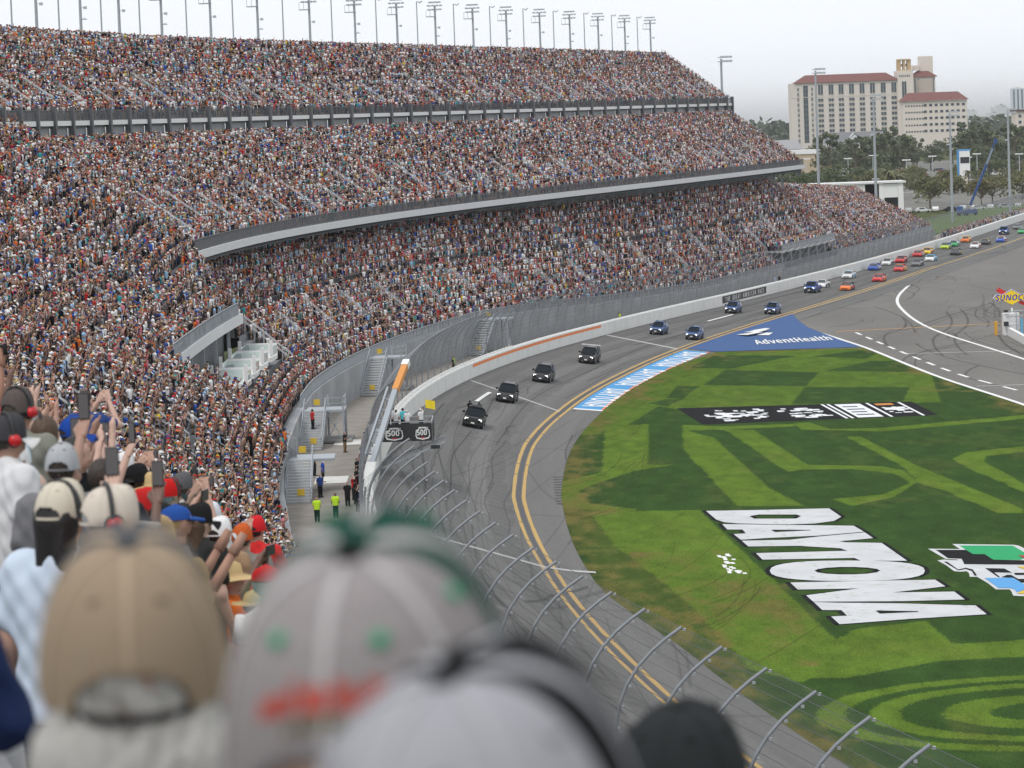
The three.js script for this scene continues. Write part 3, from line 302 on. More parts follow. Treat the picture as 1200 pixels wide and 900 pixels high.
{
  const seatM = mat([0.85, 0.85, 0.85], 0.9, 0, { map: rep(grainTex([128, 130, 133], 0.1, 6), 0.1) }), wallM = mat([0.85, 0.85, 0.85], 0.85, 0, { map: rep(grainTex([160, 163, 166], 0.1, 5), 0.08) }), dark = mat([0.05, 0.05, 0.055], 0.9);
  const railing = (parent, s0, s1, dFn, hFn, bay = 5, panel = false, rm = M.steel) => { // posts and rails in bays
    for (let s = s0; s < s1 - 0.5; s += bay) { const e = Math.min(s + bay, s1), gb = new GB(), n = Math.max(2, Math.round((e - s) / 0.55)); const A = (q, y) => at(q, dFn(q), hFn(q) + y); gb.beam(A(s, 1.12), A(e, 1.12), 0.08, 0.07); gb.beam(A(s, 0.12), A(e, 0.12), 0.05, 0.05); for (let k = 0; k < n; k++) { const q = s + (e - s) * k / n; gb.beam(A(q, 0), A(q, 1.12), k % 3 ? 0.07 : 0.11, k % 3 ? 0.07 : 0.11); } gb.build('railing', rm, parent); if (panel) { const g2 = new GB(); g2.quad(at(s, dFn(s) + 0.12, hFn(s) + 0.1), at(e, dFn(e) + 0.12, hFn(e) + 0.1), at(e, dFn(e) + 0.12, hFn(e) + 0.98), at(s, dFn(s) + 0.12, hFn(s) + 0.98)); g2.build('railing_infill', M.darkSteel, parent); } }
  };
  const steps = (t, parent, name = 'seating_row') => { // stepped terraces, one part per row
    const lo = t === TIERS.lower, n = Math.floor(((lo ? 27.5 : t.d1(400)) - t.d0(400)) / t.row); for (let k = 0; k < n; k++) { const D = (s) => t.d0(s) + t.row * k, Hh = (s) => t.h0(s) + t.sl(s) * t.row * k, dd = k * t.row + t.d0(400), s0 = lo ? (dd > 22.5 ? 716 : dd > 15.6 ? 344 : t.s0) : t.s0; sweep(new GB(), [(s) => [D(s), Hh(s) - t.sl(s) * t.row - 0.1], (s) => [D(s), Hh(s)], (s) => [D(s) + t.row + 0.02, Hh(s)]], s0, t.s1, 12, 1).build(name, seatM, parent); }
  };
  const R = rng(8), railDark = mat([0.14, 0.145, 0.155], 0.55, 0.3);
  const handrails = (t, parent, gap, s0, s1, from = 0.05, to = 0.6) => { for (let s = s0; s < s1; s += gap) { const L = (t.d1(s) - t.d0(s)), a = from + 0.3 * R() * (to - from), b = Math.min(1, a + 0.16 + 0.22 * R()); for (const o of [0, 0.9]) { const P = (f, y) => at(s + o, t.d0(s) + L * f, t.h0(s) + t.sl(s) * L * f + y), gb = new GB(), m = 5; gb.rod(P(a, 1.55), P(b, 1.55), 0.034, 0.034, 5); gb.rod(P(a, 1.05), P(b, 1.05), 0.03, 0.03, 5); for (let k = 0; k <= m; k++) { const f = a + (b - a) * k / m; gb.rod(P(f, 0), P(f, 1.55), 0.03, 0.03, 4); } gb.build('handrail', M.rail, parent); } } };
  // upper tier
  const up = thing('upper_tier', 'topmost seating tier of the long grandstand with pale panelled front', 'grandstand tier'); let t = TIERS.upper;
  steps(t, up); railing(up, t.s0, t.s1, () => 36.2, () => 33.4, 9, false, railDark); handrails(t, up, 13.2, 330, 734, 0.02, 0.3);
  for (let s = t.s0; s < t.s1 - 3; s += 9) { const e = Math.min(s + 8.7, t.s1); sweep(new GB(), [() => [36.0, 32.95], () => [36.0, 33.45], () => [36.5, 33.45]], s, e, 9).build('fascia_panel', M.white, up); sweep(new GB(), [() => [36.5, 31.2], () => [36.5, 32.9]], s, e, 9).build('front_panel', wallM, up); const p = at(e + 0.15, 36, 0); new GB().box(p.x, 33.0, p.z, 0.55, 3.6, 0.8, -turnAt(e)).build('fascia_pier', M.darkSteel, up); }
  for (let s = t.s0; s < t.s1; s += 6) { const e = Math.min(s + 5.9, t.s1); sweep(new GB(), [() => [50.8, 40], () => [50.8, 44.5], () => [51, 44.5], () => [51, 40]], s, e, 6).build('back_wall_panel', M.fascia, up); }
  { const gb = new GB(); for (let k = 0; k < 19; k++) { const d = 36.4 + 0.72 * k, h = 33.4 + 0.5256 * k, a = at(736.2, d, 0), b = at(736.2, d + 0.72, 0); gb.quad(V(a.x, 31, a.z), V(b.x, 31, b.z), V(b.x, h + 0.05, b.z), V(a.x, h + 0.05, a.z)); } gb.build('end_wall', wallM, up); const r = new GB(); r.beam(at(736, 36.2, 34.6), at(736, 50.6, 45.2), 0.07); r.beam(at(736, 36.2, 34.1), at(736, 50.6, 44.7), 0.06); for (let k = 0; k <= 8; k++) r.beam(at(736, 36.2 + 1.8 * k, 33.4 + 1.3 * k), at(736, 36.2 + 1.8 * k, 34.6 + 1.3 * k), 0.07); r.build('end_rail', M.steel, up); }
  // middle tier
  const mid = thing('middle_tier', 'middle seating tier of the grandstand above its white overhanging edge beam', 'grandstand tier'); t = TIERS.middle;
  steps(t, mid); railing(mid, t.s0, t.s1, () => 19.6, () => 20.4, 8, false, railDark); handrails(t, mid, 15, 350, 724, 0.02, 0.4);
  for (let s = t.s0; s < t.s1 - 1; s += 8) { const e = Math.min(s + 7.98, t.s1); sweep(new GB(), [() => [19.9, 19.5], () => [19.35, 19.6], () => [19.35, 20.38], () => [19.9, 20.4]], s, e, 8).build('edge_beam', M.fascia, mid); }
  sweep(new GB(), [() => [19.6, 19.2], () => [27, 20.0], () => [30, 24]], t.s0, t.s1, 12).build('soffit', seatM, mid);
  for (let s = 346; s < 727; s += 8) { const gb = new GB(); gb.beam(at(s, 23.1, 11), at(s, 23.1, 19.6), 0.4, 0.4, V(1, 0, 0)); gb.beam(at(s, 20.2, 19.05), at(s, 23.4, 19.25), 0.3, 0.35); gb.build('column', M.steel, mid); }
  { const gb = new GB(); for (let k = 0; k < 21; k++) { const d = 20.1 + 0.72 * k, h = 20.4 + 0.5184 * k, a = at(727.2, d, 0), b = at(727.2, d + 0.72, 0); gb.quad(V(a.x, h - 2.2, a.z), V(b.x, h - 2.2, b.z), V(b.x, h + 0.05, b.z), V(a.x, h + 0.05, a.z)); } gb.build('end_wall', wallM, mid); const r = new GB(); r.beam(at(727, 19.6, 21.5), at(727, 35, 32.4), 0.07); for (let k = 0; k <= 9; k++) r.beam(at(727, 19.6 + 1.7 * k, 20.4 + 1.2 * k), at(727, 19.6 + 1.7 * k, 21.5 + 1.2 * k), 0.07); r.build('end_rail', M.steel, mid); }
  // lower tier
  const low = thing('lower_tier', 'lowest seating tier of the grandstand along the grey front wall by the walkway', 'grandstand tier'); t = TIERS.lower;
  steps(t, low); railing(low, 325, t.s1, (s) => standFront(s) + 0.25, (s) => frontH(s) + 0.1, 7); handrails(t, low, 20, 350, 815, 0.1, 0.7);
  for (let s = 276; s < t.s1 - 1; s += 10) { const e = Math.min(s + 9.97, t.s1); sweep(new GB(), [(q) => [standFront(q), wallH(q) - 0.05], (q) => [standFront(q), frontH(q) + 0.1], (q) => [standFront(q) + 0.75, frontH(q) + 0.12]], s, e, 5).build('front_wall_panel', wallM, low); }
  railing(low, 344, 790, () => 17.2, (s) => frontH(s) + 0.15 + lowSlope(s) * (16.2 - standFront(s)), 7, false, M.darkSteel); 
  sweep(new GB(), [() => [23.6, 8], () => [23.6, 19.6]], 344, 716, 12).build('back_wall', wallM, low); sweep(new GB(), [() => [27.8, 0], (s) => [27.8, frontH(s) + 0.5 + lowSlope(s) * 19], () => [28.1, 0]], 722, t.s1, 12).build('back_wall', M.fascia, low);
  { const gb = new GB(); for (let k = 0; k < 23; k++) { const d = standFront(830) + 0.7 + 0.8 * k, h = frontH(830) + 0.15 + 0.4 * k, a = at(830.1, d, 0), b = at(830.1, d + 0.8, 0); gb.quad(V(a.x, 0, a.z), V(b.x, 0, b.z), V(b.x, h + 0.05, b.z), V(a.x, h + 0.05, a.z)); } gb.build('end_wall', wallM, low); }
  { const S0 = 652, S1 = 702, Y = 6.1, P = (s, d, h) => at(s, d, h), sl = new GB(); for (let s = S0; s < S1; s += 10) sl.hexa([P(s, 8.7, Y - 0.4), P(s + 10, 8.7, Y - 0.4), P(s + 10, 13.4, Y - 0.4), P(s, 13.4, Y - 0.4), P(s, 8.7, Y), P(s + 10, 8.7, Y), P(s + 10, 13.4, Y), P(s, 13.4, Y)]); sl.build('overhang_slab', M.fascia, low); railing(low, S0, S1, () => 8.8, () => Y, 10); for (let s = S0 + 1; s < S1; s += 8) { const c = new GB(); c.beam(P(s, 9.1, 1), P(s, 9.1, Y - 0.4), 0.3, 0.3, V(1, 0, 0)); c.build('column', M.steel, low); } }
  // near bowl
  const bowl = thing('near_bowl', 'near seating bowl of the grandstand falling steeply towards the walkway', 'grandstand tier');
  for (let k = 0; k < 53; k++) { const d = topD - rowD * (k + 1), h = topFloor - rowH * k, s1 = d < 15.6 ? 276 : 344, s0 = Math.max(-40, k * 1.2 - 40); if (d < 6.3) break; sweep(new GB(), [(s) => [d, h - rowH - 0.02 + bowlLift(s, d)], (s) => [d, h + bowlLift(s, d)], (s) => [d + rowD + 0.01, h + bowlLift(s, d)]], s0, s1, 6, 1).build('seating_row', seatM, bowl); }
  sweep(new GB(), [() => [topD, topFloor], () => [topD, topFloor + 0.35], () => [topD + 2.4, topFloor + 0.35]], -40, 344, 10, 1).build('seating_row', seatM, bowl);
  for (let s = 130; s < 276; s += 10) sweep(new GB(), [(q) => [standFront(q), wallH(q) - 0.05], (q) => [standFront(q), 6.45], (q) => [standFront(q) + 0.7, 6.45]], s, Math.min(276, s + 9.97), 5).build('front_wall_panel', wallM, bowl);
  railing(bowl, 280, 342, () => 15.5, () => bowlFloor(15.7) + 0.02, 6);
  for (let s = 276; s < 342; s += 7) sweep(new GB(), [() => [15.75, bowlFloor(15.9) - 1.0], () => [15.3, bowlFloor(15.9) - 0.95], () => [15.3, bowlFloor(15.9)], () => [15.8, bowlFloor(15.9)]], s + 2, Math.min(344, s + 8.97), 7).build('edge_beam', M.fascia, bowl);
  sweep(new GB(), [() => [17.3, 9], () => [17.3, 14.4]], 276, 344, 10).build('recess_wall', seatM, bowl);
  for (const s of [279, 288, 300, 312, 324, 336]) { const gb = new GB(); gb.beam(at(s, 15.9, 9.2), at(s, 15.9, 13.9), 0.3, 0.3, V(1, 0, 0)); gb.build('column', M.steel, bowl); }
  { const gb = new GB(); const P = (d, h) => at(276, d, h); gb.quad(P(6, 4.4), P(15.6, 8), P(15.6, 14.6), P(6, 7)); gb.build('side_wall', wallM, bowl); const r = new GB(); for (let k = 0; k <= 10; k++) { const d = 6 + k * 0.95, f = bowlFloor(d); r.beam(P(d, f), P(d, f + 1.15), 0.06); } r.beam(P(6, bowlFloor(6) + 1.15), P(15.5, bowlFloor(15.5) + 1.15), 0.08); r.build('side_rail', M.steel, bowl); }
  for (let s = 62; s < 340; s += 13) for (const o of [0, 1.0]) { const a = 8 + R() * 6 + (s > 276 ? 9 : 0), b = Math.min(34, a + 5 + R() * 7), gb = new GB(), P = (d, y) => at(s + o, d, 30.2 - (topD - d) * rowH / rowD + y); gb.rod(P(a, 1.3), P(b, 1.3), 0.04, 0.04, 5); gb.rod(P(a, 0.85), P(b, 0.85), 0.035, 0.035, 5); for (let k = 0; k <= 4; k++) { const d = a + (b - a) * k / 4; gb.rod(P(d, -0.2), P(d, 1.3), 0.03, 0.03, 4); } gb.build('handrail', M.rail, bowl); }
}
// white stepped boxes below the overhang
{
  const glassPane = new THREE.MeshPhysicalMaterial({ color: lin(0.75, 0.86, 0.84), roughness: 0.05, transmission: 0.8, thickness: 0 });
  for (let k = 0; k < 4; k++) { const s = 312 + k * 9, b = thing('viewing_box', ['white viewing box with glass front beside the recess under the overhang', 'white viewing box with glass front, second up from the recess', 'white viewing box with glass front, third up from the recess', 'white viewing box with glass front beside the middle tier columns'][k], 'viewing box', [0, 0, 0], 0, 'white boxes by the overhang'); const f = frontH(s) + 0.15 + lowSlope(s) * (12.6 - standFront(s)); const A = (u, v, h) => at(s + u, 12.2 + v, h); const gb = new GB(); gb.hexa([A(0, 0, f), A(5.6, 0, f), A(5.6, 3, f), A(0, 3, f), A(0, 0, f + 0.4), A(5.6, 0, f + 0.4), A(5.6, 3, f + 0.4), A(0, 3, f + 0.4)]); gb.build('base', M.white, b); const w = new GB(); w.beam(A(0, 0, f + 0.5), A(0, 0, f + 2.1), 0.3, 0.3, V(1, 0, 0)); w.beam(A(0, 3, f + 0.5), A(0, 3, f + 2.1), 0.3, 0.3, V(1, 0, 0)); w.quad(A(5.6, 0, f + 0.4), A(5.6, 3, f + 0.4), A(5.6, 3, f + 1.5), A(5.6, 0, f + 1.5)); w.quad(A(0.1, 3, f + 0.4), A(5.6, 3, f + 0.4), A(5.6, 3, f + 1.4), A(0.1, 3, f + 1.4)); w.build('wall', M.white, b); const g = new GB(); g.quad(A(0, 0.3, f + 0.5), A(0, 2.7, f + 0.5), A(0, 2.7, f + 1.7), A(0, 0.3, f + 1.7)); g.build('pane', glassPane, b); const g2 = new GB(); g2.quad(A(0.3, 0, f + 0.5), A(5.4, 0, f + 0.5), A(5.4, 0, f + 1.3), A(0.3, 0, f + 1.5)); g2.build('pane', glassPane, b); }
}
// ---------- stair towers down to the walkway ----------
function stairUnit(s, label, tower = true) {
  const g = thing('access_stair', label, 'stairs', [0, 0, 0], 0, 'steel stairs from the stand to the walkway'), h0 = wallH(s), h1 = frontH(s) + 0.1, run = 8, n = 15, d0 = standFront(s) - 1.9, d1 = standFront(s) - 0.1, tread = mat([0.42, 0.43, 0.44], 0.7, 0.2);
  for (let k = 0; k < n; k++) { const a = s + run * k / n, y = h0 + (h1 - h0) * (k + 1) / n, gb = new GB(), A = (q, d, h) => at(q, d, h); gb.hexa([A(a, d0, y - 0.16), A(a + run / n * 0.96, d0, y - 0.16), A(a + run / n * 0.96, d1, y - 0.16), A(a, d1, y - 0.16), A(a, d0, y), A(a + run / n * 0.96, d0, y), A(a + run / n * 0.96, d1, y), A(a, d1, y)]); gb.build('step', tread, g); }
  for (const d of [d0 - 0.06, d1 + 0.03]) { const gb = new GB(); gb.beam(at(s, d, h0 + 0.15), at(s + run, d, h1), 0.1, 0.35); gb.beam(at(s, d, h0 + 1.15), at(s + run, d, h1 + 1.1), 0.07, 0.07); for (let k = 0; k <= 8; k++) gb.beam(at(s + run * k / 8, d, h0 + (h1 - h0) * k / 8), at(s + run * k / 8, d, h0 + 1.1 + (h1 - h0) * k / 8), 0.06, 0.06, V(1, 0, 0)); gb.build('handrail', M.steel, g); }
  const gb = new GB(), A = (q, d, h) => at(q, d, h), e = s + run; gb.hexa([A(e, d0 - 1.7, h1 - 0.2), A(e + 4, d0 - 1.7, h1 - 0.2), A(e + 4, d1, h1 - 0.2), A(e, d1, h1 - 0.2), A(e, d0 - 1.7, h1), A(e + 4, d0 - 1.7, h1), A(e + 4, d1, h1), A(e, d1, h1)]); gb.build('landing', M.steel, g);
  if (tower) { const t = new GB(); for (const [u, d] of [[0.1, d0 - 1.6], [3.9, d0 - 1.6], [0.1, d0], [3.9, d0]]) t.beam(A(e + u, d, h0), A(e + u, d, h1 + 1.1), 0.16, 0.16, V(1, 0, 0)); t.beam(A(e + 0.1, d0 - 1.6, h0), A(e + 0.1, d0, h1), 0.09); t.beam(A(e + 0.1, d0, h0), A(e + 0.1, d0 - 1.6, h1), 0.09); t.beam(A(e + 0.1, d0 - 1.6, h0), A(e + 3.9, d0 - 1.6, h1), 0.09); t.beam(A(e + 3.9, d0 - 1.6, h0), A(e + 0.1, d0 - 1.6, h1), 0.09); for (const y of [1.1, 0.6]) { t.beam(A(e, d0 - 1.65, h1 + y), A(e + 4, d0 - 1.65, h1 + y), 0.07); t.beam(A(e, d0 - 1.65, h1 + y), A(e, d0, h1 + y), 0.07); } t.build('tower_frame', M.steel, g); const b = new GB(); const p = at(e + 2, d0 - 0.8, h0 + 0.1); b.box(p.x, p.y, p.z, 3, 0.2, 5.2, -turnAt(e)); b.build('footing', M.concrete, g); }
  for (const [u, y] of [[1.2, 0.35], [run - 0.3, 0.9]]) { const p = at(s + u - 0.15, (d0 + d1) / 2 - 0.2, h0 + (h1 - h0) * u / run + y); new GB().box(p.x, p.y, p.z, 0.55, 0.5, 0.05, -turnAt(s)).build('sign_plate', M.yellow, g); }
}
stairUnit(313, 'steel stair with braced tower and yellow plates nearest the flag stand'); stairUnit(383, 'steel stair with braced tower beside the grey wall of the lower tier'); stairUnit(266, 'steel stair with yellow plates beside the people in safety vests', false); stairUnit(452, 'steel stair with braced tower behind the far bend of the catch fence');
// ---------- flag stand ----------
{
  const g = thing('flag_stand', 'starter platform over the track wall with black sign panels reading 500', 'flag stand'), z0 = -288.5, z1 = -293.6, X0 = -11.4, X1 = -6.6, y = 6.35;
  const fl = new GB(); fl.box((X0 + X1) / 2, y + 0.6, (z0 + z1) / 2, X1 - X0, 0.2, z0 - z1); fl.build('floor', M.steel, g);
  const sg = new GB(); sg.box((X0 + X1) / 2 + 0.35, 7.1, z0 + 0.06, X1 - X0 - 0.7, 1.42, 0.1); sg.build('sign_panel', M.black, g); const s2 = new GB(); s2.box(X1 + 0.06, 7.1, (z0 + z1) / 2, 0.1, 1.42, z0 - z1); s2.build('sign_panel', M.black, g); const pg = new GB(); pg.box(X0 + 0.0, 7.1, z0 + 0.05, 0.68, 1.5, 0.12); pg.build('end_panel', M.galv, g);
  const red = mat([0.6, 0.02, 0.06], 0.6);
  for (const [cx, k] of [[-9.65, 1], [-7.35, 0.82]]) { const fz = z0 + 0.125; const wshape = [[-0.72, -0.28], [-0.62, -0.5], [0, -0.62], [0.62, -0.5], [0.72, -0.28], [0.66, 0.18], [0.4, 0.26], [0.3, 0.42], [-0.3, 0.42], [-0.4, 0.26], [-0.66, 0.18]]; const sp = (list, zz) => { const b = new GB(); const G = new THREE.ShapeGeometry(new THREE.Shape(list.map(([a, c]) => new THREE.Vector2(cx + a * k, 7.1 + c)))), q = G.attributes.position, ix = G.index; for (let i = 0; i < ix.count; i += 3) b.tri(...[0, 1, 2].map((w) => V(q.getX(ix.getX(i + w)), q.getY(ix.getX(i + w)), zz))); return b; };
    sp(wshape, fz).build('emblem', M.white, g); sp(wshape.map(([a, c]) => [a * 0.88, c * 0.82]), fz + 0.006).build('emblem', M.black, g); textGeo('500', 0.46, (x, yy) => V(cx - 0.6 * k + x * k * 0.98, 6.86 + yy, fz + 0.012)).build('lettering', M.white, g); textGeo('DAYTONA', 0.15, (x, yy) => V(cx - 0.42 * k + x * k, 7.36 + yy * 1.1, fz + 0.012)).build('lettering', M.white, g); new GB().box(cx, 6.66, fz + 0.012, 0.32 * k, 0.1, 0.012).build('red_mark', red, g); }
  const rl = new GB(); for (const zz of [z0, z1]) { rl.beam(V(X0, 7.95, zz), V(X1, 7.95, zz), 0.08); } rl.beam(V(X1, 7.95, z0), V(X1, 7.95, z1), 0.08); for (const [x, zz] of [[X0, z0], [X0, z1], [X1, z0], [X1, z1]]) rl.beam(V(x, y, zz), V(x, 8, zz), 0.09, 0.09, V(1, 0, 0)); rl.build('guard_rail', M.steel, g);
  const br = new GB(); br.beam(V(-11.9, 3.8, z0), V(X1 + 1, y - 0.1, z0), 0.16); br.beam(V(-11.9, 3.8, z1), V(X1 + 1, y - 0.1, z1), 0.16); for (const zz of [z0, z1]) br.beam(V(X0 - 0.3, 3.8, zz), V(X0 - 0.3, y, zz), 0.25, 0.25, V(1, 0, 0)); br.build('bracket', M.steel, g);
  // leaning frame with the orange panel
  const leg = new GB(); leg.beam(V(-11.7, 4, -276), V(-9.5, 10.4, -290), 0.42, 0.4); leg.build('leaning_leg', M.steel, g); const l2 = new GB(); l2.beam(V(-12.5, 4, -276.5), V(-10.1, 10.6, -290.6), 0.16, 0.3); for (let k = 1; k < 9; k++) { const t = k / 9; l2.beam(V(-12.5 + 2.4 * t, 4 + 6.6 * t, -276.5 - 14.1 * t), V(-11.7 + 2.2 * t, 4 + 6.4 * t, -276 - 14 * t), 0.12); } l2.build('ladder', M.steel, g);
  const op = new GB(); op.beam(V(-9.5, 10.4, -290), V(-8.75, 12.1, -293.6), 0.5, 0.45); op.build('orange_panel', mat([0.62, 0.27, 0.07], 0.7), g); const wc = new GB(); wc.beam(V(-8.75, 12.1, -293.6), V(-8.6, 12.45, -294.3), 0.56, 0.5); wc.build('white_cap', M.white, g);
  const cam = thing('remote_camera', 'small black camera box hanging beside the flag stand sign', 'camera', [-6.35, 5.75, -287.6]); const cb = new GB(); cb.box(0, 0.2, 0, 0.75, 0.28, 0.4); cb.build('housing', M.black, cam); const cl = new GB(); cl.rod(V(0, 0.2, 0.2), V(0, 0.2, 0.42), 0.1, 0.12, 10); cl.build('lens', M.glass, cam); const ca = new GB(); ca.beam(V(0, 0.3, 0), V(-0.3, 0.75, -0.9), 0.06); ca.build('arm', M.darkSteel, cam);
}
// ---------- light poles on the rim of the stand ----------
{
  const PX = [406.4, 416, 424.7, 433.1, 441.1, 448, 456, 464.5, 474.3, 483.8, 492.7, 502.7, 513.1, 524.3, 533.9, 544.2, 554.1, 564, 574.2, 583.6, 593.7, 604.3, 614.3, 624.1, 634.8, 645.4, 654.7, 666, 676.5, 686.9, 697.6, 708, 718.6, 729.8];
  const flood = () => { const g = thing('floodlight_pole', 'grey floodlight pole with lamp cluster and platform on the rim of the stand', 'light pole', [0, 0, 0], 0, 'floodlight poles along the stand rim'); new GB().rod(V(0, 0, 0), V(0, 7.4, 0), 0.2, 0.16, 8).build('pole', M.steel, g); const l = new GB(); for (const [y, w] of [[6.7, 1.9], [7.35, 2.1], [7.9, 1.6]]) { l.beam(V(-w / 2, y, 0), V(w / 2, y, 0), 0.1); for (let k = 0; k < 4; k++) l.box(-w / 2 + w * k / 3, y + 0.05, 0.15, 0.42, 0.26, 0.5); } l.build('lamp_cluster', M.galv, g); const p = new GB(); p.box(-0.7, 5.6, 0, 1.5, 0.12, 1.2); for (const x of [-1.4, -0.7, 0]) p.beam(V(x, 5.6, 0.55), V(x, 6.7, 0.55), 0.05, 0.05, V(1, 0, 0)); p.beam(V(-1.4, 6.7, 0.55), V(0.05, 6.7, 0.55), 0.05); p.build('platform', M.steel, g); const sp = new GB(); sp.rod(V(0, 3.8, 0), V(0.6, 3.8, 0), 0.05); sp.box(0.62, 3.75, 0, 0.36, 0.34, 0.4); sp.build('speaker', M.galv, g); return g; };
  const slim = () => { const g = thing('slim_light_pole', 'slim grey pole with a small twin lamp on the rim of the stand', 'light pole', [0, 0, 0], 0, 'slim poles along the stand rim'); new GB().rod(V(0, 0, 0), V(0, 7.9, 0), 0.11, 0.09, 7).build('pole', M.steel, g); const l = new GB(); l.beam(V(0, 7.85, 0), V(0.5, 7.75, 0), 0.08); l.beam(V(0.5, 7.6, 0), V(0.95, 7.95, 0), 0.2, 0.12); l.beam(V(0.25, 7.9, 0), V(0.5, 7.6, 0), 0.12); l.build('twin_lamp', M.steel, g); return g; };
  const a = slim(), b = flood(); PX.forEach((s, i) => { const p = at(s, 51.4, 43.7); const src = i % 2 ? b : a, o = i < 2 ? src : dup(src); o.position.copy(p); o.rotation.y = -turnAt(s) + (i % 3) * 0.06; if (i % 2 && i % 4 === 3) { const e = new GB(); e.beam(V(0, 2.2, 0), V(0.5, 2.5, 0), 0.1); e.box(0.5, 2.35, 0, 0.5, 0.14, 0.3); e.build('lower_lamp', M.galv, o); } });
  const base = new GB(); // tall poles behind the far end of the stand
  const tall = (x, z, top, label) => { const g = thing('floodlight_mast', label, 'light pole', [x, 0, z], 0, 'tall masts beyond the stand end'); new GB().rod(V(0, 0, 0), V(0, top, 0), 0.42, 0.24, 10).build('pole', M.steel, g); const l = new GB(); for (const y of [top - 0.6, top + 0.3]) { l.beam(V(-0.8, y, 0), V(2.3, y, 0), 0.18); for (let k = 0; k < 3; k++) l.box(0.2 + k * 0.9, y + 0.1, 0, 0.75, 0.45, 0.9); } l.build('lamp_head', M.galv, g); const b2 = new GB(); b2.box(-0.5, top * 0.72, 0, 1, 0.4, 0.4); b2.build('bracket_box', M.galv, g); };
  tall(47.2, -770, 43, 'grey floodlight mast at the end of the upper tier'); tall(74.3, -850, 40.5, 'grey floodlight mast standing before the hotel'); tall(93.5, -905, 34, 'grey floodlight mast above the low white building'); tall(117.6, -945, 29, 'grey floodlight mast left of the crane boom'); tall(140.6, -1000, 29, 'grey floodlight mast right of the crane boom');
}
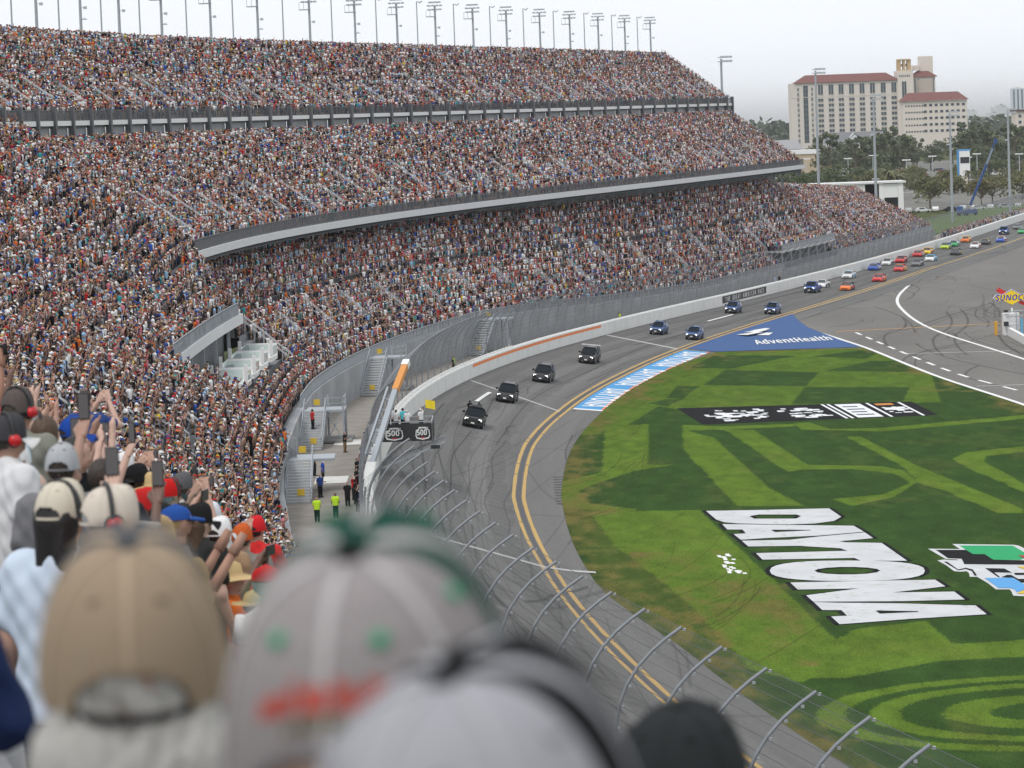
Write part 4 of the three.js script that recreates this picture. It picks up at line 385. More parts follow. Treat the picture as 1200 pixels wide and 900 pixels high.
// ---------- beyond the stand: hotel, houses, trees, parked cars ----------
const BG = { stone: mat([0.63, 0.58, 0.53], 0.9), stone2: mat([0.66, 0.6, 0.54], 0.9), roof: mat([0.16, 0.06, 0.05], 0.9), trim: mat([0.5, 0.36, 0.2], 0.9), win: mat([0.05, 0.07, 0.085], 0.15), grey: mat([0.2, 0.2, 0.21], 0.85) };
{
  const Z = -2400, hx = (X) => 193 + (X - 104) / 7, g = thing('hotel', 'pale tan high-rise hotel with red hipped roof and square crown tower', 'hotel', [0, 0, Z]);
  const blk = (x0, x1, y0, y1, z0, z1, m, n) => { const b = new GB(); b.box((x0 + x1) / 2, (y0 + y1) / 2, (z0 + z1) / 2, x1 - x0, y1 - y0, z1 - z0); return b.build(n, m, g); };
  blk(hx(104), hx(603), 0, 47.6, -22, 0, BG.stone, 'wall'); blk(hx(603), hx(677), 0, 53.6, -20, 1.6, BG.stone2, 'tower_wall'); blk(hx(677), hx(785), 0, 49, -26, -5, BG.stone, 'wing_wall'); blk(hx(700), hx(770), 28, 47, -5, -4.6, mat([0.45, 0.39, 0.34], 0.9), 'wing_panel');
  const hip = (x0, x1, y0, y1, z0, z1, ins) => { const b = new GB(), o = 1.2, P = [V(x0 - o, y0, z1 + o), V(x1 + o, y0, z1 + o), V(x1 + o, y0, z0 - o), V(x0 - o, y0, z0 - o)], zm = (z0 + z1) / 2, a = V(x0 + ins, y1, zm), c = V(x1 - ins, y1, zm); b.quad(P[0], P[1], c, a); b.quad(P[2], P[3], a, c); b.tri(P[1], P[2], c); b.tri(P[3], P[0], a); b.quad(P[0], P[3], P[2], P[1]); return b; };
  const r1 = hip(hx(130), hx(606), 47.7, 53, -22, 0, 7).build('roof', BG.roof, g); hip(hx(677), hx(790), 49.1, 53.6, -26, -5, 5).build('roof', BG.roof, g);
  const cr = new GB(); for (const X of [614, 638, 661]) cr.box(hx(X), 57.2, -4, X === 638 ? 1.4 : 2.4, 7.2, 7); cr.box(hx(637.5), 61, -4, 8.6, 0.9, 8); cr.box(hx(637.5), 57.3, -4, 8.4, 1.4, 1.2); cr.box(hx(637.5), 53.9, -4, 9, 0.8, 8.4); cr.build('crown', BG.trim, g); blk(hx(720), hx(783), 50, 63, -24, -14, BG.stone2, 'lift_tower'); blk(hx(684), hx(716), 53.6, 57, -18, -10, BG.stone2, 'plant_room');
  const win = (X0, X1, y0, y1, z = 0.06) => { const b = new GB(); b.box((hx(X0) + hx(X1)) / 2, (y0 + y1) / 2, z, hx(X1) - hx(X0), y1 - y0, 0.24); const w = b.build('window', BG.win, g); const f = new GB(); f.box((hx(X0) + hx(X1)) / 2, y0 - 0.12, z + 0.16, hx(X1) - hx(X0) + 0.5, 0.24, 0.3); f.box((hx(X0) + hx(X1)) / 2, (y0 + y1) / 2, z + 0.14, 0.16, y1 - y0, 0.1); f.build('frame', BG.stone2, w); };
  const cols = [243, 292, 339, 388, 437, 486, 536, 586];
  for (const X of cols) { win(X - 11, X + 11, 39.6, 46.2); for (let k = 0; k < 10; k++) win(X - 12, X + 12, 35.0 - 3.43 * k, 37.0 - 3.43 * k); }
  for (const X of [138, 203]) for (let k = 0; k < 12; k++) win(X - 4, X + 4, 42.6 - 3.43 * k, 44.6 - 3.43 * k);
  { const b = new GB(); b.box(hx(173), 27, 0.06, 3.1, 38, 0.24); const w = b.build('window', BG.win, g); const f = new GB(); for (let k = 0; k < 11; k++) f.box(hx(173), 9.5 + 3.43 * k, 0.22, 3.1, 0.3, 0.12); f.box(hx(173), 27, 0.22, 0.15, 38, 0.12); f.build('frame', BG.grey, w); }
  win(623, 643, 28, 46.5, 1.66); for (const X of [690, 706, 776]) { const b = new GB(); b.box(hx(X), 38, -4.9, 0.9, 20, 0.3); b.build('reveal', BG.grey, g); }
  const band = new GB(); for (const y of [38.3, 4.5]) band.box((hx(104) + hx(603)) / 2, y, 0.1, hx(603) - hx(104), 0.35, 0.3); band.build('string_course', BG.stone2, g);
  { const q = new GB(); for (let k = 0; k < 6; k++) q.box(hx(613) + k * 1.3, 50.2, 1.68, 0.8, 1.3, 0.12); q.build('sign_marks', BG.grey, g); }
  const an = thing('hotel_annex', 'lower tan annex with red roof and rows of small windows before the hotel', 'building', [0, 0, -2300]); const b = new GB(); b.box(277, 16.5, -10, 41, 33, 20); b.build('wall', BG.stone2, an); hip(256.5, 297.5, 33.1, 38.4, -20, 0, 4.5).build('roof', BG.roof, an);
  for (let r = 0; r < 5; r++) for (let k = 0; k < 22; k++) { const x = 258.4 + k * 1.75, y = 30 - r * 4.1; if (k < 7) { const w = new GB(); w.box(x, y, 0.06, 0.95, 1.0, 0.22); w.build('window', BG.win, an); } else if (k % 2) { const w = new GB(); w.box(x, y + 0.2, 0.06, 1.9, 1.6, 0.22); w.build('window', BG.win, an); } }
}
function house(x, z, w, d, h, rh, label, opt = {}) { const g = thing('white_house', label, 'house', [x, 0, z], opt.turn || 0, 'white houses before the hotel'); new GB().box(0, h / 2, 0, w, h, d).build('wall', mat([0.72, 0.73, 0.74], 0.8), g); if (opt.base) new GB().box(0, 1.6, d / 2 + 0.1, w + 0.2, 3.2, 0.3).build('base_course', mat([0.6, 0.45, 0.2], 0.9), g); const r = new GB(), o = 0.8, A = V(-w / 2 - o, h, d / 2 + o), B = V(w / 2 + o, h, d / 2 + o), C = V(w / 2 + o, h, -d / 2 - o), D = V(-w / 2 - o, h, -d / 2 - o), e = V(-w / 2 - o, h + rh, 0), f = V(w / 2 + o, h + rh, 0); r.quad(A, B, f, e); r.quad(C, D, e, f); r.quad(A, B, C, D); r.build('roof', mat(opt.roof || [0.16, 0.16, 0.17], 0.9), g); const wl = new GB(); wl.tri(V(-w / 2, h, d / 2), V(-w / 2, h, -d / 2), V(-w / 2, h + rh * 0.95, 0)); wl.tri(V(w / 2, h, d / 2), V(w / 2, h, -d / 2), V(w / 2, h + rh * 0.95, 0)); wl.build('gable', mat([0.72, 0.73, 0.74], 0.8), g); const n = Math.max(2, Math.round(w / 4)); for (let k = 0; k < n; k++) { const wn = new GB(); wn.box(-w / 2 + w * (k + 0.5) / n, h * 0.66, d / 2 + 0.06, 1.1, 1.7, 0.16); wn.build('window', BG.win, g); } if (opt.dormer) { const q = new GB(), y = h + rh * 0.2; q.tri(V(-3.5, y, d / 2 + 0.4), V(3.5, y, d / 2 + 0.4), V(0, y + 3.2, d / 2 + 0.4)); q.build('dormer', mat([0.7, 0.71, 0.72], 0.8), g); const q2 = new GB(); q2.quad(V(-4, y - 0.2, d / 2 + 0.9), V(0, y + 3.6, d / 2 + 0.9), V(0, y + 3.6, 0), V(-4, y - 0.2, 0)); q2.quad(V(4, y - 0.2, d / 2 + 0.9), V(0, y + 3.6, d / 2 + 0.9), V(0, y + 3.6, 0), V(4, y - 0.2, 0)); q2.build('dormer_roof', mat([0.62, 0.63, 0.64], 0.8), g); } return g; }
house(183, -1880, 30, 16, 13, 5, 'long white house with grey roof, dormer gable and yellow base', { base: 1, dormer: 1 }); house(146, -1890, 18, 11, 10, 5, 'white house with broad pale gable roof beside the hotel foot', { roof: [0.32, 0.32, 0.33], turn: 0.5 }); house(128, -1860, 11, 9, 11, 4, 'small white gabled house at the edge of the stand', { roof: [0.3, 0.3, 0.31], turn: 0.6 });
{ const g = thing('tan_shed', 'flat tan shed with white roof edge in front of the gabled houses', 'shed', [139, 0, -1700]); new GB().box(0, 5, 0, 22, 10, 14).build('wall', mat([0.5, 0.4, 0.27], 0.9), g); new GB().box(0, 10.8, 0, 23, 1.9, 15).build('roof', M.white, g); for (let k = 0; k < 6; k++) new GB().box(-9 + k * 3.6, 5, 7.05, 0.25, 9.6, 0.16).build('rib', mat([0.42, 0.33, 0.22], 0.9), g); }
{ const g = thing('low_white_building', 'low white flat-roofed building with dark doorway behind the stand end', 'building', [108, 0, -1045]); new GB().box(-9, 4.6, -6, 20, 9.2, 12).build('wall', M.white, g); new GB().box(-5, 9.35, -6, 27.5, 0.5, 13.4).build('roof', mat([0.68, 0.68, 0.68], 0.8), g); new GB().box(1.6, 6.9, -5, 9.6, 4, 10).build('upper_wall', M.white, g); new GB().box(-0.8, 3, -0.05, 3.4, 5.4, 0.2).build('door', M.glass, g); for (const x of [1.6, 7.2]) new GB().box(x, 4.6, -0.6, 1.5, 9.2, 1.5).build('column', M.white, g); new GB().box(4.4, 3.4, -3, 4.4, 6, 0.2).build('window', M.glass, g); new GB().box(4, 3, -8, 8, 6, 2).build('inner_wall', BG.stone, g); new GB().box(0, 10.45, 0, 2, 0.3, 2).build('roof_hatch', M.galv, g); }
{ const g = thing('sign_tower', 'white roadside pylon sign with blue edge and black screen', 'sign', [166.5, 0, -1300], -0.15); new GB().box(0.2, 9.6, 0, 3.9, 9, 1.2).build('panel', M.white, g); new GB().box(-2.1, 9.8, 0, 0.8, 9.6, 1.5).build('blue_edge', mat([0.06, 0.25, 0.5], 0.6), g); new GB().box(0.3, 10.8, 0.66, 3.2, 2.2, 0.1).build('screen', M.black, g); new GB().box(0.2, 14.4, 0, 4.4, 0.6, 1.3).build('cap', mat([0.1, 0.32, 0.6], 0.6), g); new GB().box(0, 2.6, 0, 3.2, 5.2, 1).build('base', BG.stone, g); }
{ const g = thing('crane_boom', 'blue telescopic crane boom raised behind the far crowd', 'crane', [129.5, 0, -1000]); const b = new GB(); b.beam(V(0, 3.2, 0), V(4.9, 14.5, 0), 0.6, 0.65); b.build('boom_section', mat([0.02, 0.06, 0.2], 0.5), g); const c = new GB(); c.beam(V(4.9, 14.5, 0), V(6.6, 18.6, 0), 0.45, 0.5); c.build('boom_section', mat([0.2, 0.25, 0.33], 0.5), g); const d = new GB(); d.beam(V(6.6, 18.6, 0), V(7.3, 20.6, 0), 0.35, 0.4); d.box(7.5, 20.7, 0, 0.9, 1.3, 0.9); d.build('boom_head', mat([0.03, 0.07, 0.22], 0.5), g); const e = new GB(); e.box(-1, 1.4, 0, 5.5, 1.2, 2.4); e.box(-3, 2.3, 0, 1.6, 1.2, 2); e.build('carrier', mat([0.03, 0.08, 0.25], 0.5), g); for (const x of [-3.4, -1.4, 1.2]) { const w = new GB(); w.rod(V(x, 0.6, 1.5), V(x, 0.6, 1.15), 0.6, 0.6, 12); w.build('wheel', M.tyre, g); } }
{ const R = rng(404); for (const [x, z, w, h, l] of [[860, -6000, 20, 50, 'far pale tower block on the horizon beside a taller tower'], [893, -6000, 24, 46, 'far pale tower block on the horizon, the shorter of the pair'], [905, -6100, 20, 120, 'far slim skyscraper on the horizon at the city edge']]) { const g = thing('far_tower', l, 'tower', [x, 0, z], 0, 'far towers on the horizon'); new GB().box(0, h / 2, 0, w, h, 20).build('wall', mat([0.55, 0.6, 0.64], 0.8), g); for (let k = 0; k < 3; k++) new GB().box(-w / 3 + k * w / 3, h / 2, 10.1, w / 8, h * 0.92, 0.4).build('window_strip', BG.win, g); new GB().box(0, h + 1, 0, w * 0.4, 3, 8).build('roof_house', BG.stone2, g); } for (let k = 0; k < 18; k++) { const x = 650 + k * 13 + R() * 8, h = 10 + R() * 14, g = thing('far_block', 'low pale block in the hazy skyline left of the far towers', 'building', [x, 0, -5200 - R() * 500], 0, 'low blocks on the skyline'); new GB().box(0, h / 2, 0, 9 + R() * 14, h, 16).build('wall', mat([0.55, 0.56, 0.57], 0.9), g); new GB().box(1, h + 0.8, 0, 4, 1.6, 5).build('roof_house', BG.grey, g); } }
{ const g = thing('apartment_block', 'tan apartment block with red roof partly hidden by trees right of the annex', 'building', [357, 0, -2350]); new GB().box(0, 12, 0, 46, 24, 18).build('wall', BG.stone2, g); new GB().box(0, 24.6, 0, 48, 1.4, 20).build('roof_edge', mat([0.12, 0.08, 0.07], 0.9), g); for (let r = 0; r < 5; r++) for (let k = 0; k < 12; k++) new GB().box(-20 + k * 3.6, 21 - r * 4, 9.1, 1.8, 1.9, 0.2).build('window', BG.win, g); const h = thing('apartment_block', 'tan villa with orange-red roof at the far right above the trees', 'building', [318, 0, -1980]); new GB().box(6, 10, 0, 14, 20, 14).build('wall', BG.stone2, h); const r = new GB(); r.quad(V(-2, 20, 8), V(14, 20, 8), V(12, 24, 0), V(0, 24, 0)); r.quad(V(-2, 20, -8), V(14, 20, -8), V(12, 24, 0), V(0, 24, 0)); r.tri(V(-2, 20, 8), V(-2, 20, -8), V(0, 24, 0)); r.tri(V(14, 20, 8), V(14, 20, -8), V(12, 24, 0)); r.build('roof', mat([0.3, 0.1, 0.04], 0.9), h); for (let k = 0; k < 3; k++) new GB().box(2 + k * 4, 16, 7.06, 1.4, 2, 0.2).build('window', BG.win, h); }
// parking lot, roads
setting('parking_lot', new THREE.PlaneGeometry(330, 900).rotateX(-Math.PI / 2).translate(215, -0.06, -1520), mat([0.9, 0.9, 0.88], 0.95, 0, { map: rep(grainTex([112, 111, 106], 0.16, 8), 30, 90) }), 'grey car park asphalt behind the stand');
setting('verge', sweep(new GB(), [(q) => [12, wallH(q) + 0.06], () => [30, 0.16]], 832, 1080, 12).geo(), mat([0.9, 0.9, 0.9], 1, 0, { map: rep(grainTex([82, 104, 46], 0.25, 8, 10), 0.4) }), 'strip of grass beyond the end of the stand');
{ const p = []; for (let k = 0; k <= 12; k++) p.push([120 + k * 22, 0, -1290 - k * 6 - 3 * Math.sin(k * 0.5)]); setting('road', stripe(new GB(), p, 16, -0.03).geo(), mat([0.26, 0.255, 0.245], 0.9), 'pale road crossing behind the trees'); }

// ---------- trees ----------
function leafCrown(R, lobes, n, size, squash = 1) { const gb = new GB(); for (let k = 0; k < n; k++) { const L = lobes[Math.floor(R() * lobes.length)], r = Math.pow(R(), 0.42), th = R() * 6.283, ph = Math.acos(2 * R() - 1), c = V(L[0] + L[3] * r * Math.sin(ph) * Math.cos(th), L[1] + L[3] * squash * r * Math.cos(ph), L[2] + L[3] * r * Math.sin(ph) * Math.sin(th)); const s = size * (0.6 + 0.8 * R()), a = V(R() - 0.5, (R() - 0.5) * 0.7, R() - 0.5).normalize().multiplyScalar(s), b = V(R() - 0.5, R() - 0.5, R() - 0.5).cross(a).normalize().multiplyScalar(s * 0.7), t = 0.75 + 0.5 * R(); gb.tint(new THREE.Color(t * (0.9 + 0.2 * R()), t, t * 0.9)); gb.quad(c.clone().sub(a), c.clone().add(b), c.clone().add(a), c.clone().sub(b)); } return gb.geo(); }
const leafMat = (r, g, b) => new THREE.MeshPhysicalMaterial({ color: lin(r, g, b), roughness: 0.95, vertexColors: true, side: THREE.DoubleSide, transmission: 0.25, thickness: 0 });
const LEAF = [leafMat(0.075, 0.1, 0.036), leafMat(0.13, 0.13, 0.055), leafMat(0.11, 0.13, 0.07), leafMat(0.16, 0.14, 0.07)], BARK = mat([0.13, 0.1, 0.075], 0.95);
function treeProto(seed, h, w, kind, leaf) { const R = rng(seed), g = new THREE.Group(), tr = new GB(), lobes = []; const th = h * (kind === 'pine' ? 0.6 : 0.28), n = kind === 'pine' ? 9 : 13; tr.rod(V(0, -0.2, 0), V(0.2, th, 0), h * 0.03, h * 0.018, 7); for (let k = 0; k < n; k++) { const a = k * 2.4 + R(), f = 0.25 + 0.75 * R(), y = kind === 'pine' ? h * (0.58 + 0.4 * k / n) : h * (0.38 + 0.5 * Math.pow(R(), 0.8)), rr = w * 0.5 * f * (kind === 'pine' ? 0.8 : Math.sqrt(Math.max(0.1, 1 - Math.pow((y / h - 0.45) * 1.7, 2)))), c = V(Math.cos(a) * rr, y, Math.sin(a) * rr); lobes.push([c.x, c.y, c.z, w * (kind === 'pine' ? 0.13 : 0.2) * (0.7 + 0.6 * R())]); tr.rod(V(0.2, Math.min(th, y * 0.75), 0), c, h * 0.012, h * 0.005, 5); } const t = sh(new THREE.Mesh(tr.geo(), BARK)), c = sh(new THREE.Mesh(leafCrown(R, lobes, kind === 'pine' ? 520 : 950, h * 0.042, kind === 'pine' ? 0.6 : 0.75), leaf)); t.name = 'trunk'; c.name = 'crown'; g.add(t, c); return g; }
function palmProto(seed) { const R = rng(seed), g = new THREE.Group(), tr = new GB(); tr.path([V(0, -0.2, 0), V(0.15, 3, 0), V(0.1, 6.5, 0), V(0, 9.4, 0)], 0.28, 8); const t = sh(new THREE.Mesh(tr.geo(), mat([0.2, 0.17, 0.13], 0.95))); t.name = 'trunk'; const f = new GB(); for (let k = 0; k < 34; k++) { const a = k * 2.4, el = -0.5 + 1.5 * R(), L = 2.6 + R() * 0.9; let p = V(0, 9.4, 0), e = el; const st = 5; for (let i = 0; i < st; i++) { const q = p.clone().add(V(Math.cos(a) * Math.cos(e), Math.sin(e), Math.sin(a) * Math.cos(e)).multiplyScalar(L / st)), s = V(-Math.sin(a), -0.35, Math.cos(a)).multiplyScalar(0.42 * (1 - i / st * 0.7)), s2 = V(Math.sin(a), -0.35, -Math.cos(a)).multiplyScalar(0.42 * (1 - i / st * 0.7)); const tt = 0.8 + 0.4 * R(); f.tint(new THREE.Color(tt, tt, tt)); f.quad(p, q, q.clone().add(s), p.clone().add(s)); f.quad(p, q, q.clone().add(s2), p.clone().add(s2)); p = q; e -= 0.32; } } const c = sh(new THREE.Mesh(f.geo(), LEAF[1])); c.name = 'crown'; g.add(t, c); return g; }
const TREES = [treeProto(1, 11, 13, 'oak', LEAF[0]), treeProto(2, 11, 14, 'oak', LEAF[1]), treeProto(3, 12, 12, 'oak', LEAF[2]), treeProto(4, 17, 11, 'pine', LEAF[2]), treeProto(5, 10, 12, 'oak', LEAF[3])], PALM = palmProto(9);
{
  const put = (proto, name, x, z, sc, turn, label, group) => { const o = proto.clone(); o.name = numbered(name); o.position.set(x, 0, z); o.scale.setScalar(sc); o.rotation.y = turn; scene.add(o); tag(o, label, 'tree', group); };
  const R = rng(62);
  // [px-independent placements: x, z, scale, kind]
  const near = [[101, -1180, 1.05, 0], [112, -1225, 1.1, 0], [122, -1190, 0.95, 1], [118, -1150, 0.8, 4], [131, -1215, 0.85, 1], [139, -1120, 1.0, 1], [129, -1090, 0.95, 1], [144, -1085, 0.9, 4], [150, -1105, 0.85, 1], [158, -1090, 0.95, 1], [166, -1100, 0.9, 4], [173, -1080, 0.9, 1], [136, -1150, 0.8, 0], [181, -1110, 0.9, 1], [94, -1200, 1.15, 0]];
  near.forEach(([x, z, s, k], i) => put(TREES[k], 'oak_tree', x, z, s, i * 1.3, ['dark green rounded tree growing behind the far end of the stand', 'olive green spreading tree behind the crane and masts', '', '', 'brownish thin-leaved tree among the olive trees behind the stand'][k], 'trees behind the stand'));
  for (let k = 0; k < 90; k++) { const z = -1480 - R() * 600, f = 0.086 + R() * 0.07, kind = R() < 0.35 ? 3 : 2; put(TREES[kind], kind === 3 ? 'pine_tree' : 'broadleaf_tree', -z * f, z, 0.8 + R() * 0.45, R() * 6, kind === 3 ? 'tall open pine standing in the dark wood before the hotel' : 'dark broadleaf tree in the wood at the foot of the hotel', 'wood before the hotel'); }
  for (let k = 0; k < 46; k++) { const z = -1180 - R() * 330, f = 0.08 + R() * 0.068; put(TREES[R() < 0.5 ? 1 : 0], 'car_park_tree', -z * f, z, 0.42 + R() * 0.35, R() * 6, 'small tree planted among the parked cars', 'trees in the car park'); }
  for (const [x, z, s] of [[113.5, -1062, 1.25], [117, -1064, 1.1], [164, -1270, 0.75], [171, -1290, 0.8], [178, -1285, 0.75], [158, -1280, 0.6], [186, -1275, 0.8], [193, -1290, 0.7]]) put(PALM, 'palm_tree', x, z, s, x, z > -1100 ? 'tall palm beside the low white building' : 'short palm by the roadside pylon sign', 'palms beyond the stand');
  // distant woods as one mass
  const fw = leafCrown(rng(90), Array.from({ length: 150 }, (_, k) => [120 + k * 8.2 + 30 * R(), 5 + 7 * R(), -3000 - 900 * R(), 16 + 10 * R()]), 9000, 3.4, 0.5);
  tag(mesh('distant_woods', fw, leafMat(0.06, 0.075, 0.045)), 'hazy belt of distant woods along the horizon', null, null, 'stuff');
}
// lamp posts and parked cars
{
  const lp = thing('car_park_lamp', 'pale lamp post with flat twin head among the parked cars', 'lamp post', [0, 0, 0], 0, 'lamp posts in the car park'); new GB().rod(V(0, 0, 0), V(0, 11, 0), 0.2, 0.14, 7).build('pole', M.galv, lp); const hd = new GB(); hd.box(0, 11.1, 0, 3.2, 0.4, 0.9); hd.build('lamp_head', M.white, lp); lp.position.set(136, 0, -1420);
  for (const [x, z] of [[149, -1330], [167, -1400], [173, -1340], [187, -1420], [198, -1380], [202, -1300], [214, -1260], [122, -1450], [152, -1480]]) dup(lp, [x, 0, z]);
  const gs = thing('road_sign', 'green road sign on a post by the far road', 'sign', [193, 0, -1240]); new GB().box(0, 7.4, 0, 5, 2.6, 0.2).build('panel', mat([0.0, 0.16, 0.08], 0.6), gs); new GB().rod(V(1.8, 0, 0), V(1.8, 6.6, 0), 0.15).build('post', M.galv, gs);
  const R = rng(31), cols = [['white', [0.7, 0.7, 0.7]], ['black', [0.02, 0.02, 0.022]], ['silver', [0.4, 0.41, 0.42]], ['red', [0.35, 0.02, 0.02]], ['blue', [0.03, 0.08, 0.25]], ['dark grey', [0.08, 0.08, 0.09]]];
  const protos = cols.map(([n, c]) => { const g = new THREE.Group(), b = new GB(), P = [[-2.3, 0.4], [-2.3, 0.95], [-1.9, 1.0], [-1.3, 1.5], [0.5, 1.52], [1.15, 1.02], [2.1, 0.9], [2.35, 0.7], [2.35, 0.4]], w = 0.9; for (let i = 0; i < P.length; i++) { const [a0, a1] = P[i], [b0, b1] = P[(i + 1) % P.length]; b.quad(V(a0, a1, w), V(b0, b1, w), V(b0, b1, -w), V(a0, a1, -w)); } const s = new THREE.ShapeGeometry(new THREE.Shape(P.map((p) => new THREE.Vector2(...p)))), q = s.attributes.position, ix = s.index; for (const z of [w, -w]) for (let i = 0; i < ix.count; i += 3) b.tri(...[0, 1, 2].map((k) => V(q.getX(ix.getX(i + k)), q.getY(ix.getX(i + k)), z))); const m = sh(new THREE.Mesh(b.geo(), mat(c, 0.3, 0.1))); m.name = 'body'; g.add(m); const gl = new GB(); gl.box(-0.4, 1.26, 0, 1.5, 0.34, 1.83); gl.box(0.85, 1.28, 0, 0.34, 0.3, 1.5); const gm = sh(new THREE.Mesh(gl.geo(), M.glass)); gm.name = 'window'; g.add(gm); for (const x of [-1.4, 1.45]) for (const z of [0.85, -0.85]) { const wl = new GB(); wl.rod(V(x, 0.33, z - 0.1), V(x, 0.33, z + 0.1), 0.33, 0.33, 10); const wm = sh(new THREE.Mesh(wl.geo(), M.tyre)); wm.name = 'wheel'; g.add(wm); } return [n, g]; });
  for (let k = 0; k < 120; k++) { const row = k % 8, z = -1340 - row * 46 - R() * 3, f = 0.084 + 0.062 * R(), [n, g] = protos[Math.floor(Math.pow(R(), 1.4) * 6)], o = g.clone(); o.name = numbered('parked_car'); o.position.set(-z * f, -0.04, z); o.rotation.y = (R() < 0.5 ? 0 : Math.PI) + (R() < 0.5 ? 1.35 : 0.1); scene.add(o); tag(o, `${n} car parked in the crowded car park beyond the stand`, 'car', 'cars parked beyond the stand'); }
  for (let k = 0; k < 16; k++) { const [n, g] = protos[Math.floor(R() * 3)], o = g.clone(); o.name = numbered('parked_car'); o.position.set(118 + k * 4.2, -0.04, -1045 - R() * 8 - k * 1.5); o.rotation.y = R() < 0.5 ? 0.1 : 1.5; scene.add(o); tag(o, `${n} car parked under the trees behind the far crowd`, 'car', 'cars under the trees'); }
}
scene.fog = new THREE.FogExp2(0xe4eaf0, 0.000045);
// ---------- vehicles on the track ----------
function loft(secs, close = true) { // secs: [x, ring of [y, z]]; skin between rings
  const gb = new GB(), n = secs[0][1].length; for (let i = 0; i + 1 < secs.length; i++) for (let j = 0; j < n; j++) { const k = (j + 1) % n, P = (s, q) => V(secs[s][0] + (secs[s][2] ? secs[s][2][q] : 0), secs[s][1][q][0], secs[s][1][q][1]); gb.quad(P(i, j), P(i, k), P(i + 1, k), P(i + 1, j)); } if (close) for (const i of [0, secs.length - 1]) { const r = secs[i][1]; for (let j = 1; j + 1 < n; j++) gb.tri(...[0, j, j + 1].map((q) => V(secs[i][0], r[q][0], r[q][1]))); } return gb; }
const ring = (yb, ym, yt, wb, wm, wt) => [[yb, wb], [ym, wm], [yt - 0.06, wt + 0.02], [yt, wt - 0.06], [yt, -wt + 0.06], [yt - 0.06, -wt - 0.02], [ym, -wm], [yb, -wb]];
function wheels(g, xs, zw, r, w, rimM) { for (const x of xs) for (const s of [1, -1]) { const t = new GB(); t.rod(V(x, r, s * (zw - w)), V(x, r, s * zw), r, r, 20); const m = t.build('wheel', M.tyre, g); const q = new GB(); q.rod(V(x, r, s * zw), V(x, r, s * (zw + 0.015)), r * 0.64, r * 0.6, 14); for (let k = 0; k < 5; k++) { const a = k * 1.2566; q.beam(V(x, r, s * (zw + 0.02)), V(x + Math.cos(a) * r * 0.58, r + Math.sin(a) * r * 0.58, s * (zw + 0.02)), 0.06, 0.03); } q.build('rim', rimM, m); } }
const lampM = mat([0.85, 0.86, 0.84], 0.2, 0, { emissive: lin(0.9, 0.9, 0.82), emissiveIntensity: 2.2 });
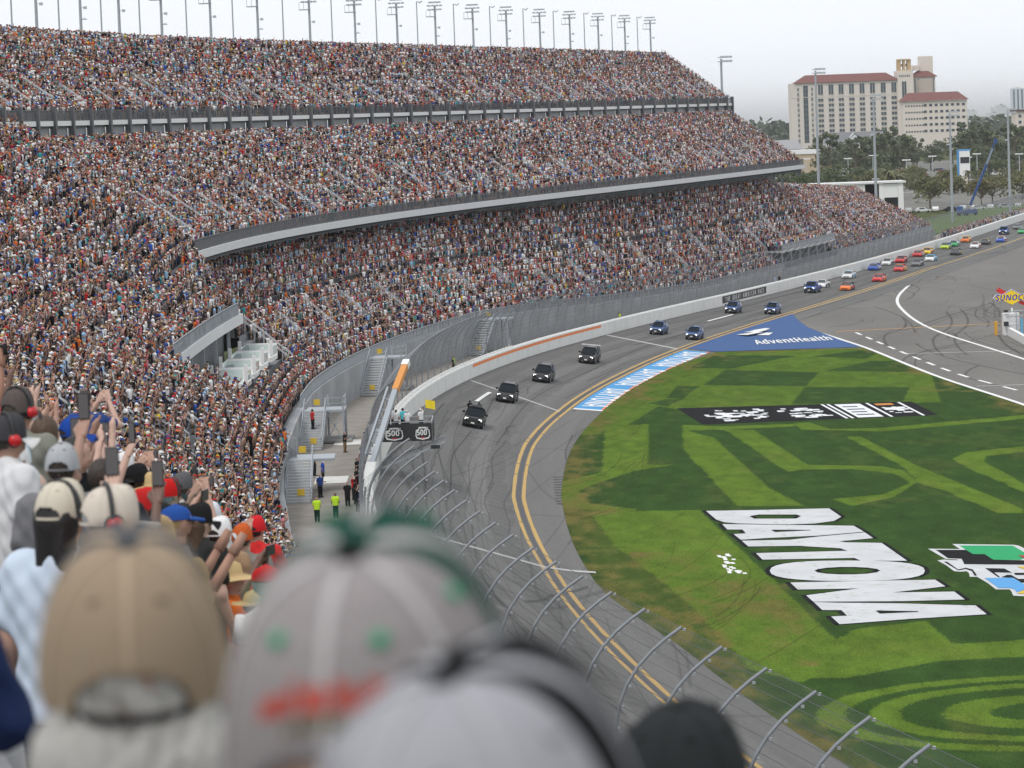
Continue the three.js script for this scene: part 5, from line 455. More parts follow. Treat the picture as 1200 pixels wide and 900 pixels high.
function suv(name, label, o) { // length along +x (front), wheels on y = 0
  const g = thing(name, label, o.category || 'car', [0, 0, 0], 0, o.group), L = o.L, W = o.W / 2, Hh = o.H, hood = o.hood, body = mat(o.color, 0.22, 0.15, {}), bm = body; const f = L / 2, wb = W - 0.06;
  loft([[-f, ring(0.5, 0.75, hood - 0.12, wb - 0.1, W - 0.06, W - 0.1)], [-f + 0.18, ring(0.34, 0.8, hood, wb, W, W - 0.06)], [-f + 1.6, ring(0.3, 0.8, hood, wb, W, W - 0.04)], [f - o.nose, ring(0.3, 0.8, hood, wb, W, W - 0.05)], [f - 0.35, ring(0.34, 0.75, hood - 0.1, wb, W - 0.02, W - 0.12)], [f - 0.08, ring(0.4, 0.66, hood - 0.22, wb - 0.1, W - 0.12, W - 0.2)], [f, ring(0.46, 0.62, hood - 0.34, wb - 0.2, W - 0.22, W - 0.28)]]).build('body', bm, g);
  const c0 = -f + (o.cabBack ?? 0.12), c1 = f - o.nose + 0.1, rt = W - 0.3, slope = 0.85; loft([[c0, ring(hood - 0.02, hood + 0.02, Hh - 0.06, W - 0.08, W - 0.09, rt), [0, 0, 0.34, 0.36, 0.36, 0.34, 0, 0]], [c0 + 0.5, ring(hood - 0.02, hood + 0.02, Hh - 0.02, W - 0.06, W - 0.07, rt)], [c1 - 1.0, ring(hood - 0.02, hood + 0.02, Hh - 0.03, W - 0.06, W - 0.07, rt), [0, 0, 0, 0, 0, 0, 0, 0]], [c1, ring(hood - 0.03, hood, Hh - 0.1, W - 0.09, W - 0.1, rt - 0.02), [0, 0, -slope, -slope, -slope, -slope, 0, 0]]]).build('window', M.glass, g);
  const roof = new GB(); roof.box((c0 + c1) / 2 - 0.2, Hh - 0.0, 0, c1 - c0 - 1.3, 0.06, rt * 2 - 0.02); roof.build('roof', o.roof ? mat(o.roof, 0.4) : bm, g); if (o.rails) { const r = new GB(); for (const z of [rt - 0.05, -rt + 0.05]) r.beam(V(c0 + 0.5, Hh + 0.09, z), V(c1 - 1.3, Hh + 0.09, z), 0.05, 0.06); r.build('roof_rail', M.darkSteel, g); }
  const pl = new GB(); for (const z of [1, -1]) { for (const x of o.pillars) pl.beam(V(x, hood, z * (W - 0.06)), V(x, Hh - 0.05, z * (rt + 0.02)), 0.1, 0.05, V(1, 0, 0)); pl.beam(V(c1, hood, z * (W - 0.1)), V(c1 - slope, Hh - 0.08, z * (rt + 0.0)), 0.09, 0.06); } pl.build('pillar', bm, g);
  for (const z of [1, -1]) { const h = new GB(); h.box(f - 0.07, hood - 0.36, z * (W - 0.36), 0.12, 0.2, 0.36); h.build('headlight', lampM, g); const mi = new GB(); mi.box(c1 - 0.25, hood + 0.12, z * (W + 0.12), 0.16, 0.2, 0.24); mi.build('mirror', bm, g); for (const x of [o.pillars[0] + 0.25, (o.pillars[1] ?? 0) + 0.3]) { const dh = new GB(); dh.box(x, hood - 0.2, z * (W + 0.005), 0.2, 0.04, 0.03); dh.build('door_handle', M.darkSteel, g); } }
  const gr = new GB(); gr.box(f - 0.0, hood - 0.42, 0, 0.08, 0.34, W * 1.0); gr.build('grille', M.black, g); const bp = new GB(); bp.box(f - 0.06, 0.46, 0, 0.26, 0.26, W * 1.75); bp.build('bumper', M.black, g); const pt = new GB(); pt.box(f + 0.075, 0.5, 0, 0.02, 0.14, 0.34); pt.build('plate', M.white, g);
  const sk = new GB(); for (const z of [1, -1]) sk.beam(V(-f + 0.6, 0.34, z * (W - 0.02)), V(f - 0.8, 0.34, z * (W - 0.02)), 0.08, 0.16); sk.build('sill', M.black, g); wheels(g, o.wheels, W + 0.01, o.wr, 0.27, M.rim); return g; }
function drive(o, s, w, yaw = 0) { const t = turnAt(s), p = onTrack(s, w, 0.02), q = onTrack(s, w + 0.5, 0.02), r = onTrack(s - 1, w, 0.02); const side = q.sub(p).normalize(), fwd = r.sub(p).normalize(); const up = fwd.clone().cross(side).normalize(); if (up.y < 0) up.negate(); const zz = fwd.clone().cross(up).normalize(); const m = new THREE.Matrix4().makeBasis(fwd, up, zz); o.position.copy(p); o.quaternion.setFromRotationMatrix(m); o.rotateY(yaw); }
{
  const big = { L: 5.35, W: 2.05, H: 1.92, hood: 1.16, nose: 1.55, color: [0.006, 0.006, 0.007], rails: 1, pillars: [-0.95, 0.35], wheels: [-1.55, 1.55], wr: 0.4, group: 'black vehicles leading the field', roof: [0.06, 0.06, 0.065] };
  const a = suv('black_car', 'black sport utility vehicle with chrome grille just behind the pickup', big); { const gr = new GB(); for (let k = 0; k < 5; k++) gr.box(2.72, 0.62 + k * 0.07, 0, 0.03, 0.025, 0.95); gr.build('grille_bar', M.rim, a); } drive(a, 388, 6.6);
  const b = dup(a, null, undefined, 'black sport utility vehicle, second behind the pickup'); drive(b, 418, 6.95); const c = dup(a, null, undefined, 'black sport utility vehicle with white pole on its roof, last of the black ones'); { const r = new GB(); r.beam(V(-2.2, 2.04, -0.9), V(-1.6, 2.04, 1.4), 0.12, 0.12); r.build('roof_pole', M.white, c); } drive(c, 450, 7.37);
  const p = suv('black_pickup', 'black pickup truck with people in its bed leading the parade', { ...big, L: 5.9, H: 1.9, hood: 1.2, cabBack: 2.2, pillars: [0.1, 0.9], wheels: [-1.75, 1.85], category: 'pickup', roof: undefined, rails: 0 }); { const bed = new GB(); for (const z of [0.98, -0.98]) bed.box(-1.85, 1.22, z, 2.1, 0.16, 0.1); bed.box(-2.9, 1.22, 0, 0.1, 0.16, 1.9); bed.build('bed_rail', M.black, p); const lb = new GB(); lb.box(-0.2, 1.98, 0, 0.3, 0.12, 1.1); lb.build('light_bar', M.darkSteel, p); } drive(p, 355, 5.88);
  const sm = { L: 4.6, W: 1.86, H: 1.7, hood: 1.08, nose: 1.35, color: [0.035, 0.085, 0.24], rails: 1, pillars: [-0.8, 0.3], wheels: [-1.35, 1.4], wr: 0.36, group: 'blue cars behind the black ones' };
  const d = suv('blue_car', 'blue sport utility vehicle beside the white wall, first of the blue ones', sm); drive(d, 504, 5.62); [['blue sport utility vehicle beside the yellow line near the blue painted strip', 500, 11.6], ['blue sport utility vehicle in front of the black wall sign', 553, 5.14], ['blue sport utility vehicle beside the yellow line above the blue painted apron', 555, 10.87]].forEach(([l, s, w]) => drive(dup(d, null, undefined, l), s, w));
  const tr = suv('blue_pickup', 'blue pickup truck just ahead of the stock cars', { ...sm, L: 5.6, W: 2.0, H: 1.85, hood: 1.2, cabBack: 2.0, color: [0.03, 0.09, 0.32], category: 'pickup', pillars: [0.1, 0.9], wheels: [-1.7, 1.75], wr: 0.4, rails: 0, group: undefined }); drive(tr, 609, 5.52); drive(dup(tr, null, undefined, 'blue pickup truck running among the rear stock cars', undefined), 846, 5.7);
}
function stockCar(label, c1, c2, c3) { const g = thing('stock_car', label, 'race car', [0, 0, 0], 0, 'stock cars following behind the blue cars'), m1 = mat(c1, 0.22, 0.05), m2 = mat(c2, 0.22, 0.05), m3 = mat(c3, 0.25, 0.05), W = 0.98;
  loft([[-2.45, ring(0.3, 0.6, 0.92, 0.9, 0.95, 0.88)], [-2.1, ring(0.14, 0.6, 0.96, 0.94, W, 0.9)], [-0.6, ring(0.1, 0.55, 0.9, 0.95, W, 0.92)], [0.9, ring(0.1, 0.5, 0.84, 0.95, W, 0.9)]]).build('body', m1, g);
  loft([[0.9, ring(0.1, 0.5, 0.84, 0.95, W, 0.9)], [1.8, ring(0.1, 0.45, 0.74, 0.95, 0.97, 0.84)], [2.25, ring(0.1, 0.38, 0.6, 0.9, 0.92, 0.76)], [2.45, ring(0.12, 0.3, 0.44, 0.78, 0.8, 0.66)]]).build('nose', m2, g);
  loft([[-1.9, ring(0.88, 0.9, 0.94, 0.86, 0.86, 0.66), [0, 0, 0.1, 0.1, 0.1, 0.1, 0, 0]], [-0.9, ring(0.86, 0.9, 1.26, 0.88, 0.87, 0.6)], [0.1, ring(0.84, 0.88, 1.28, 0.88, 0.87, 0.6)], [1.0, ring(0.8, 0.82, 0.86, 0.86, 0.85, 0.74)]]).build('window', M.glass, g);
  const rf = new GB(); rf.box(-0.4, 1.29, 0, 1.15, 0.04, 1.2); rf.build('roof', m1, g); const pl = new GB(); for (const z of [1, -1]) { pl.beam(V(0.98, 0.85, z * 0.82), V(0.12, 1.26, z * 0.6), 0.07, 0.06); pl.beam(V(-0.92, 1.26, z * 0.6), V(-1.88, 0.95, z * 0.78), 0.22, 0.06); pl.beam(V(-0.35, 0.88, z * 0.87), V(-0.4, 1.25, z * 0.62), 0.08, 0.05, V(1, 0, 0)); } pl.build('pillar', m1, g);
  const sp = new GB(); sp.beam(V(-2.42, 1.02, -0.82), V(-2.42, 1.02, 0.82), 0.04, 0.2); sp.build('spoiler', M.black, g); const st = new GB(); for (const z of [1, -1]) st.quad(V(-2.0, 0.3, z * 1.0), V(1.2, 0.3, z * 1.0), V(0.6, 0.7, z * 0.995), V(-1.6, 0.78, z * 0.995)); st.build('side_panel', m3, g); const spl = new GB(); spl.box(2.3, 0.12, 0, 0.5, 0.06, 1.8); spl.build('splitter', M.black, g); const wsb = new GB(); wsb.box(0.22, 1.24, 0, 0.16, 0.05, 1.16); wsb.build('windscreen_band', m3, g); const gl = new GB(); gl.box(2.44, 0.3, 0, 0.06, 0.13, 1.0); gl.build('grille', M.black, g); for (const z of [1, -1]) { const h = new GB(); h.box(2.3, 0.45, z * 0.62, 0.12, 0.09, 0.28); h.build('headlight_decal', M.white, g); } wheels(g, [-1.4, 1.4], 0.99, 0.34, 0.3, M.darkSteel); return g; }
{
  const C = { white: [0.72, 0.72, 0.72], black: [0.02, 0.02, 0.022], red: [0.55, 0.025, 0.02], orange: [0.75, 0.17, 0.02], yellow: [0.8, 0.52, 0.02], blue: [0.02, 0.08, 0.42], sky: [0.15, 0.45, 0.7], teal: [0.04, 0.35, 0.45], green: [0.03, 0.35, 0.1], lime: [0.5, 0.65, 0.05], grey: [0.14, 0.14, 0.15], gold: [0.4, 0.28, 0.08], navy: [0.02, 0.03, 0.12] };
  [['white stock car with grey sides beside the blue pickup', 'white', 'white', 'grey', 624, 4.11], ['black stock car with bright orange nose, alone by the yellow line', 'black', 'orange', 'red', 618, 9.7], ['white stock car with sky blue sides close to the wall', 'white', 'white', 'sky', 655, 2.69], ['red stock car with orange sides behind the orange-nosed car', 'red', 'red', 'orange', 645, 10.14], ['blue stock car with white sides close to the wall', 'blue', 'blue', 'white', 684, 2.08], ['red stock car with yellow sides', 'red', 'red', 'yellow', 680, 7.73], ['white stock car with black sides close to the wall', 'white', 'white', 'black', 703, 1.26], ['plain red stock car with black sides behind the white and black one', 'red', 'red', 'black', 713, 2.26], ['dark grey stock car with black sides', 'grey', 'grey', 'black', 699, 7.82], ['red stock car with white sides next to the yellow one', 'red', 'red', 'white', 738, 1.64], ['yellow stock car with red sides', 'yellow', 'yellow', 'red', 749, 1.81], ['white stock car with sky blue nose and sides', 'sky', 'white', 'sky', 719, 7.21], ['blue stock car with lime yellow nose', 'blue', 'lime', 'lime', 773, 2.08], ['white stock car with green nose and sides', 'white', 'green', 'green', 785, 2.18], ['black stock car with gold sides', 'black', 'black', 'gold', 744, 8.45], ['orange-yellow stock car with orange sides near the wall', 'yellow', 'orange', 'orange', 806, 1.93], ['white stock car with orange sides', 'white', 'white', 'orange', 775, 8.2], ['gold stock car with black nose', 'gold', 'black', 'black', 792, 8.05], ['white stock car with blue nose and red sides', 'white', 'blue', 'red', 804, 10.08], ['grey stock car with white sides at the tail of the field', 'grey', 'grey', 'white', 877, 5.25], ['green stock car with white sides at the tail of the field', 'green', 'green', 'white', 850, 9.52]].forEach(([l, a, b, c, s, w]) => drive(stockCar(l, C[a], C[b], C[c]), s, w));
}
// ---------- fuel sign by the pit lane ----------
{
  const g = thing('fuel_sign', 'yellow diamond fuel sign with red arrow and blue SUNOCO lettering on a white post', 'sign', [69, 0, -491.5]), k = 1; new GB().rod(V(0, 0, 0), V(0, 3.6, 0), 0.16, 0.16, 10).build('post', M.white, g);
  const cy = 5.05, flat = (pts, z, m, n) => { const s = new THREE.ExtrudeGeometry(new THREE.Shape(pts.map(([x, y]) => new THREE.Vector2(x, y + cy))), { depth: 0.14, bevelEnabled: false }); s.translate(0, 0, z); mesh(n, s, m, g); };
  const dia = [[-2.35, 0], [-2.05, 0.38], [-1.1, 0.42], [0, 1.02], [1.1, 0.42], [2.05, 0.38], [2.35, 0], [2.05, -0.38], [1.1, -0.42], [0, -1.02], [-1.1, -0.42], [-2.05, -0.38]], blue = mat([0.03, 0.05, 0.4], 0.5);
  flat([[-2.1, 1.3], [-1.75, 1.05], [-1.85, 1.5], [2.2, -1.0], [2.0, -1.35], [-2.0, 0.85]].map(([x, y]) => [x, y]), -0.32, mat([0.6, 0.02, 0.02], 0.5), 'arrow'); flat(dia.map(([x, y]) => [x * 1.1, y * 1.14]), -0.16, M.white, 'border'); flat(dia.map(([x, y]) => [x * 1.03, y * 1.06]), -0.04, blue, 'border'); flat(dia, 0.06, mat([0.85, 0.6, 0.01], 0.5), 'face');
  const tw = textWidth('SUNOCO', 0.78); textGeo('SUNOCO', 0.78, (x, y) => V((x - tw / 2) * 1.02 + y * 0.18 - 0.05, cy - 0.38 + y * 1.0, 0.215)).build('lettering', blue, g);
  const t = thing('timing_scaffold', 'grey steel gantry with cameras beside the pit wall', 'scaffold', [70.4, 0, -489]); const sc = new GB(); for (const [x, z] of [[-1.2, 0], [0.2, 0], [1.8, 0], [-1.2, -1.6], [0.2, -1.6], [1.8, -1.6]]) sc.rod(V(x, 0, z), V(x, 3.4, z), 0.06); for (const y of [1.4, 2.6, 3.3]) { sc.rod(V(-2.6, y, 0), V(1.9, y, 0), 0.05); sc.rod(V(-1.2, y, -1.6), V(1.9, y, -1.6), 0.05); } sc.rod(V(-1.2, 0, 0), V(0.2, 2.6, 0), 0.04); sc.rod(V(0.2, 0, 0), V(1.8, 2.6, 0), 0.04); sc.build('frame', M.steel, t); const cm = new GB(); cm.box(-2.6, 3.35, 0, 0.5, 0.3, 0.4); cm.box(-2.6, 1.6, 0.1, 0.6, 0.6, 0.5); cm.build('camera', M.black, t); const pn = new GB(); pn.box(-0.5, 1.2, 0.12, 0.25, 2.2, 0.2); pn.build('blue_post', mat([0.1, 0.4, 0.62], 0.5), t);
  const w = thing('pit_wall', 'white concrete pit wall with an orange end post', 'wall'); const pw = new GB(); pw.beam(V(68.2, 0.55, -489), V(66.2, 0.55, -420), 0.5, 1.1); pw.build('wall_run', M.white, w); const bx = new GB(); bx.box(68.6, 1.5, -490.2, 2.2, 3, 1.6); bx.build('white_cabinet', M.white, w); const oe = new GB(); oe.box(66.6, 0.95, -490.6, 0.4, 1.9, 0.5); oe.build('orange_end', mat([0.65, 0.35, 0.04], 0.6), w);
  const wb = thing('equipment_case', 'white case on the walkway by the fence beneath the caps', 'case', [0, 0, 0]); const p = at(182, 1.8, wallH(182)); wb.position.copy(p); new GB().box(0, 0.35, 0, 1.2, 0.7, 1.7).build('case_body', M.white, wb); new GB().box(0, 0.74, 0, 1.3, 0.08, 1.8).build('lid', M.white, wb); for (const z of [0.4, -0.4]) new GB().box(0.66, 0.5, z, 0.06, 0.14, 0.2).build('latch', M.darkSteel, wb);
}
// ---------- people ----------
const SKIN = [[0.43, 0.26, 0.195], [0.36, 0.21, 0.155], [0.5, 0.325, 0.255], [0.3, 0.165, 0.118], [0.14, 0.073, 0.052], [0.4, 0.235, 0.175]];
const SHIRTS = [['black', [0.008, 0.008, 0.01], 31], ['white', [0.8, 0.8, 0.8], 20], ['grey', [0.24, 0.25, 0.27], 7], ['charcoal', [0.05, 0.05, 0.055], 9], ['navy', [0.016, 0.025, 0.08], 9], ['royal blue', [0.03, 0.1, 0.42], 5], ['light blue', [0.3, 0.48, 0.68], 8], ['red', [0.5, 0.02, 0.02], 7], ['teal', [0.04, 0.3, 0.32], 3], ['orange', [0.65, 0.15, 0.03], 2], ['yellow', [0.65, 0.48, 0.04], 1], ['green', [0.03, 0.17, 0.06], 3], ['pink', [0.6, 0.2, 0.25], 3], ['maroon', [0.16, 0.02, 0.03], 2], ['tan', [0.42, 0.35, 0.27], 2]];
const HATS = [['bare head', null, 34], ['white cap', [0.72, 0.72, 0.72], 20], ['black cap', [0.015, 0.015, 0.017], 17], ['red cap', [0.45, 0.02, 0.02], 8], ['blue cap', [0.02, 0.07, 0.28], 7], ['grey cap', [0.22, 0.22, 0.23], 9], ['straw hat', [0.52, 0.38, 0.18], 3], ['tan cap', [0.45, 0.4, 0.33], 4], ['orange cap', [0.6, 0.14, 0.03], 3]];
const HAIR = [['brown', [0.07, 0.04, 0.022]], ['black', [0.012, 0.01, 0.01]], ['blond', [0.36, 0.25, 0.11]], ['grey', [0.3, 0.3, 0.3]]];
const PANTS = [[0.02, 0.03, 0.06], [0.015, 0.015, 0.018], [0.3, 0.24, 0.16], [0.16, 0.16, 0.17], [0.05, 0.08, 0.16]];
const POSES = { phone: 'holding a phone up in both hands', raise: 'with one arm raised', stand: 'standing with arms down', clap: 'with hands held at the chest', point: 'with both arms raised', hold: 'holding a phone in one hand' };
const ARMS = { // [elbow, wrist] of the left (x > 0) and right arm, metres, facing +z
  stand: [[0.25, 1.13, -0.03], [0.27, 0.87, 0.06], [-0.25, 1.13, -0.03], [-0.27, 0.87, 0.06]],
  phone: [[0.25, 1.33, 0.26], [0.075, 1.6, 0.36], [-0.25, 1.33, 0.26], [-0.075, 1.6, 0.36]],
  raise: [[0.25, 1.13, -0.03], [0.24, 0.95, 0.16], [-0.27, 1.62, 0.14], [-0.2, 1.88, 0.2]],
  hold: [[0.25, 1.13, -0.03], [0.24, 0.95, 0.14], [-0.23, 1.22, 0.2], [-0.2, 1.44, 0.34]],
  clap: [[0.26, 1.15, 0.1], [0.07, 1.27, 0.29], [-0.26, 1.15, 0.1], [-0.07, 1.27, 0.29]],
  point: [[0.28, 1.6, 0.12], [0.22, 1.86, 0.17], [-0.3, 1.58, 0.1], [-0.26, 1.85, 0.12]],
};
const pick = (R, list) => { const t = list.reduce((a, x) => a + x[2], 0); let r = R() * t; for (const x of list) if ((r -= x[2]) < 0) return x; return list[0]; };
const C3 = (a) => lin(...a);
function crowdFigure(R, pose, shirt, hat, hair, skin, pants, shorts) { // small far figure, one mesh with coloured faces
  const g = new GB(), A = ARMS[pose], v = (a) => V(...a);
  const ell = (c, rx, ry, rz, n = 7, m = 5, y0 = -1, y1 = 1) => { const P = (i, j) => { const t = i / n * 6.2832, y = y0 + (y1 - y0) * j / m, r = Math.sqrt(Math.max(0, 1 - y * y)); return V(c[0] + rx * r * Math.cos(t), c[1] + ry * y, c[2] + rz * r * Math.sin(t)); }; for (let i = 0; i < n; i++) for (let j = 0; j < m; j++) g.quad(P(i, j), P(i + 1, j), P(i + 1, j + 1), P(i, j + 1)); };
  g.tint(C3(pants)); for (const s of [1, -1]) { g.rod(V(s * 0.1, shorts ? 0.45 : 0.06, 0), V(s * 0.09, 0.95, 0), shorts ? 0.095 : 0.065, 0.11, 5); } if (shorts) { g.tint(C3(skin)); for (const s of [1, -1]) g.rod(V(s * 0.1, 0.05, 0), V(s * 0.1, 0.48, 0), 0.05, 0.065, 5); } g.tint(C3([0.05, 0.05, 0.05])); for (const s of [1, -1]) g.box(s * 0.1, 0.04, 0.05, 0.1, 0.08, 0.27);
  g.tint(C3(shirt)); const rings = [[0.86, 0.165, 0.12], [1.05, 0.16, 0.115], [1.28, 0.195, 0.125], [1.42, 0.2, 0.1], [1.49, 0.08, 0.07]], Q = (k, i) => { const [y, a, b] = rings[k], t = i / 8 * 6.2832; return V(a * Math.cos(t), y, b * Math.sin(t)); }; for (let k = 0; k < 4; k++) for (let i = 0; i < 8; i++) g.quad(Q(k, i), Q(k, i + 1), Q(k + 1, i + 1), Q(k + 1, i));
  [[0.2, 1.41, 0, 0], [-0.2, 1.41, 0, 2]].forEach(([x, y, z, i]) => { const e = v(A[i]), w = v(A[i + 1]), s = V(x, y, z), m = s.clone().lerp(e, 0.62); g.tint(C3(shirt)); g.rod(s, m, 0.066, 0.058, 5); g.tint(C3(skin)); g.rod(m, e, 0.046, 0.042, 5); g.rod(e, w, 0.042, 0.03, 5); const d = w.clone().sub(e).normalize(); g.rod(w, w.clone().addScaledVector(d, 0.15), 0.042, 0.028, 5); });
  g.tint(C3(skin)); g.rod(V(0, 1.45, 0), V(0, 1.56, 0.01), 0.055, 0.052, 6); ell([0, 1.635, 0.01], 0.08, 0.115, 0.095); g.rod(V(0, 1.62, 0.1), V(0, 1.605, 0.125), 0.014, 0.012, 4);
  if (hat) { g.tint(C3(hat[1] || hair)); ell([0, 1.655, -0.004], 0.092, 0.105, 0.108, 8, 3, 0.05, 1); if (hat[0] === 'straw hat') for (let i = 0; i < 8; i++) { const a = i / 8 * 6.2832, b = (i + 1) / 8 * 6.2832; g.quad(V(0.09 * Math.cos(a), 1.665, 0.1 * Math.sin(a)), V(0.09 * Math.cos(b), 1.665, 0.1 * Math.sin(b)), V(0.19 * Math.cos(b), 1.65, 0.2 * Math.sin(b)), V(0.19 * Math.cos(a), 1.65, 0.2 * Math.sin(a))); } else g.hexa([V(-0.075, 1.655, 0.08), V(0.075, 1.655, 0.08), V(0.06, 1.64, 0.185), V(-0.06, 1.64, 0.185), V(-0.075, 1.67, 0.08), V(0.075, 1.67, 0.08), V(0.06, 1.65, 0.185), V(-0.06, 1.65, 0.185)]); g.tint(C3(hair)); ell([0, 1.63, -0.02], 0.083, 0.08, 0.09, 7, 2, -0.6, 0.25); } else { g.tint(C3(hair)); ell([0, 1.655, -0.014], 0.09, 0.11, 0.1, 8, 3, 0.15, 1); ell([0, 1.64, -0.03], 0.086, 0.1, 0.085, 7, 2, -0.7, 0.4); }
  if (pose === 'phone') { g.tint(C3([0.02, 0.02, 0.022])); g.box(0, 1.72, 0.42, 0.15, 0.08, 0.012); }
  return g.geo(true);
}
const seats = []; // every standing place: [position, turn, scale]
{
  const R = rng(2024);
  const aisleOf = (s, gap, o = 0) => { const f = ((s - o) % gap + gap) % gap; return f < 0.6; };
  const place = (p, s, jitter) => { if (!inFrame(V(p.x, p.y + 1, p.z), 0.1)) return; seats.push([p, Math.PI / 2 - turnAt(s) + jitter, 0.92 + 0.16 * R()]); };
  for (const [n, gap, o] of [['upper', 13.2, 330], ['middle', 15, 350], ['lower', 20, 350]]) { const t = TIERS[n], rows = Math.floor(((n === 'lower' ? 27.5 : t.d1(400)) - t.d0(400)) / t.row); for (let k = 0; k < rows; k++) for (let s = t.s0 + 0.3; s < t.s1 - 0.2; s += 0.5) { const L = t.d1(s) - t.d0(s), d = t.d0(s) + t.row * (k + 0.5); if (n === 'lower' && (k + 0.6) * t.row > L) continue; const q = s + (R() - 0.5) * 0.16; if (aisleOf(s, gap, o) && R() < 0.8 && k < rows * 0.55) continue; if (R() < 0.05 + 0.06 * (fbm(s * 0.08, d * 0.3 + 9, 2) > 0.66 ? 3 : 0)) continue; if (n === 'lower' && s > 310 && s < 350 && d > 11.8 && d < 15.6) continue; if (n === 'lower' && d > 16.8 && d < 17.5 && R() < 0.7) continue; if (n === 'lower' && s > 651 && s < 703 && d < 13.6) { if (R() < 0.8 && d > 9.2) place(at(q, d, 6.11), s, (R() - 0.5) * 1.5); continue; } place(at(q, d + (R() - 0.5) * 0.1, t.h0(s) + t.sl(s) * t.row * k), s, (R() - 0.5) * 1.5); } }
  for (let k = 0; k < 53; k++) { const d = topD - rowD * (k + 0.5), h = topFloor - rowH * k; if (d < 6.5) break; for (let s = 6; s < (d < 15.6 ? 275 : 343); s += 0.54) { if (R() < 0.06) continue; if (k % 3 === 1 && s > 45 && R() < 0.75) continue; if (aisleOf(s, 13, 62) && R() < 0.75) continue; place(at(s + (R() - 0.5) * 0.16, d, h + bowlLift(s, d)), s, (R() - 0.5) * 1.5); } }
  for (let s = 831; s < 1000; s += 0.55) for (const d of [3.5, 4.4, 5.3, 6.2, 7.1]) if (R() < 0.5 - (s - 831) / 420) place(at(s, d, wallH(s)), s, (R() - 0.5));
}
// ---------- detailed people: smooth bodies from joined capsules ----------
function surfaceNets(f, min, max, cell) {
  const n = [0, 1, 2].map((k) => Math.ceil((max[k] - min[k]) / cell) + 1), [nx, ny, nz] = n, F = new Float32Array(nx * ny * nz), id = new Int32Array(nx * ny * nz).fill(-1), pos = [], idx = [], at3 = (i, j, k) => i + nx * (j + ny * k);
  for (let k = 0; k < nz; k++) for (let j = 0; j < ny; j++) for (let i = 0; i < nx; i++) F[at3(i, j, k)] = f(min[0] + i * cell, min[1] + j * cell, min[2] + k * cell);
  const E = [[0, 1], [0, 2], [0, 4], [1, 3], [1, 5], [2, 3], [2, 6], [3, 7], [4, 5], [4, 6], [5, 7], [6, 7]];
  for (let k = 0; k + 1 < nz; k++) for (let j = 0; j + 1 < ny; j++) for (let i = 0; i + 1 < nx; i++) { const c = []; let neg = 0; for (let q = 0; q < 8; q++) { const v = F[at3(i + (q & 1), j + ((q >> 1) & 1), k + (q >> 2))]; c.push(v); if (v < 0) neg++; } if (neg === 0 || neg === 8) continue; let x = 0, y = 0, z = 0, m = 0; for (const [a, b] of E) if ((c[a] < 0) !== (c[b] < 0)) { const t = c[a] / (c[a] - c[b]); x += (a & 1) + ((b & 1) - (a & 1)) * t; y += ((a >> 1) & 1) + (((b >> 1) & 1) - ((a >> 1) & 1)) * t; z += (a >> 2) + ((b >> 2) - (a >> 2)) * t; m++; } id[at3(i, j, k)] = pos.length / 3; pos.push(min[0] + (i + x / m) * cell, min[1] + (j + y / m) * cell, min[2] + (k + z / m) * cell); }
  const quad = (a, b, c, d, flip) => { if (a < 0 || b < 0 || c < 0 || d < 0) return; if (flip) idx.push(a, c, b, a, d, c); else idx.push(a, b, c, a, c, d); };
  for (let k = 1; k + 1 < nz; k++) for (let j = 1; j + 1 < ny; j++) for (let i = 1; i + 1 < nx; i++) { const a = F[at3(i, j, k)] < 0; if (a !== F[at3(i + 1, j, k)] < 0) quad(id[at3(i, j - 1, k - 1)], id[at3(i, j, k - 1)], id[at3(i, j, k)], id[at3(i, j - 1, k)], !a); if (a !== F[at3(i, j + 1, k)] < 0) quad(id[at3(i - 1, j, k - 1)], id[at3(i - 1, j, k)], id[at3(i, j, k)], id[at3(i, j, k - 1)], !a); if (a !== F[at3(i, j, k + 1)] < 0) quad(id[at3(i - 1, j - 1, k)], id[at3(i, j - 1, k)], id[at3(i, j, k)], id[at3(i - 1, j, k)], !a); }
  const g = new THREE.BufferGeometry(); g.setAttribute('position', new THREE.Float32BufferAttribute(pos, 3)); g.setAttribute('uv', new THREE.Float32BufferAttribute(new Float32Array(pos.length / 3 * 2).map((_, i) => pos[Math.floor(i / 2) * 3 + (i % 2)] * 8), 2)); g.setIndex(idx); g.computeVertexNormals(); return g;
}
const capsule = (a, b, ra, rb = ra) => { const [ax, ay, az] = a, dx = b[0] - ax, dy = b[1] - ay, dz = b[2] - az, L = dx * dx + dy * dy + dz * dz || 1e-9; return (x, y, z) => { const px = x - ax, py = y - ay, pz = z - az, t = Math.max(0, Math.min(1, (px * dx + py * dy + pz * dz) / L)), qx = px - dx * t, qy = py - dy * t, qz = pz - dz * t; return Math.sqrt(qx * qx + qy * qy + qz * qz) - ra - (rb - ra) * t; }; };
const blob = (c, r) => (x, y, z) => { const a = (x - c[0]) / r[0], b = (y - c[1]) / r[1], d = (z - c[2]) / r[2], l = Math.sqrt(a * a + b * b + d * d); return (l - 1) * Math.min(r[0], r[1], r[2]); };
const blend = (list, k) => (x, y, z) => { let d = 9; for (const f of list) { const e = f(x, y, z); if (e - d > k) continue; const h = Math.max(0, k - Math.abs(d - e)) / k; d = Math.min(d, e) - h * h * k * 0.25; } return d; };
const lerp3 = (a, b, t) => a.map((v, i) => v + (b[i] - v) * t);
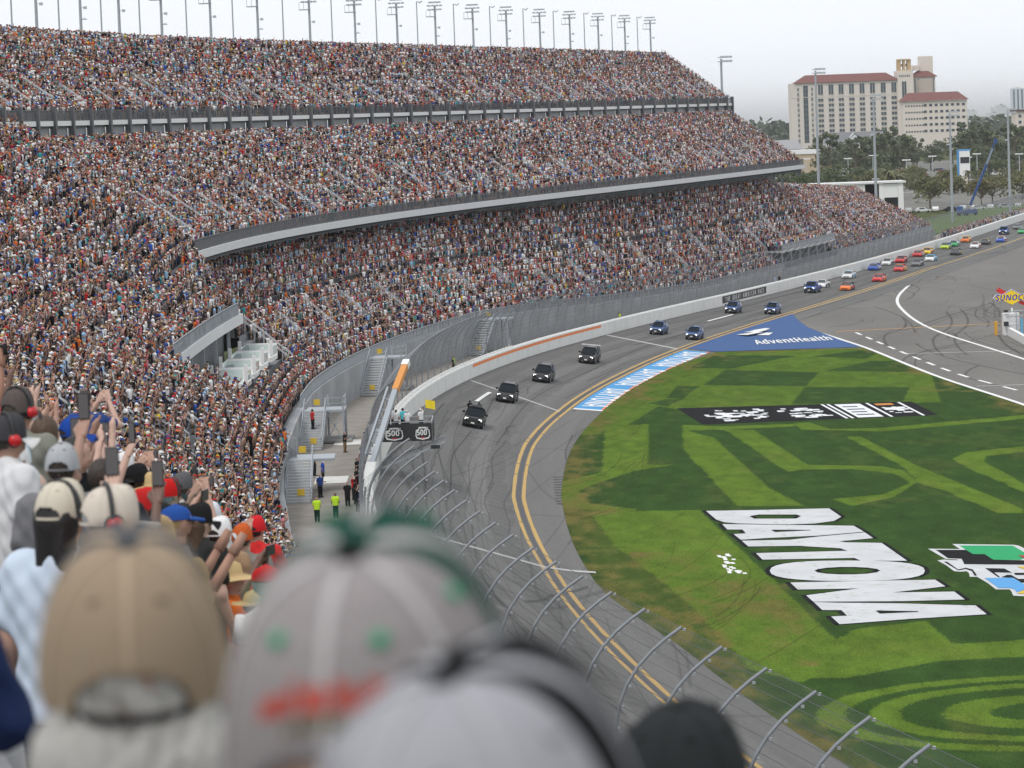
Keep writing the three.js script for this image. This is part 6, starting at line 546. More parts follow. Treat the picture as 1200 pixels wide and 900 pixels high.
const headParts = () => [blob([0, 1.648, -0.006], [0.078, 0.1, 0.097]), blob([0, 1.585, 0.035], [0.056, 0.062, 0.062]), capsule([0, 1.632, 0.088], [0, 1.6, 0.108], 0.009, 0.014), capsule([-0.03, 1.655, 0.075], [0.03, 1.655, 0.075], 0.02), capsule([-0.022, 1.568, 0.082], [0.022, 1.568, 0.082], 0.011), blob([0.082, 1.622, -0.004], [0.01, 0.032, 0.02]), blob([-0.082, 1.622, -0.004], [0.01, 0.032, 0.02])];
function handParts(e, w, side, hi) { const d = w.map((v, i) => v - e[i]), l = Math.hypot(...d), u = d.map((v) => v / l), P = (a) => w.map((v, i) => v + u[i] * a); let s = [u[1], -u[0], 0]; const sl = Math.hypot(...s) || 1; s = s.map((v) => v / sl); const O = (p, a, b = 0) => [p[0] + s[0] * a, p[1] + s[1] * a, p[2] + s[2] * a + b]; if (!hi) return [capsule(w, P(0.07), 0.027, 0.03), capsule(P(0.07), O(P(0.15), 0, 0.02), 0.026, 0.014), capsule(P(0.02), O(P(0.07), side * 0.05, 0.01), 0.014, 0.011)]; const out = [capsule(O(P(0.01), 0.018), O(P(0.085), 0.03), 0.02, 0.016), capsule(O(P(0.01), -0.018), O(P(0.085), -0.03), 0.02, 0.016), capsule(P(0), P(0.085), 0.022, 0.018)]; [[-0.031, 0.062], [-0.011, 0.075], [0.01, 0.07], [0.031, 0.055]].forEach(([o, L]) => { const a = O(P(0.085), o), b = O(P(0.085 + L * 0.55), o * 1.15, 0.008), c = O(P(0.085 + L * 0.85), o * 1.15, 0.032); out.push(capsule(a, b, 0.0092, 0.0085), capsule(b, c, 0.0085, 0.0075)); }); const t0 = O(P(0.02), side * 0.03), t1 = O(P(0.055), side * 0.062, 0.012), t2 = O(P(0.085), side * 0.066, 0.03); out.push(capsule(t0, t1, 0.013, 0.011), capsule(t1, t2, 0.011, 0.009)); return out; }
const LIMBS = (pose) => { const A = ARMS[pose]; return [[[0.185, 1.41, 0], A[0], A[1]], [[-0.185, 1.41, 0], A[2], A[3]]]; };
const skinCache = new Map();
function bodyGeo(pose, hi) { const key = pose + hi; if (skinCache.has(key)) return skinCache.get(key);
  const arms = LIMBS(pose), legs = [1, -1].flatMap((s) => [capsule([s * 0.09, 0.9, 0], [s * 0.1, 0.48, 0.015], 0.085, 0.058), capsule([s * 0.1, 0.48, 0.015], [s * 0.1, 0.09, -0.02], 0.055, 0.036), capsule([s * 0.1, 0.045, -0.04], [s * 0.105, 0.035, 0.15], 0.042, 0.034)]);
  const torso = [capsule([0.07, 0.98, 0], [0.09, 1.32, 0.005], 0.105, 0.108), capsule([-0.07, 0.98, 0], [-0.09, 1.32, 0.005], 0.105, 0.108), capsule([-0.16, 1.41, 0], [0.16, 1.41, 0], 0.068), capsule([0, 1.4, -0.01], [0, 1.58, 0.005], 0.062, 0.054)];
  const armF = arms.flatMap(([s, e, w]) => [capsule(s, e, 0.058, 0.044), capsule(e, w, 0.043, 0.028)]), hands = arms.flatMap(([s, e, w], i) => handParts(e, w, i ? 1 : -1, hi)), main = blend([...torso, ...armF, ...legs], 0.04), head = blend(headParts(), 0.02), hf = blend(hands, hi ? 0.008 : 0.02);
  const all = (x, y, z) => { const a = main(x, y, z), b = y > 1.5 ? head(x, y, z) : 9, c = hf(x, y, z); const m = (p, q, k) => { const h = Math.max(0, k - Math.abs(p - q)) / k; return Math.min(p, q) - h * h * k * 0.25; }; return m(m(a, b, 0.02), c, 0.012); };
  let geo; const xs = arms.flat().map((p) => p[0]), zs = arms.flat().map((p) => p[2]), ys = arms.flat().map((p) => p[1]), lo = [Math.min(...xs) - 0.25, -0.05, Math.min(-0.2, ...zs) - 0.1], hiB = [Math.max(...xs) + 0.25, Math.max(1.8, ...ys) + 0.25, Math.max(0.22, ...zs) + 0.25];
  if (hi) { // coarse body, finer head and hands, joined into one geometry
    const cut = (fn, inside) => (x, y, z) => Math.max(fn(x, y, z), inside(x, y, z));
    const boxIn = (x, y, z) => { let d = y - 1.5; for (const [s, e, w] of arms) d = Math.max(d, 0); return d; };
    const body = surfaceNets((x, y, z) => blend([main, head], 0.02)(x, y, z), lo, hiB, 0.016), hd = surfaceNets(head, [-0.12, 1.5, -0.14], [0.12, 1.78, 0.15], 0.006), hn = arms.map(([s, e, w]) => surfaceNets(hf, w.map((v) => v - 0.2), w.map((v) => v + 0.2), 0.0042)); geo = mergeGeometries([body, hd, ...hn].map((g) => g.toNonIndexed()));
  } else { const up = surfaceNets(all, [lo[0], 0.98, lo[2]], hiB, 0.024), dn = surfaceNets(all, lo, [hiB[0], 1.06, hiB[2]], 0.06); geo = mergeGeometries([up.toNonIndexed(), dn.toNonIndexed()]); }
  skinCache.set(key, geo); return geo; }
function clothGeo(pose, kind, hi, longSleeve) { const key = `c${pose}${kind}${hi}${longSleeve}`; if (skinCache.has(key)) return skinCache.get(key); const arms = LIMBS(pose), cell = hi ? 0.015 : 0.03, p = hi ? 0.012 : 0.014; let f, lo, hiB;
  if (kind === 'shirt') { const sl = arms.flatMap(([s, e, w]) => (longSleeve ? [capsule(s, e, 0.066 + p, 0.056 + p), capsule(e, lerp3(e, w, 0.85), 0.055 + p, 0.042 + p)] : [capsule(s, lerp3(s, e, 0.62), 0.066 + p, 0.064 + p)])); const tor = blend([capsule([0.07, 0.86, 0], [0.09, 1.32, 0.005], 0.118 + p, 0.112 + p), capsule([-0.07, 0.86, 0], [-0.09, 1.32, 0.005], 0.118 + p, 0.112 + p), capsule([-0.16, 1.405, 0], [0.16, 1.405, 0], 0.07 + p), capsule([0, 1.4, -0.01], [0, 1.47, -0.005], 0.075 + p, 0.066 + p), ...sl], 0.05); f = (x, y, z) => Math.max(tor(x, y, z) + 0.006 * Math.sin(x * 38 + y * 13) * Math.sin(y * 31 + z * 22) + (hi ? 0.004 * Math.sin(x * 60 - y * 47 + 2 * Math.sin(z * 20)) : 0), 0.84 - y); lo = [-0.55, 0.8, -0.35]; hiB = [0.55, longSleeve ? 2.05 : 1.85, 0.65]; }
  else { const b = blend([1, -1].flatMap((s) => [capsule([s * 0.09, 0.93, 0], [s * 0.1, 0.5, 0.015], 0.102 + p, 0.082 + p), ...(kind === 'trousers' ? [capsule([s * 0.1, 0.5, 0.015], [s * 0.1, 0.08, -0.01], 0.075 + p, 0.062 + p)] : [])]), 0.03); f = (x, y, z) => Math.max(b(x, y, z), y - 0.98, (kind === 'trousers' ? 0.05 : 0.44) - y); lo = [-0.3, 0, -0.25]; hiB = [0.3, 1.02, 0.25]; }
  const g = surfaceNets(f, lo, hiB, cell); skinCache.set(key, g); return g; }
// cap: crown panels, bill, button, eyelets, rear opening with strap
function capParts(hi) { const key = 'cap' + hi; if (skinCache.has(key)) return skinCache.get(key); const N = hi ? 72 : 16, Mv = hi ? 22 : 6, RX = 0.0945, RY = 0.126, RZ = 0.113, cy = 1.634, out = { front: new GB(), back: new GB(), bill: new GB(), seam: new GB(), strap: new GB(), eyelet: new GB(), button: new GB(), band: new GB() };
  const P = (a, v, o = 0) => { const r = Math.pow(Math.max(0, 1 - v * v), 0.38), pk = 1 + 0.14 * Math.max(0, Math.sin(a)) * Math.sqrt(v) * (1 - 0.6 * v); return V((RX + o) * r * Math.cos(a), cy - 0.012 * (1 - v) + (RY + o) * v * pk + 0.1 * Math.pow(Math.max(0, Math.sin(a)), 1.5) * v * (1 - v), (RZ + o) * r * Math.sin(a) - 0.004 + 0.012 * Math.max(0, Math.sin(a)) * v); }; // a = pi/2 is the front
  const inOpening = (a, v) => { const back = Math.atan2(Math.sin(a + Math.PI / 2), Math.cos(a + Math.PI / 2)); return (back / 0.62) ** 2 + ((v - 0.06) / 0.3) ** 2 < 1 && v > 0.06; };
  for (let i = 0; i < N; i++) for (let j = 0; j < Mv; j++) { const a = i / N * 6.28318, b = (i + 1) / N * 6.28318, v0 = Math.sin(j / Mv * 1.5707), v1 = Math.sin((j + 1) / Mv * 1.5707); if (hi && inOpening((a + b) / 2, (v0 + v1) / 2)) continue; const g = Math.sin((a + b) / 2) > 0.2 ? out.front : out.back; g.quad(P(a, v0), P(b, v0), P(b, v1), P(a, v1), [a * 4, v0 * 4], [b * 4, v0 * 4], [b * 4, v1 * 4], [a * 4, v1 * 4]); }
  const bn = hi ? 22 : 8; for (let i = 0; i < bn; i++) { const f = (k) => { const t = -1.12 + 2.24 * k / bn; return t + Math.PI / 2; }, B = (k, r, y) => { const a = f(k), x = Math.cos(a); return V(RX * 1.0 * x + 0.0 * r, cy - 0.012 - 0.05 * x * x * 4 * Math.min(1, r * 6) * 0.6 - r * 0.16 + y, RZ * Math.sin(a) - 0.004 + r * (1 - 0.35 * x * x)); }; for (const y of [0, 0.004]) out.bill.quad(B(i, 0, y), B(i + 1, 0, y), B(i + 1, 0.085, y), B(i, 0.085, y)); out.bill.quad(B(i, 0.085, 0), B(i + 1, 0.085, 0), B(i + 1, 0.085, 0.004), B(i, 0.085, 0.004)); }
  if (hi) { for (let k = 0; k < 6; k++) { const a = Math.PI / 2 + k * Math.PI / 3; for (let j = 0; j < 16; j++) { const v0 = Math.sin(j / 16 * 1.5), v1 = Math.sin((j + 1) / 16 * 1.5); if (inOpening(a, v0) || inOpening(a, v1)) continue; const w = 0.035 / Math.max(0.25, Math.pow(1 - v1 * v1, 0.42)) * 0.9; out.seam.quad(P(a - w, v0, 0.0012), P(a + w, v0, 0.0012), P(a + w, v1, 0.0012), P(a - w, v1, 0.0012)); } const e = P(a + Math.PI / 6, 0.8, 0.001), e2 = P(a + Math.PI / 6, 0.8, 0.003); out.eyelet.rod(e, e2, 0.0055, 0.005, 10); } out.button.rod(V(0, cy + RY * 0.99, -0.004), V(0, cy + RY + 0.007, -0.004), 0.011, 0.007, 12); for (let i = 0; i < 20; i++) { const t0 = -Math.PI / 2 - 0.66 + 1.32 * i / 20, t1 = -Math.PI / 2 - 0.66 + 1.32 * (i + 1) / 20; out.strap.quad(P(t0, 0.0, 0.001), P(t1, 0.0, 0.001), P(t1, 0.075, 0.001), P(t0, 0.075, 0.001)); } for (let i = 0; i < 24; i++) { const q = (k) => { const th = Math.PI * k / 24; return [-Math.PI / 2 + 0.64 * Math.cos(th), 0.07 + 0.305 * Math.sin(th)]; }, [a0, w0] = q(i), [a1, w1] = q(i + 1), e = (a, w) => [-Math.PI / 2 + (a + Math.PI / 2) * 1.08, 0.07 + (w - 0.07) * 1.09]; const [c0, d0] = e(a0, w0), [c1, d1] = e(a1, w1); out.band.quad(P(a0, w0, 0.001), P(a1, w1, 0.001), P(c1, d1, 0.0015), P(c0, d0, 0.0015)); } }
  const res = {}; for (const k in out) if (out[k].p.length) res[k] = out[k].geo(true); skinCache.set(key, res); return res; }
function strawGeo() { if (skinCache.has('straw')) return skinCache.get('straw'); const g = new GB(), prof = [[0, 1.775], [0.05, 1.77], [0.082, 1.75], [0.093, 1.69], [0.098, 1.665], [0.15, 1.655], [0.195, 1.64]], n = 24; for (let i = 0; i < n; i++) for (let j = 0; j + 1 < prof.length; j++) { const P = (k, q) => { const t = k / n * 6.2832, w = 0.008 * Math.sin(t * 3) * (prof[q][0] > 0.12 ? 1 : 0); return V(prof[q][0] * Math.cos(t), prof[q][1] + w, prof[q][0] * 1.1 * Math.sin(t)); }; g.quad(P(i, j), P(i + 1, j), P(i + 1, j + 1), P(i, j + 1)); } const r = g.geo(true); skinCache.set('straw', r); return r; }
function hairGeo(style, hi, under) { const key = 'hair' + style + hi + under; if (skinCache.has(key)) return skinCache.get(key); const c = hi ? 0.006 : 0.02; let f; const skull = under ? blob([0, 1.648, -0.011], [0.082, 0.1, 0.094]) : blob([0, 1.652, -0.014], [0.087, 0.106, 0.099]); const wob = (x, y, z) => { const q = x * 170 + z * 130 + 1.4 * Math.sin(y * 45 + x * 30); return 0.0022 * Math.sin(q) * Math.cos(z * 90 - x * 70 + y * 9) + 0.0012 * Math.sin(q * 2.3 + y * 17); }; if (style === 'long') { const b = blend([skull, capsule([-0.03, 1.6, -0.045], [-0.045, 1.44, -0.06], 0.058, 0.035), capsule([0.03, 1.6, -0.045], [0.045, 1.45, -0.06], 0.058, 0.035)], 0.04); f = (x, y, z) => Math.max(b(x, y, z) + wob(x, y, z), z - 0.055 + (y < 1.68 ? 0.06 : 0)); } else if (style === 'shaggy') { const b = blend([skull, blob([0.055, 1.55, -0.045], [0.048, 0.05, 0.045]), blob([-0.055, 1.55, -0.045], [0.048, 0.05, 0.045]), blob([0, 1.53, -0.07], [0.07, 0.06, 0.04])], 0.03); f = (x, y, z) => Math.max(b(x, y, z) + 2.2 * wob(x, y, z), z - 0.03); } else if (style === 'bald') f = (x, y, z) => Math.max(skull(x, y, z) + wob(x, y, z), z - 0.02, y - 1.685, 1.56 - y); else f = (x, y, z) => Math.max(skull(x, y, z) + wob(x, y, z), z - 0.06 + (y < 1.69 ? 0.05 : 0), 1.555 - y); const g = surfaceNets(f, [-0.13, 1.3, -0.17], [0.13, 1.79, 0.13], c); skinCache.set(key, g); return g; }
const matCache = new Map(); function cloth(c, opt = {}) { const k = JSON.stringify([c, opt.n]); if (!matCache.has(k)) matCache.set(k, matte(c, { roughness: 0.95, side: THREE.DoubleSide, ...(opt.map ? { map: opt.map } : {}) }, 0.3)); return matCache.get(k); }
const skinM = SKIN.map((c) => mat(c, 0.55)), hairM = (c) => { const k = 'h' + c; if (!matCache.has(k)) matCache.set(k, mat(c, 0.65)); return matCache.get(k); };
function person(o) { // a figure with its feet at the origin, facing +z; children: body, clothes, hair, hat
  const hi = !!o.hi, g = new THREE.Group(), add = (n, geo, m, par = g) => { const q = sh(new THREE.Mesh(geo, m)); q.name = n; par.add(q); return q; };
  add('body', bodyGeo(o.pose, hi), skinM[o.skin || 0]); add('shirt', clothGeo(o.pose, 'shirt', hi, !!o.longSleeve), o.shirtMat || cloth(o.shirt)); add(o.shorts ? 'shorts' : 'trousers', clothGeo('stand', o.shorts ? 'shorts' : 'trousers', hi && !o.lowLegs), cloth(o.pants || PANTS[0]));
  if (o.vest) { const q = add('vest', clothGeo(o.pose, 'shirt', hi, false), cloth([0.5, 0.75, 0.04])); q.scale.set(1.035, 0.995, 1.06); q.position.y = 0.01; }
  if (o.hairStyle !== 'none') add('hair', hairGeo(o.hairStyle || 'short', hi, !!(o.cap || o.straw)), hairM(o.hair || HAIR[0][1]));
  if (o.cap) { const cp = capParts(hi), h = new THREE.Group(); h.name = 'cap'; if (o.capTilt) { h.rotation.x = -o.capTilt; const p = V(0, 1.66, 0); h.position.copy(p).sub(p.clone().applyEuler(h.rotation)); } const m1 = o.capMat || cloth(o.cap), m2 = o.cap2 ? cloth(o.cap2) : m1; const put = (n, geo, m) => geo && add(n, geo, m, h); put('front_panel', cp.front, m2); put('crown_panel', cp.back, m1); put('bill', cp.bill, o.bill ? cloth(o.bill) : m2); put('seam', cp.seam, o.seam ? cloth(o.seam) : m1); put('strap', cp.strap, o.strap ? cloth(o.strap) : m1); put('button', cp.button, o.button ? cloth(o.button) : m2); put('eyelet', cp.eyelet, o.eyelet ? cloth(o.eyelet) : m1); put('opening_edge', cp.band, o.edge ? cloth(o.edge) : m1); g.add(h); }
  if (o.straw) { add('straw_hat', strawGeo(), cloth([0.52, 0.38, 0.19])); }
  if (o.muffs) { const h = new THREE.Group(); h.name = 'ear_defenders'; const cups = new GB(); for (const s of [1, -1]) cups.rod(V(s * 0.082, 1.62, -0.002), V(s * 0.122, 1.62, -0.002), 0.038, 0.03, 18); add('ear_cup', cups.geo(true), mat([0.55, 0.015, 0.02], 0.3), h); const bd = new GB(), pts = []; for (let k = 0; k <= 18; k++) { const t = Math.PI * k / 18; pts.push(V(0.108 * Math.cos(t), 1.63 + 0.142 * Math.sin(t), -0.012)); } bd.path(pts, 0.009, 8); for (const s of [1, -1]) bd.rod(V(s * 0.08, 1.62, -0.002), V(s * 0.094, 1.62, -0.002), 0.044, 0.042, 18); add('head_band', bd.geo(true), mat([0.015, 0.015, 0.016], 0.5), h); g.add(h); }
  if (o.strapX) { const bd = new GB(), pts = []; for (let k = 0; k <= 20; k++) { const t = Math.PI * k / 20; pts.push(V(0.1 * Math.cos(t), 1.62 + 0.145 * Math.sin(t), -0.03 + 0.02 * Math.sin(t))); } for (let k = 0; k < 20; k++) bd.beam(pts[k], pts[k + 1], 0.026, 0.006); const q = add('head_strap', bd.geo(), mat([0.015, 0.015, 0.016], 0.6)); }
  if (hi) { const e = new GB(); for (const s of [1, -1]) e.rod(V(s * 0.03, 1.636, 0.074), V(s * 0.03, 1.636, 0.086), 0.0115, 0.007, 10); add('eyes', e.geo(true), mat([0.6, 0.6, 0.58], 0.2)); const p = new GB(); for (const s of [1, -1]) p.rod(V(s * 0.03, 1.636, 0.084), V(s * 0.03, 1.636, 0.0885), 0.005, 0.004, 8); add('pupils', p.geo(), mat([0.02, 0.015, 0.01], 0.2)); const l = new GB(); l.rod(V(-0.022, 1.571, 0.092), V(0.022, 1.571, 0.092), 0.0045, 0.0045, 6); add('lips', l.geo(), mat([0.35, 0.12, 0.1], 0.5)); }
  if (o.shoes !== 0) { const s = new GB(); for (const q of [1, -1]) s.box(q * 0.103, 0.03, 0.05, 0.1, 0.09, 0.3); add('shoes', s.geo(), cloth([0.05, 0.05, 0.055])); }
  return g; }
function addPerson(o, pos, turn, scale, label, group, name = 'person') { const g = o.isGroup ? o : person(o); g.name = numbered(name); g.position.set(...pos); g.rotation.y = turn; g.scale.setScalar(scale); scene.add(g); return tag(g, label, 'person', group); }
const phoneProto = (() => { const g = new THREE.Group(), b = new GB(); b.box(0, 0, 0, 0.078, 0.158, 0.008); const m = sh(new THREE.Mesh(b.geo(), mat([0.02, 0.02, 0.022], 0.3))); m.name = 'case'; const s = new GB(); s.box(0, 0, -0.0052, 0.07, 0.146, 0.001); const q = sh(new THREE.Mesh(s.geo(), mat([0.03, 0.03, 0.033], 0.15, 0, { emissive: lin(0.07, 0.065, 0.065), emissiveIntensity: 1 }))); q.name = 'screen'; const c = new GB(); c.box(0.02, 0.055, 0.005, 0.025, 0.03, 0.003); const w = sh(new THREE.Mesh(c.geo(), M.glass)); w.name = 'camera_lens'; g.add(m, q, w); return g; })();
function phoneFor(pos, turn, scale, local, roll, label, group) { const g = phoneProto.clone(); g.name = numbered('smartphone'); const p = V(...local).multiplyScalar(scale).applyAxisAngle(V(0, 1, 0), turn).add(V(...pos)); g.position.copy(p); g.rotation.order = 'YXZ'; g.rotation.set(0, turn, roll); g.scale.setScalar(scale); scene.add(g); tag(g, label, 'phone', group); }
// near rows, placed one by one: head centre x, y, z; facing is measured from the view direction
const used = [];
function nearPerson(hx, hy, hz, o, label) { // stand on the row below; the height follows from head and floor
  const p = V(hx, 0, hz); let s = -hz; for (let k = 0; k < 8; k++) { const q = at(s, 0, 0), t = turnAt(s); s += (q.z - hz) * Math.cos(t) + (hx - q.x) * Math.sin(t); } const q = at(s, 0, 0), d = Math.hypot(hx - q.x, hz - q.z); let fl = bowlFloor(Math.min(d, topD - 0.01)); let sc = (hy - fl) / 1.64; while (sc > 1.12) { fl += rowH; sc = (hy - fl) / 1.64; } while (sc < 0.84) { fl -= rowH; sc = (hy - fl) / 1.64; }
  used.push([hx, hz, d]); const turn = Math.PI + (o.face || 0), g = addPerson({ hi: true, lowLegs: true, ...o }, [hx, fl, hz], turn, sc, label, 'spectators in the nearest rows'); if (o.lean) g.rotation.z = o.lean; if (o.phone) phoneFor([hx, fl, hz], turn, sc, o.phone, o.phoneRoll || 0, `smartphone held up by ${o.phoneBy}`, 'phones held up by spectators'); return g; }
const meshGrey = matte([0.9, 0.86, 0.86], { side: THREE.DoubleSide, map: rep(noiseTex(128, (i, j) => { const v = 146 + 14 * ((i % 8 < 2) || (j % 8 < 2) ? -1 : 0.3) + 20 * (tileNoise(i, j, 128, 4, 3) - 0.5); return [v, v * 0.98, v * 0.98]; }), 2) }, 0.3);
nearPerson(-0.36, 31.71, -3.30, { pose:'stand',cap:[0.26,0.2,0.14],cap2:[0.075,0.078,0.085],strap:[0.02,0.02,0.02],seam:[0.36,0.28,0.2],hair:[0.34,0.33,0.31],hairStyle:'shaggy',shirt:[0.2,0.2,0.2],skin:1,face:0.06,capTilt:0.26 }, 'person in tan cap with dark grey front and grey hair, large in the nearest row');
nearPerson(-0.10, 31.81, -2.30, { pose:'stand',capMat:meshGrey,cap:[0.34,0.32,0.32],cap2:[0.008,0.05,0.035],seam:[0.4,0.38,0.38],strap:[0.015,0.015,0.016],button:[0.01,0.01,0.01],eyelet:[0.0,0.28,0.13],edge:[0.2,0.19,0.2],hairStyle:'none',shirt:[0.5,0.46,0.42],skin:2,face:-0.22,capTilt:0.3 }, 'person in grey cap with dark green front, green eyelets and red script');
nearPerson(-0.03, 31.78, -1.95, { pose:'stand',cap:[0.29,0.29,0.31],cap2:[0.008,0.009,0.01],capTilt:0.2,bill:[0.006,0.006,0.007],seam:[0.33,0.33,0.35],hair:[0.06,0.04,0.03],shirt:[0.1,0.1,0.11],skin:0,face:-0.55 }, 'person in pale grey mesh cap with black front at the foot of the rows');
nearPerson(0.20, 31.31, -4.60, { pose:'stand',cap:[0.02,0.023,0.024],hair:[0.02,0.02,0.02],shirt:[0.05,0.05,0.055],skin:0,face:-0.3 }, 'person in plain black cap standing right of the pale mesh cap');
nearPerson(-1.21, 31.53, -6.60, { pose:'clap',longSleeve:1,shirt:[0.014,0.025,0.075],hair:[0.05,0.03,0.02],skin:1,face:-0.2 }, 'person in navy long sleeves left of the tan cap');
nearPerson(-0.86, 31.57, -4.40, { pose:'clap',shirt:[0.08,0.16,0.36],hair:[0.05,0.03,0.02],skin:3,face:-1.0 }, 'person in blue shirt with bare tanned forearms beside the tan cap');
nearPerson(-2.13, 30.64, -16.80, { pose:'hold',cap:[0.36,0.37,0.385],strap:[0.2,0.2,0.21],eyelet:[0.03,0.03,0.03],button:[0.06,0.06,0.065],hair:[0.03,0.02,0.015],shirt:[0.16,0.16,0.17],skin:2,face:-0.1,phone:[-0.19,1.62,0.4],phoneBy:'the person in the light grey cap' }, 'person in plain light grey cap raising a phone beside the cream caps');
nearPerson(-1.94, 30.59, -15.20, { pose:'stand',cap:[0.55,0.5,0.41],strapX:1,hair:[0.012,0.01,0.01],hairStyle:'long',shirt:[0.5,0.58,0.68],skin:5,face:-0.45 }, 'person in cream cap with black head strap, black hair and pale blue shirt');
nearPerson(-1.71, 30.58, -15.00, { pose:'stand',cap:[0.56,0.5,0.43],muffs:1,hair:[0.3,0.3,0.3],shirt:[0.72,0.23,0.2],skin:1,face:-1.25 }, 'person in cream cap and red ear defenders with salmon shirt, seen side on');
nearPerson(-2.50, 30.35, -18.50, { pose:'stand',hairStyle:'bald',hair:[0.3,0.3,0.31],shirt:[0.2,0.2,0.2],skin:2,face:-0.1 }, 'balding grey-haired person in grey shirt beside the cream cap');
nearPerson(-2.93, 30.29, -21.00, { pose:'stand',cap:[0.66,0.66,0.67],cap2:[0.3,0.55,0.7],hair:[0.16,0.08,0.03],hairStyle:'long',shirt:[0.02,0.3,0.12],skin:2,face:-0.2 }, 'person in white mesh cap with brown hair and green shirt');
nearPerson(-2.55, 30.69, -18.00, { pose:'stand',cap:[0.05,0.05,0.055],bill:[0.6,0.6,0.6],muffs:1,hair:[0.04,0.03,0.02],shirt:[0.6,0.6,0.61],skin:1,face:-1.0 }, 'person in charcoal cap with white bill and red ear defenders');
nearPerson(-3.10, 30.49, -22.40, { pose:'hold',cap:[0.09,0.075,0.07],muffs:1,hair:[0.05,0.04,0.03],shirt:[0.2,0.2,0.17],skin:1,face:-0.5,phone:[-0.19,1.62,0.4],phoneBy:'the person in brown cap and ear defenders' }, 'person in dark brown cap and red ear defenders filming with a phone');
nearPerson(-3.28, 30.11, -25.00, { pose:'hold',hair:[0.07,0.04,0.022],shirt:[0.66,0.66,0.66],skin:2,face:0.1,phone:[-0.19,1.62,0.4],phoneBy:'the bare-headed person in white' }, 'bare-headed brown-haired person in white shirt raising a phone');
nearPerson(-3.33, 29.94, -27.00, { pose:'hold',cap:[0.015,0.06,0.3],hair:[0.04,0.03,0.02],shirt:[0.6,0.6,0.6],skin:2,face:-0.9,phone:[-0.19,1.62,0.4],phoneBy:'the person in the royal blue cap' }, 'person in royal blue cap raising a phone above the light grey cap');
nearPerson(-3.29, 29.18, -31.00, { pose:'stand',cap:[0.012,0.012,0.013],hair:[0.02,0.015,0.01],shirt:[0.03,0.035,0.045],skin:1,face:-0.5 }, 'person in black cap and dark shirt next to the straw hat');
nearPerson(-3.14, 29.10, -31.00, { pose:'stand',straw:1,hair:[0.3,0.2,0.1],hairStyle:'long',shirt:[0.02,0.02,0.03],skin:2,face:-0.5 }, 'person in straw sun hat between the black cap and the red cap');
nearPerson(-2.97, 29.10, -30.50, { pose:'phone',cap:[0.5,0.015,0.015],cap2:[0.03,0.05,0.05],hair:[0.3,0.3,0.3],shirt:[0.06,0.5,0.48],skin:0,face:-0.7,phone:[0,1.7,0.44],phoneRoll:1.5708,phoneBy:'the person in red cap and turquoise shirt' }, 'person in red cap and turquoise shirt beside the straw hat');
nearPerson(-3.27, 28.71, -35.00, { pose:'stand',cap:[0.1,0.1,0.105],hair:[0.05,0.04,0.03],shirt:[0.5,0.5,0.5],skin:0,face:-0.4 }, 'person in charcoal cap behind the red cap');
nearPerson(-2.05, 29.88, -20.50, { pose:'stand',hairStyle:'long',hair:[0.4,0.27,0.11],shirt:[0.35,0.25,0.12],skin:2,face:0.1 }, 'long-haired blond person in tan top below the red cap');
nearPerson(-2.74, 29.04, -29.00, { pose:'stand',cap:[0.03,0.031,0.035],hair:[0.04,0.03,0.02],shirt:[0.05,0.05,0.06],skin:0,face:-0.6 }, 'person in faded black cap above the blond hair');
nearPerson(-2.25, 29.44, -25.20, { pose:'stand',cap:[0.014,0.014,0.015],hair:[0.07,0.04,0.02],hairStyle:'long',shirt:[0.03,0.03,0.03],skin:2,face:-0.8 }, 'brown-haired person in black cap left of the white cap');
nearPerson(-2.34, 29.03, -28.00, { pose:'stand',cap:[0.72,0.72,0.72],hair:[0.03,0.02,0.015],shirt:[0.3,0.2,0.12],skin:0,face:-0.5 }, 'person in clean white cap with dark hair beside the orange cap');
nearPerson(-2.24, 28.87, -29.00, { pose:'stand',cap:[0.5,0.1,0.025],hair:[0.06,0.04,0.03],shirt:[0.2,0.18,0.16],skin:0,face:-0.2 }, 'person in orange cap next to the clean white cap');
nearPerson(-2.83, 28.62, -33.00, { pose:'hold',cap:[0.6,0.62,0.66],hair:[0.05,0.04,0.03],shirt:[0.5,0.5,0.5],skin:0,face:-0.3 }, 'person in white mesh cap with raised arm behind the orange cap');
nearPerson(-3.01, 28.68, -33.50, { pose:'stand',cap:[0.012,0.02,0.06],hair:[0.03,0.02,0.02],shirt:[0.1,0.4,0.5],skin:0,face:-0.4 }, 'person in navy cap behind the faded black cap');
nearPerson(-2.64, 28.15, -36.00, { pose:'clap',cap:[0.55,0.02,0.025],hair:[0.03,0.02,0.02],shirt:[0.55,0.03,0.03],skin:0,face:-0.4 }, 'person in red cap and red shirt beyond the orange cap');
nearPerson(-2.31, 30.27, -20.00, { pose:'hold',hair:[0.03,0.02,0.015],hairStyle:'short',shirt:[0.02,0.02,0.025],skin:4,face:-0.3,phone:[-0.19,1.62,0.4],phoneBy:'the dark-haired person in black' }, 'dark-haired person in black shirt raising a phone behind the grey cap');
nearPerson(-3.72, 29.03, -34.00, { pose:'phone',cap:[0.68,0.68,0.68],hair:[0.03,0.02,0.015],shirt:[0.6,0.6,0.6],skin:0,face:-0.5,phone:[0,1.7,0.44],phoneRoll:1.5708,phoneBy:'the person in white cap and shirt' }, 'person in white cap and white shirt filming behind the black cap');
nearPerson(-4.54, 29.36, -38.00, { pose:'phone',hair:[0.03,0.02,0.015],shirt:[0.03,0.06,0.2],skin:2,face:-0.5,phone:[0,1.7,0.44],phoneRoll:1.5708,phoneBy:'the person in blue shirt' }, 'bare-headed person in blue shirt filming above the royal blue cap');

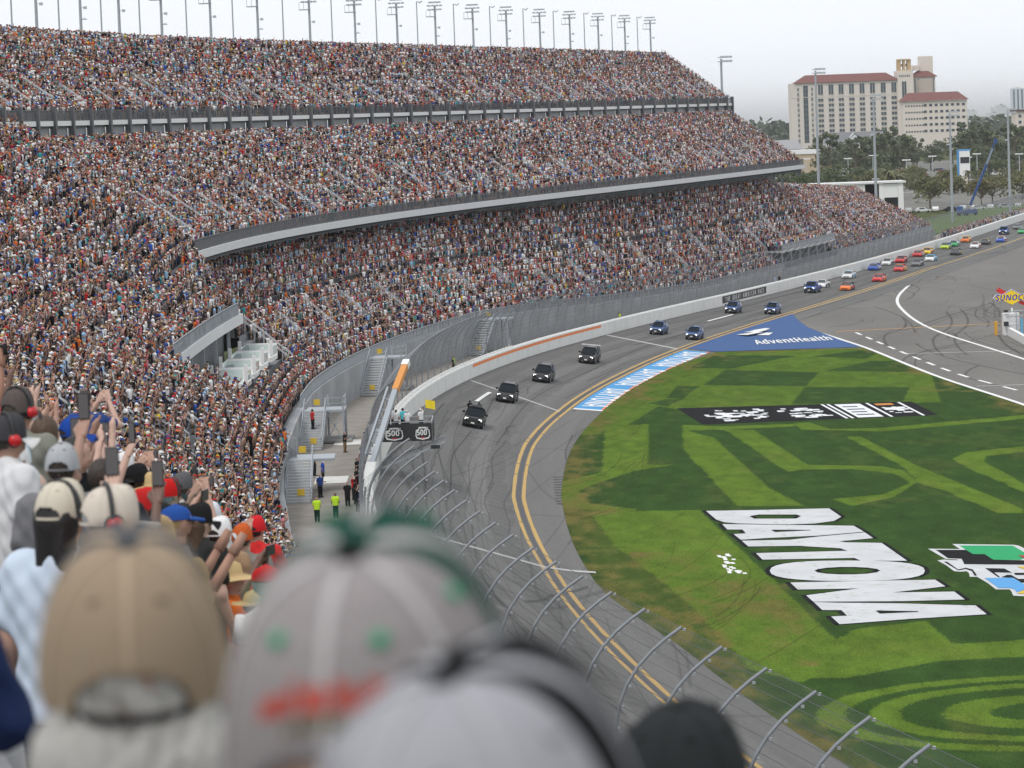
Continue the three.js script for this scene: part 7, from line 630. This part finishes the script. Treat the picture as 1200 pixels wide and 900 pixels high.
{ // red script and gold line across the back of the grey cap
  const o = scene.children.find((c) => c.userData.label && c.userData.label.startsWith('person in grey cap with dark green front')), h = o.children.find((c) => c.name === 'cap'), P = (x, y) => { const a = -Math.PI / 2 - x / 0.1, v = clamp((y - 1.622) / 0.138, 0, 0.95), r = Math.pow(1 - v * v, 0.38); return V(0.0965 * r * Math.cos(a), 1.622 + 0.138 * v, 0.115 * r * Math.sin(a) - 0.004); };
  const red = cloth([0.42, 0.07, 0.05]), gold = cloth([0.12, 0.1, 0.03]);
  const dash = (x0, x1, y0, y1, n, m, arc) => { const gb = new GB(), rr = rng(6); for (let k = 0; k < n; k++) { const x = x0 + (x1 - x0) * k / n, w = (x1 - x0) / n * (0.5 + 0.4 * rr()), o = arc ? 0.01 * (1 - (x / x1) ** 2) : 0, h = (y1 - y0) * (0.7 + 0.5 * rr()); gb.quad(P(x, y0 + o), P(x + w, y0 + o), P(x + w, y0 + o + h), P(x, y0 + o + h)); } const q = sh(new THREE.Mesh(gb.geo(), m)); q.name = 'stitching'; h.add(q); }; dash(-0.054, 0.054, 1.69, 1.707, 12, red, true); dash(-0.03, 0.038, 1.681, 1.688, 8, gold, true);
}
{ // people further down the near bowl: individuals, then the mass
  const R = rng(555), dist = (p) => -p.z; seats.sort((a, b) => dist(a[0]) - dist(b[0]));
  const hidden = (p) => { const q = V(p.x, p.y + 1.6, p.z).project(camera), u = (q.x + 1) * 600, v = (1 - q.y) * 450; return ((u - 155) / 115) ** 2 + ((v - 800) / 190) ** 2 < 1 || ((u - 410) / 165) ** 2 + ((v - 790) / 190) ** 2 < 1 || ((u - 570) / 190) ** 2 + ((v - 950) / 185) ** 2 < 1 || (v > 700 && u < 700); };
  const one = [], mass = []; for (const s of seats) { const p = s[0], z = dist(p); if (z < 13) continue; if (z < 40 && used.some(([x, zz]) => Math.hypot(p.x - x, p.z - zz) < 0.42)) continue; const q = V(p.x, p.y + 1.6, p.z).project(camera), u = (q.x + 1) * 600, v = (1 - q.y) * 450; if (z < 24) continue; if (one.length < 235 && z < 140 && u > -25 && u < 1225 && v < 925 && !hidden(p)) one.push(s); else mass.push(s); }
  const protos = new Map(), poses = ['phone', 'stand', 'hold', 'clap', 'stand', 'stand', 'raise', 'stand', 'hold', 'stand'];
  one.forEach(([p, turn, sc]) => { const shirt = pick(R, SHIRTS), hat = pick(R, HATS), pose = poses[Math.floor(R() * 10)], hair = HAIR[Math.floor(R() * 3.6)], sk = Math.floor(R() * 6); const what = hat[1] ? `${hat[0]}` : `${hair[0]} hair`; const g = person({ pose, shirt: shirt[1], cap: hat[1] && hat[0] !== 'straw hat' ? hat[1] : null, straw: hat[0] === 'straw hat', hair: hair[1], hairStyle: R() < 0.25 ? 'long' : 'short', skin: sk, pants: PANTS[Math.floor(R() * 5)], shorts: R() < 0.4 }); const tn = turn + (R() - 0.5) * 0.4; addPerson(g, [p.x, p.y, p.z], tn, sc, `spectator in ${shirt[0]} shirt with ${what}, ${POSES[pose]}`, 'spectators packed in the near bowl', 'person'); if (pose === 'phone') phoneFor([p.x, p.y, p.z], tn, sc, [0, 1.7, 0.44], 1.5708, 'dark smartphone held sideways above the packed near bowl', 'phones above the near bowl'); });
  const crowd = new THREE.Group(); crowd.name = 'spectator_crowd'; tag(crowd, 'dense colourful crowd of spectators filling the grandstand tiers', 'crowd', null, 'stuff'); scene.add(crowd);
  const nV = 110, figs = [], lists = []; const fm = matte([1, 1, 1], { vertexColors: true, roughness: 0.9 }, 0.25);
  for (let k = 0; k < nV; k++) { const pose = ['stand', 'stand', 'phone', 'clap', 'stand', 'stand', 'hold', 'stand', 'raise', 'stand', 'stand', 'clap'][k % 12], shirt = pick(R, SHIRTS), hat = pick(R, HATS); figs.push(crowdFigure(R, pose, shirt[1], hat[1] ? hat : null, HAIR[Math.floor(R() * 3.7)][1], SKIN[Math.floor(R() * 6)], PANTS[Math.floor(R() * 5)], R() < 0.45)); lists.push([]); }
  for (const s of mass) lists[Math.floor(R() * nV)].push(s);
  const d = new THREE.Object3D(); figs.forEach((g, k) => { const im = new THREE.InstancedMesh(g, fm, lists[k].length); im.name = 'spectators'; im.userData.kind = 'stuff'; lists[k].forEach(([p, t, sc], i) => { d.position.copy(p); d.rotation.y = t; d.scale.setScalar(sc); d.updateMatrix(); im.setMatrixAt(i, d.matrix); }); im.castShadow = im.receiveShadow = true; crowd.add(im); });
  console.log('seats', seats.length, 'individuals', one.length, one.length ? dist(one[one.length - 1][0]) : 0);
}
// ---------- people on the walkway, stairs and flag stand ----------
{
  const W = (x, z, o, turn, label, y) => { let s = -z; for (let k = 0; k < 6; k++) s += (at(s, 0, 0).z - z); const g = addPerson({ pose: 'stand', ...o }, [x, y ?? wallH(-z) + 0.01, z], turn, o.sc || 1.02, label, 'people on the walkway'); return g; };
  const B = [0.014, 0.014, 0.016];
  W(-14.7, -310, { shirt: B, pants: [0.2, 0.13, 0.07], hairStyle: 'bald', skin: 1, pose: 'clap' }, 1.2, 'person in black shirt and brown trousers alone on the walkway');
  W(-14.8, -270, { shirt: [0.02, 0.05, 0.2], pants: B, hairStyle: 'bald', skin: 1 }, 0.6, 'person in dark blue shirt and black trousers walking on the walkway'); W(-15.2, -282, { shirt: [0.02, 0.08, 0.4], pants: B, shorts: 1, cap: [0.6, 0.6, 0.62], skin: 0 }, 1.4, 'person in blue shirt and black shorts with pale cap');
  W(-16.7, -286, { shirt: B, vest: 1, pants: [0.04, 0.07, 0.16], skin: 0 }, 3.0, 'person in yellow-green safety vest and blue jeans by the stairs'); W(-17.3, -287.2, { shirt: B, pants: B, skin: 1 }, 1.6, 'person in black beside the safety vest'); W(-16.2, -288, { shirt: B, pants: B, cap: B, skin: 1 }, 2.2, 'person in black cap behind the safety vest'); W(-18.1, -281, { shirt: [0.35, 0.34, 0.32], vest: 1, pants: B, shorts: 1, skin: 0, pose: 'raise' }, 1.9, 'person in pale shirt, vest and shorts at the stair foot'); W(-18.9, -280, { shirt: B, pants: [0.05, 0.08, 0.15], cap: [0.02, 0.2, 0.15], skin: 0 }, 2.4, 'person in black shirt and jeans at the stair foot');
  W(-14.1, -252, { shirt: B, vest: 1, pants: B, skin: 0 }, 0.1, 'person in safety vest facing down the walkway'); W(-12.9, -254.5, { shirt: B, vest: 1, pants: B, skin: 4 }, 0.1, 'person in safety vest beside the fence crowd');
  const crew = [[-12.4, -262.6, B, 0.2], [-11.9, -264, B, 1.4], [-12.1, -267, [0.5, 0.02, 0.02], 0.8], [-11.6, -271, B, 1.4], [-12.2, -274, B, 1.1], [-11.5, -258, B, 1.2], [-11.2, -256, [0.03, 0.04, 0.12], 1.4], [-12.5, -282.6, B, 1], [-12.3, -296, B, 1.3], [-12.9, -309, B, 1.4], [-12.7, -305, [0.03, 0.06, 0.25], 1.4], [-12.8, -301.5, [0.4, 0.4, 0.42], 1.4], [-12.7, -299, [0.03, 0.06, 0.25], 1.5], [-12.6, -293, [0.03, 0.06, 0.25], 1.3], [-12.5, -289, [0.3, 0.02, 0.02], 1.4], [-11.0, -253, [0.05, 0.05, 0.1], 1.4], [-10.6, -250, [0.04, 0.06, 0.2], 1.5], [-10.2, -247, [0.3, 0.2, 0.15], 1.5]];
  const nm = new Map([['0.014', 'black'], ['0.5', 'red'], ['0.03', 'blue'], ['0.4', 'grey'], ['0.3', 'reddish'], ['0.05', 'navy'], ['0.04', 'blue']]);
  crew.forEach(([x, z, c, t], i) => W(x, z, { shirt: c, pants: B, skin: i % 3, pose: ['stand', 'clap', 'raise'][i % 3], cap: i % 4 === 1 ? B : i % 4 === 2 ? [0.5, 0.5, 0.5] : null, hair: HAIR[i % 3][1] }, t, `person in ${nm.get(String(c[0]))} shirt ${['standing', 'with hands at chest', 'with arm raised'][i % 3]} in the crew lined up along the fence`));
  { const s = 317, p = at(s, standFront(313) - 1, 0); W(p.x, p.z, { shirt: [0.45, 0.03, 0.03], pants: B, cap: B, skin: 0 }, 2.2, 'person in red and black jacket standing on the stair', wallH(313) + (frontH(313) + 0.1 - wallH(313)) * 8 / 15 + 0.01); }
  for (const [s, d, l] of [[420, 4, 'pair of stewards behind the bend of the fence, the left one'], [423, 4.4, 'steward in safety vest beside another behind the fence bend'], [520, 4, 'steward in safety vest behind the fence by the white wall'], [522, 4.6, 'person in black beside a steward behind the fence']]) { const p = at(s, d, 0); W(p.x, p.z, { shirt: B, vest: l.includes('vest') ? 1 : 0, pants: B, skin: 0 }, 1.3, l.replace('pair of stewards behind the bend of the fence, the left one', 'person in dark clothes beside a steward behind the fence bend'), wallH(s) + 0.01); }
  for (const [s, d, c, l] of [[628, 5, [0.3, 0.4, 0.55], 'person in pale blue shirt at the fence gap before the far crowd'], [631, 5, B, 'person in black at the fence gap before the far crowd']]) { const p = at(s, d, 0); W(p.x, p.z, { shirt: c, pants: B, skin: 0 }, 0.5, l, wallH(s) + 0.01); }
  // flag stand crew
  [[-9.5, -290, [0.68, 0.68, 0.68], 'white shirt and black cap', -0.4], [-8.6, -289.6, [0.68, 0.68, 0.68], 'white shirt at the sign corner', 0.2], [-9.0, -291.5, [0.1, 0.55, 0.6], 'turquoise shirt', 0.6], [-10.2, -290.6, B, 'black shirt', 0.3], [-9.8, -292.4, [0.6, 0.6, 0.6], 'pale shirt behind the others', 0.4], [-7.5, -290.4, [0.68, 0.68, 0.68], 'white shirt holding a yellow flag', 0.6]].forEach(([x, z, c, l, t], i) => addPerson({ pose: i === 5 ? 'raise' : 'stand', shirt: c, pants: B, cap: i % 2 ? [0.6, 0.6, 0.6] : B, skin: 0 }, [x, 7.06, z], Math.PI + t, 1.02, `official in ${l} on the flag stand`, 'officials on the flag stand'));
  const f = thing('yellow_flag', 'yellow flag raised above the flag stand', 'flag', [-7.15, 8.9, -290.25]); const fg = new GB(); for (let k = 0; k < 6; k++) for (let j = 0; j < 4; j++) { const P = (a, b) => V(0.06 + a * 0.13, b * 0.17 + 0.02 - 0.03 * a, 0.05 * Math.sin(a * 1.6 + b * 0.5)); fg.quad(P(k, j), P(k + 1, j), P(k + 1, j + 1), P(k, j + 1)); } fg.build('cloth', two(mat([0.8, 0.62, 0.02], 0.8)), f, true); new GB().rod(V(0, -0.25, 0), V(0.06, 0.85, 0), 0.014, 0.012, 6).build('staff', M.rail, f);
  // people in the bed of the leading pickup
  for (const [u, w, l] of [[1.7, -0.4, 'person in black riding in the bed of the black pickup'], [2.2, 0.5, 'second rider in black in the bed of the black pickup']]) { const p = onTrack(355 + u, 5.88 + w, 0.62); addPerson({ pose: 'stand', shirt: B, pants: B, cap: B, skin: 1 }, [p.x, p.y, p.z], 0.1, 0.95, l, 'riders in the pickup bed'); }
}
renderer.render(scene, camera);
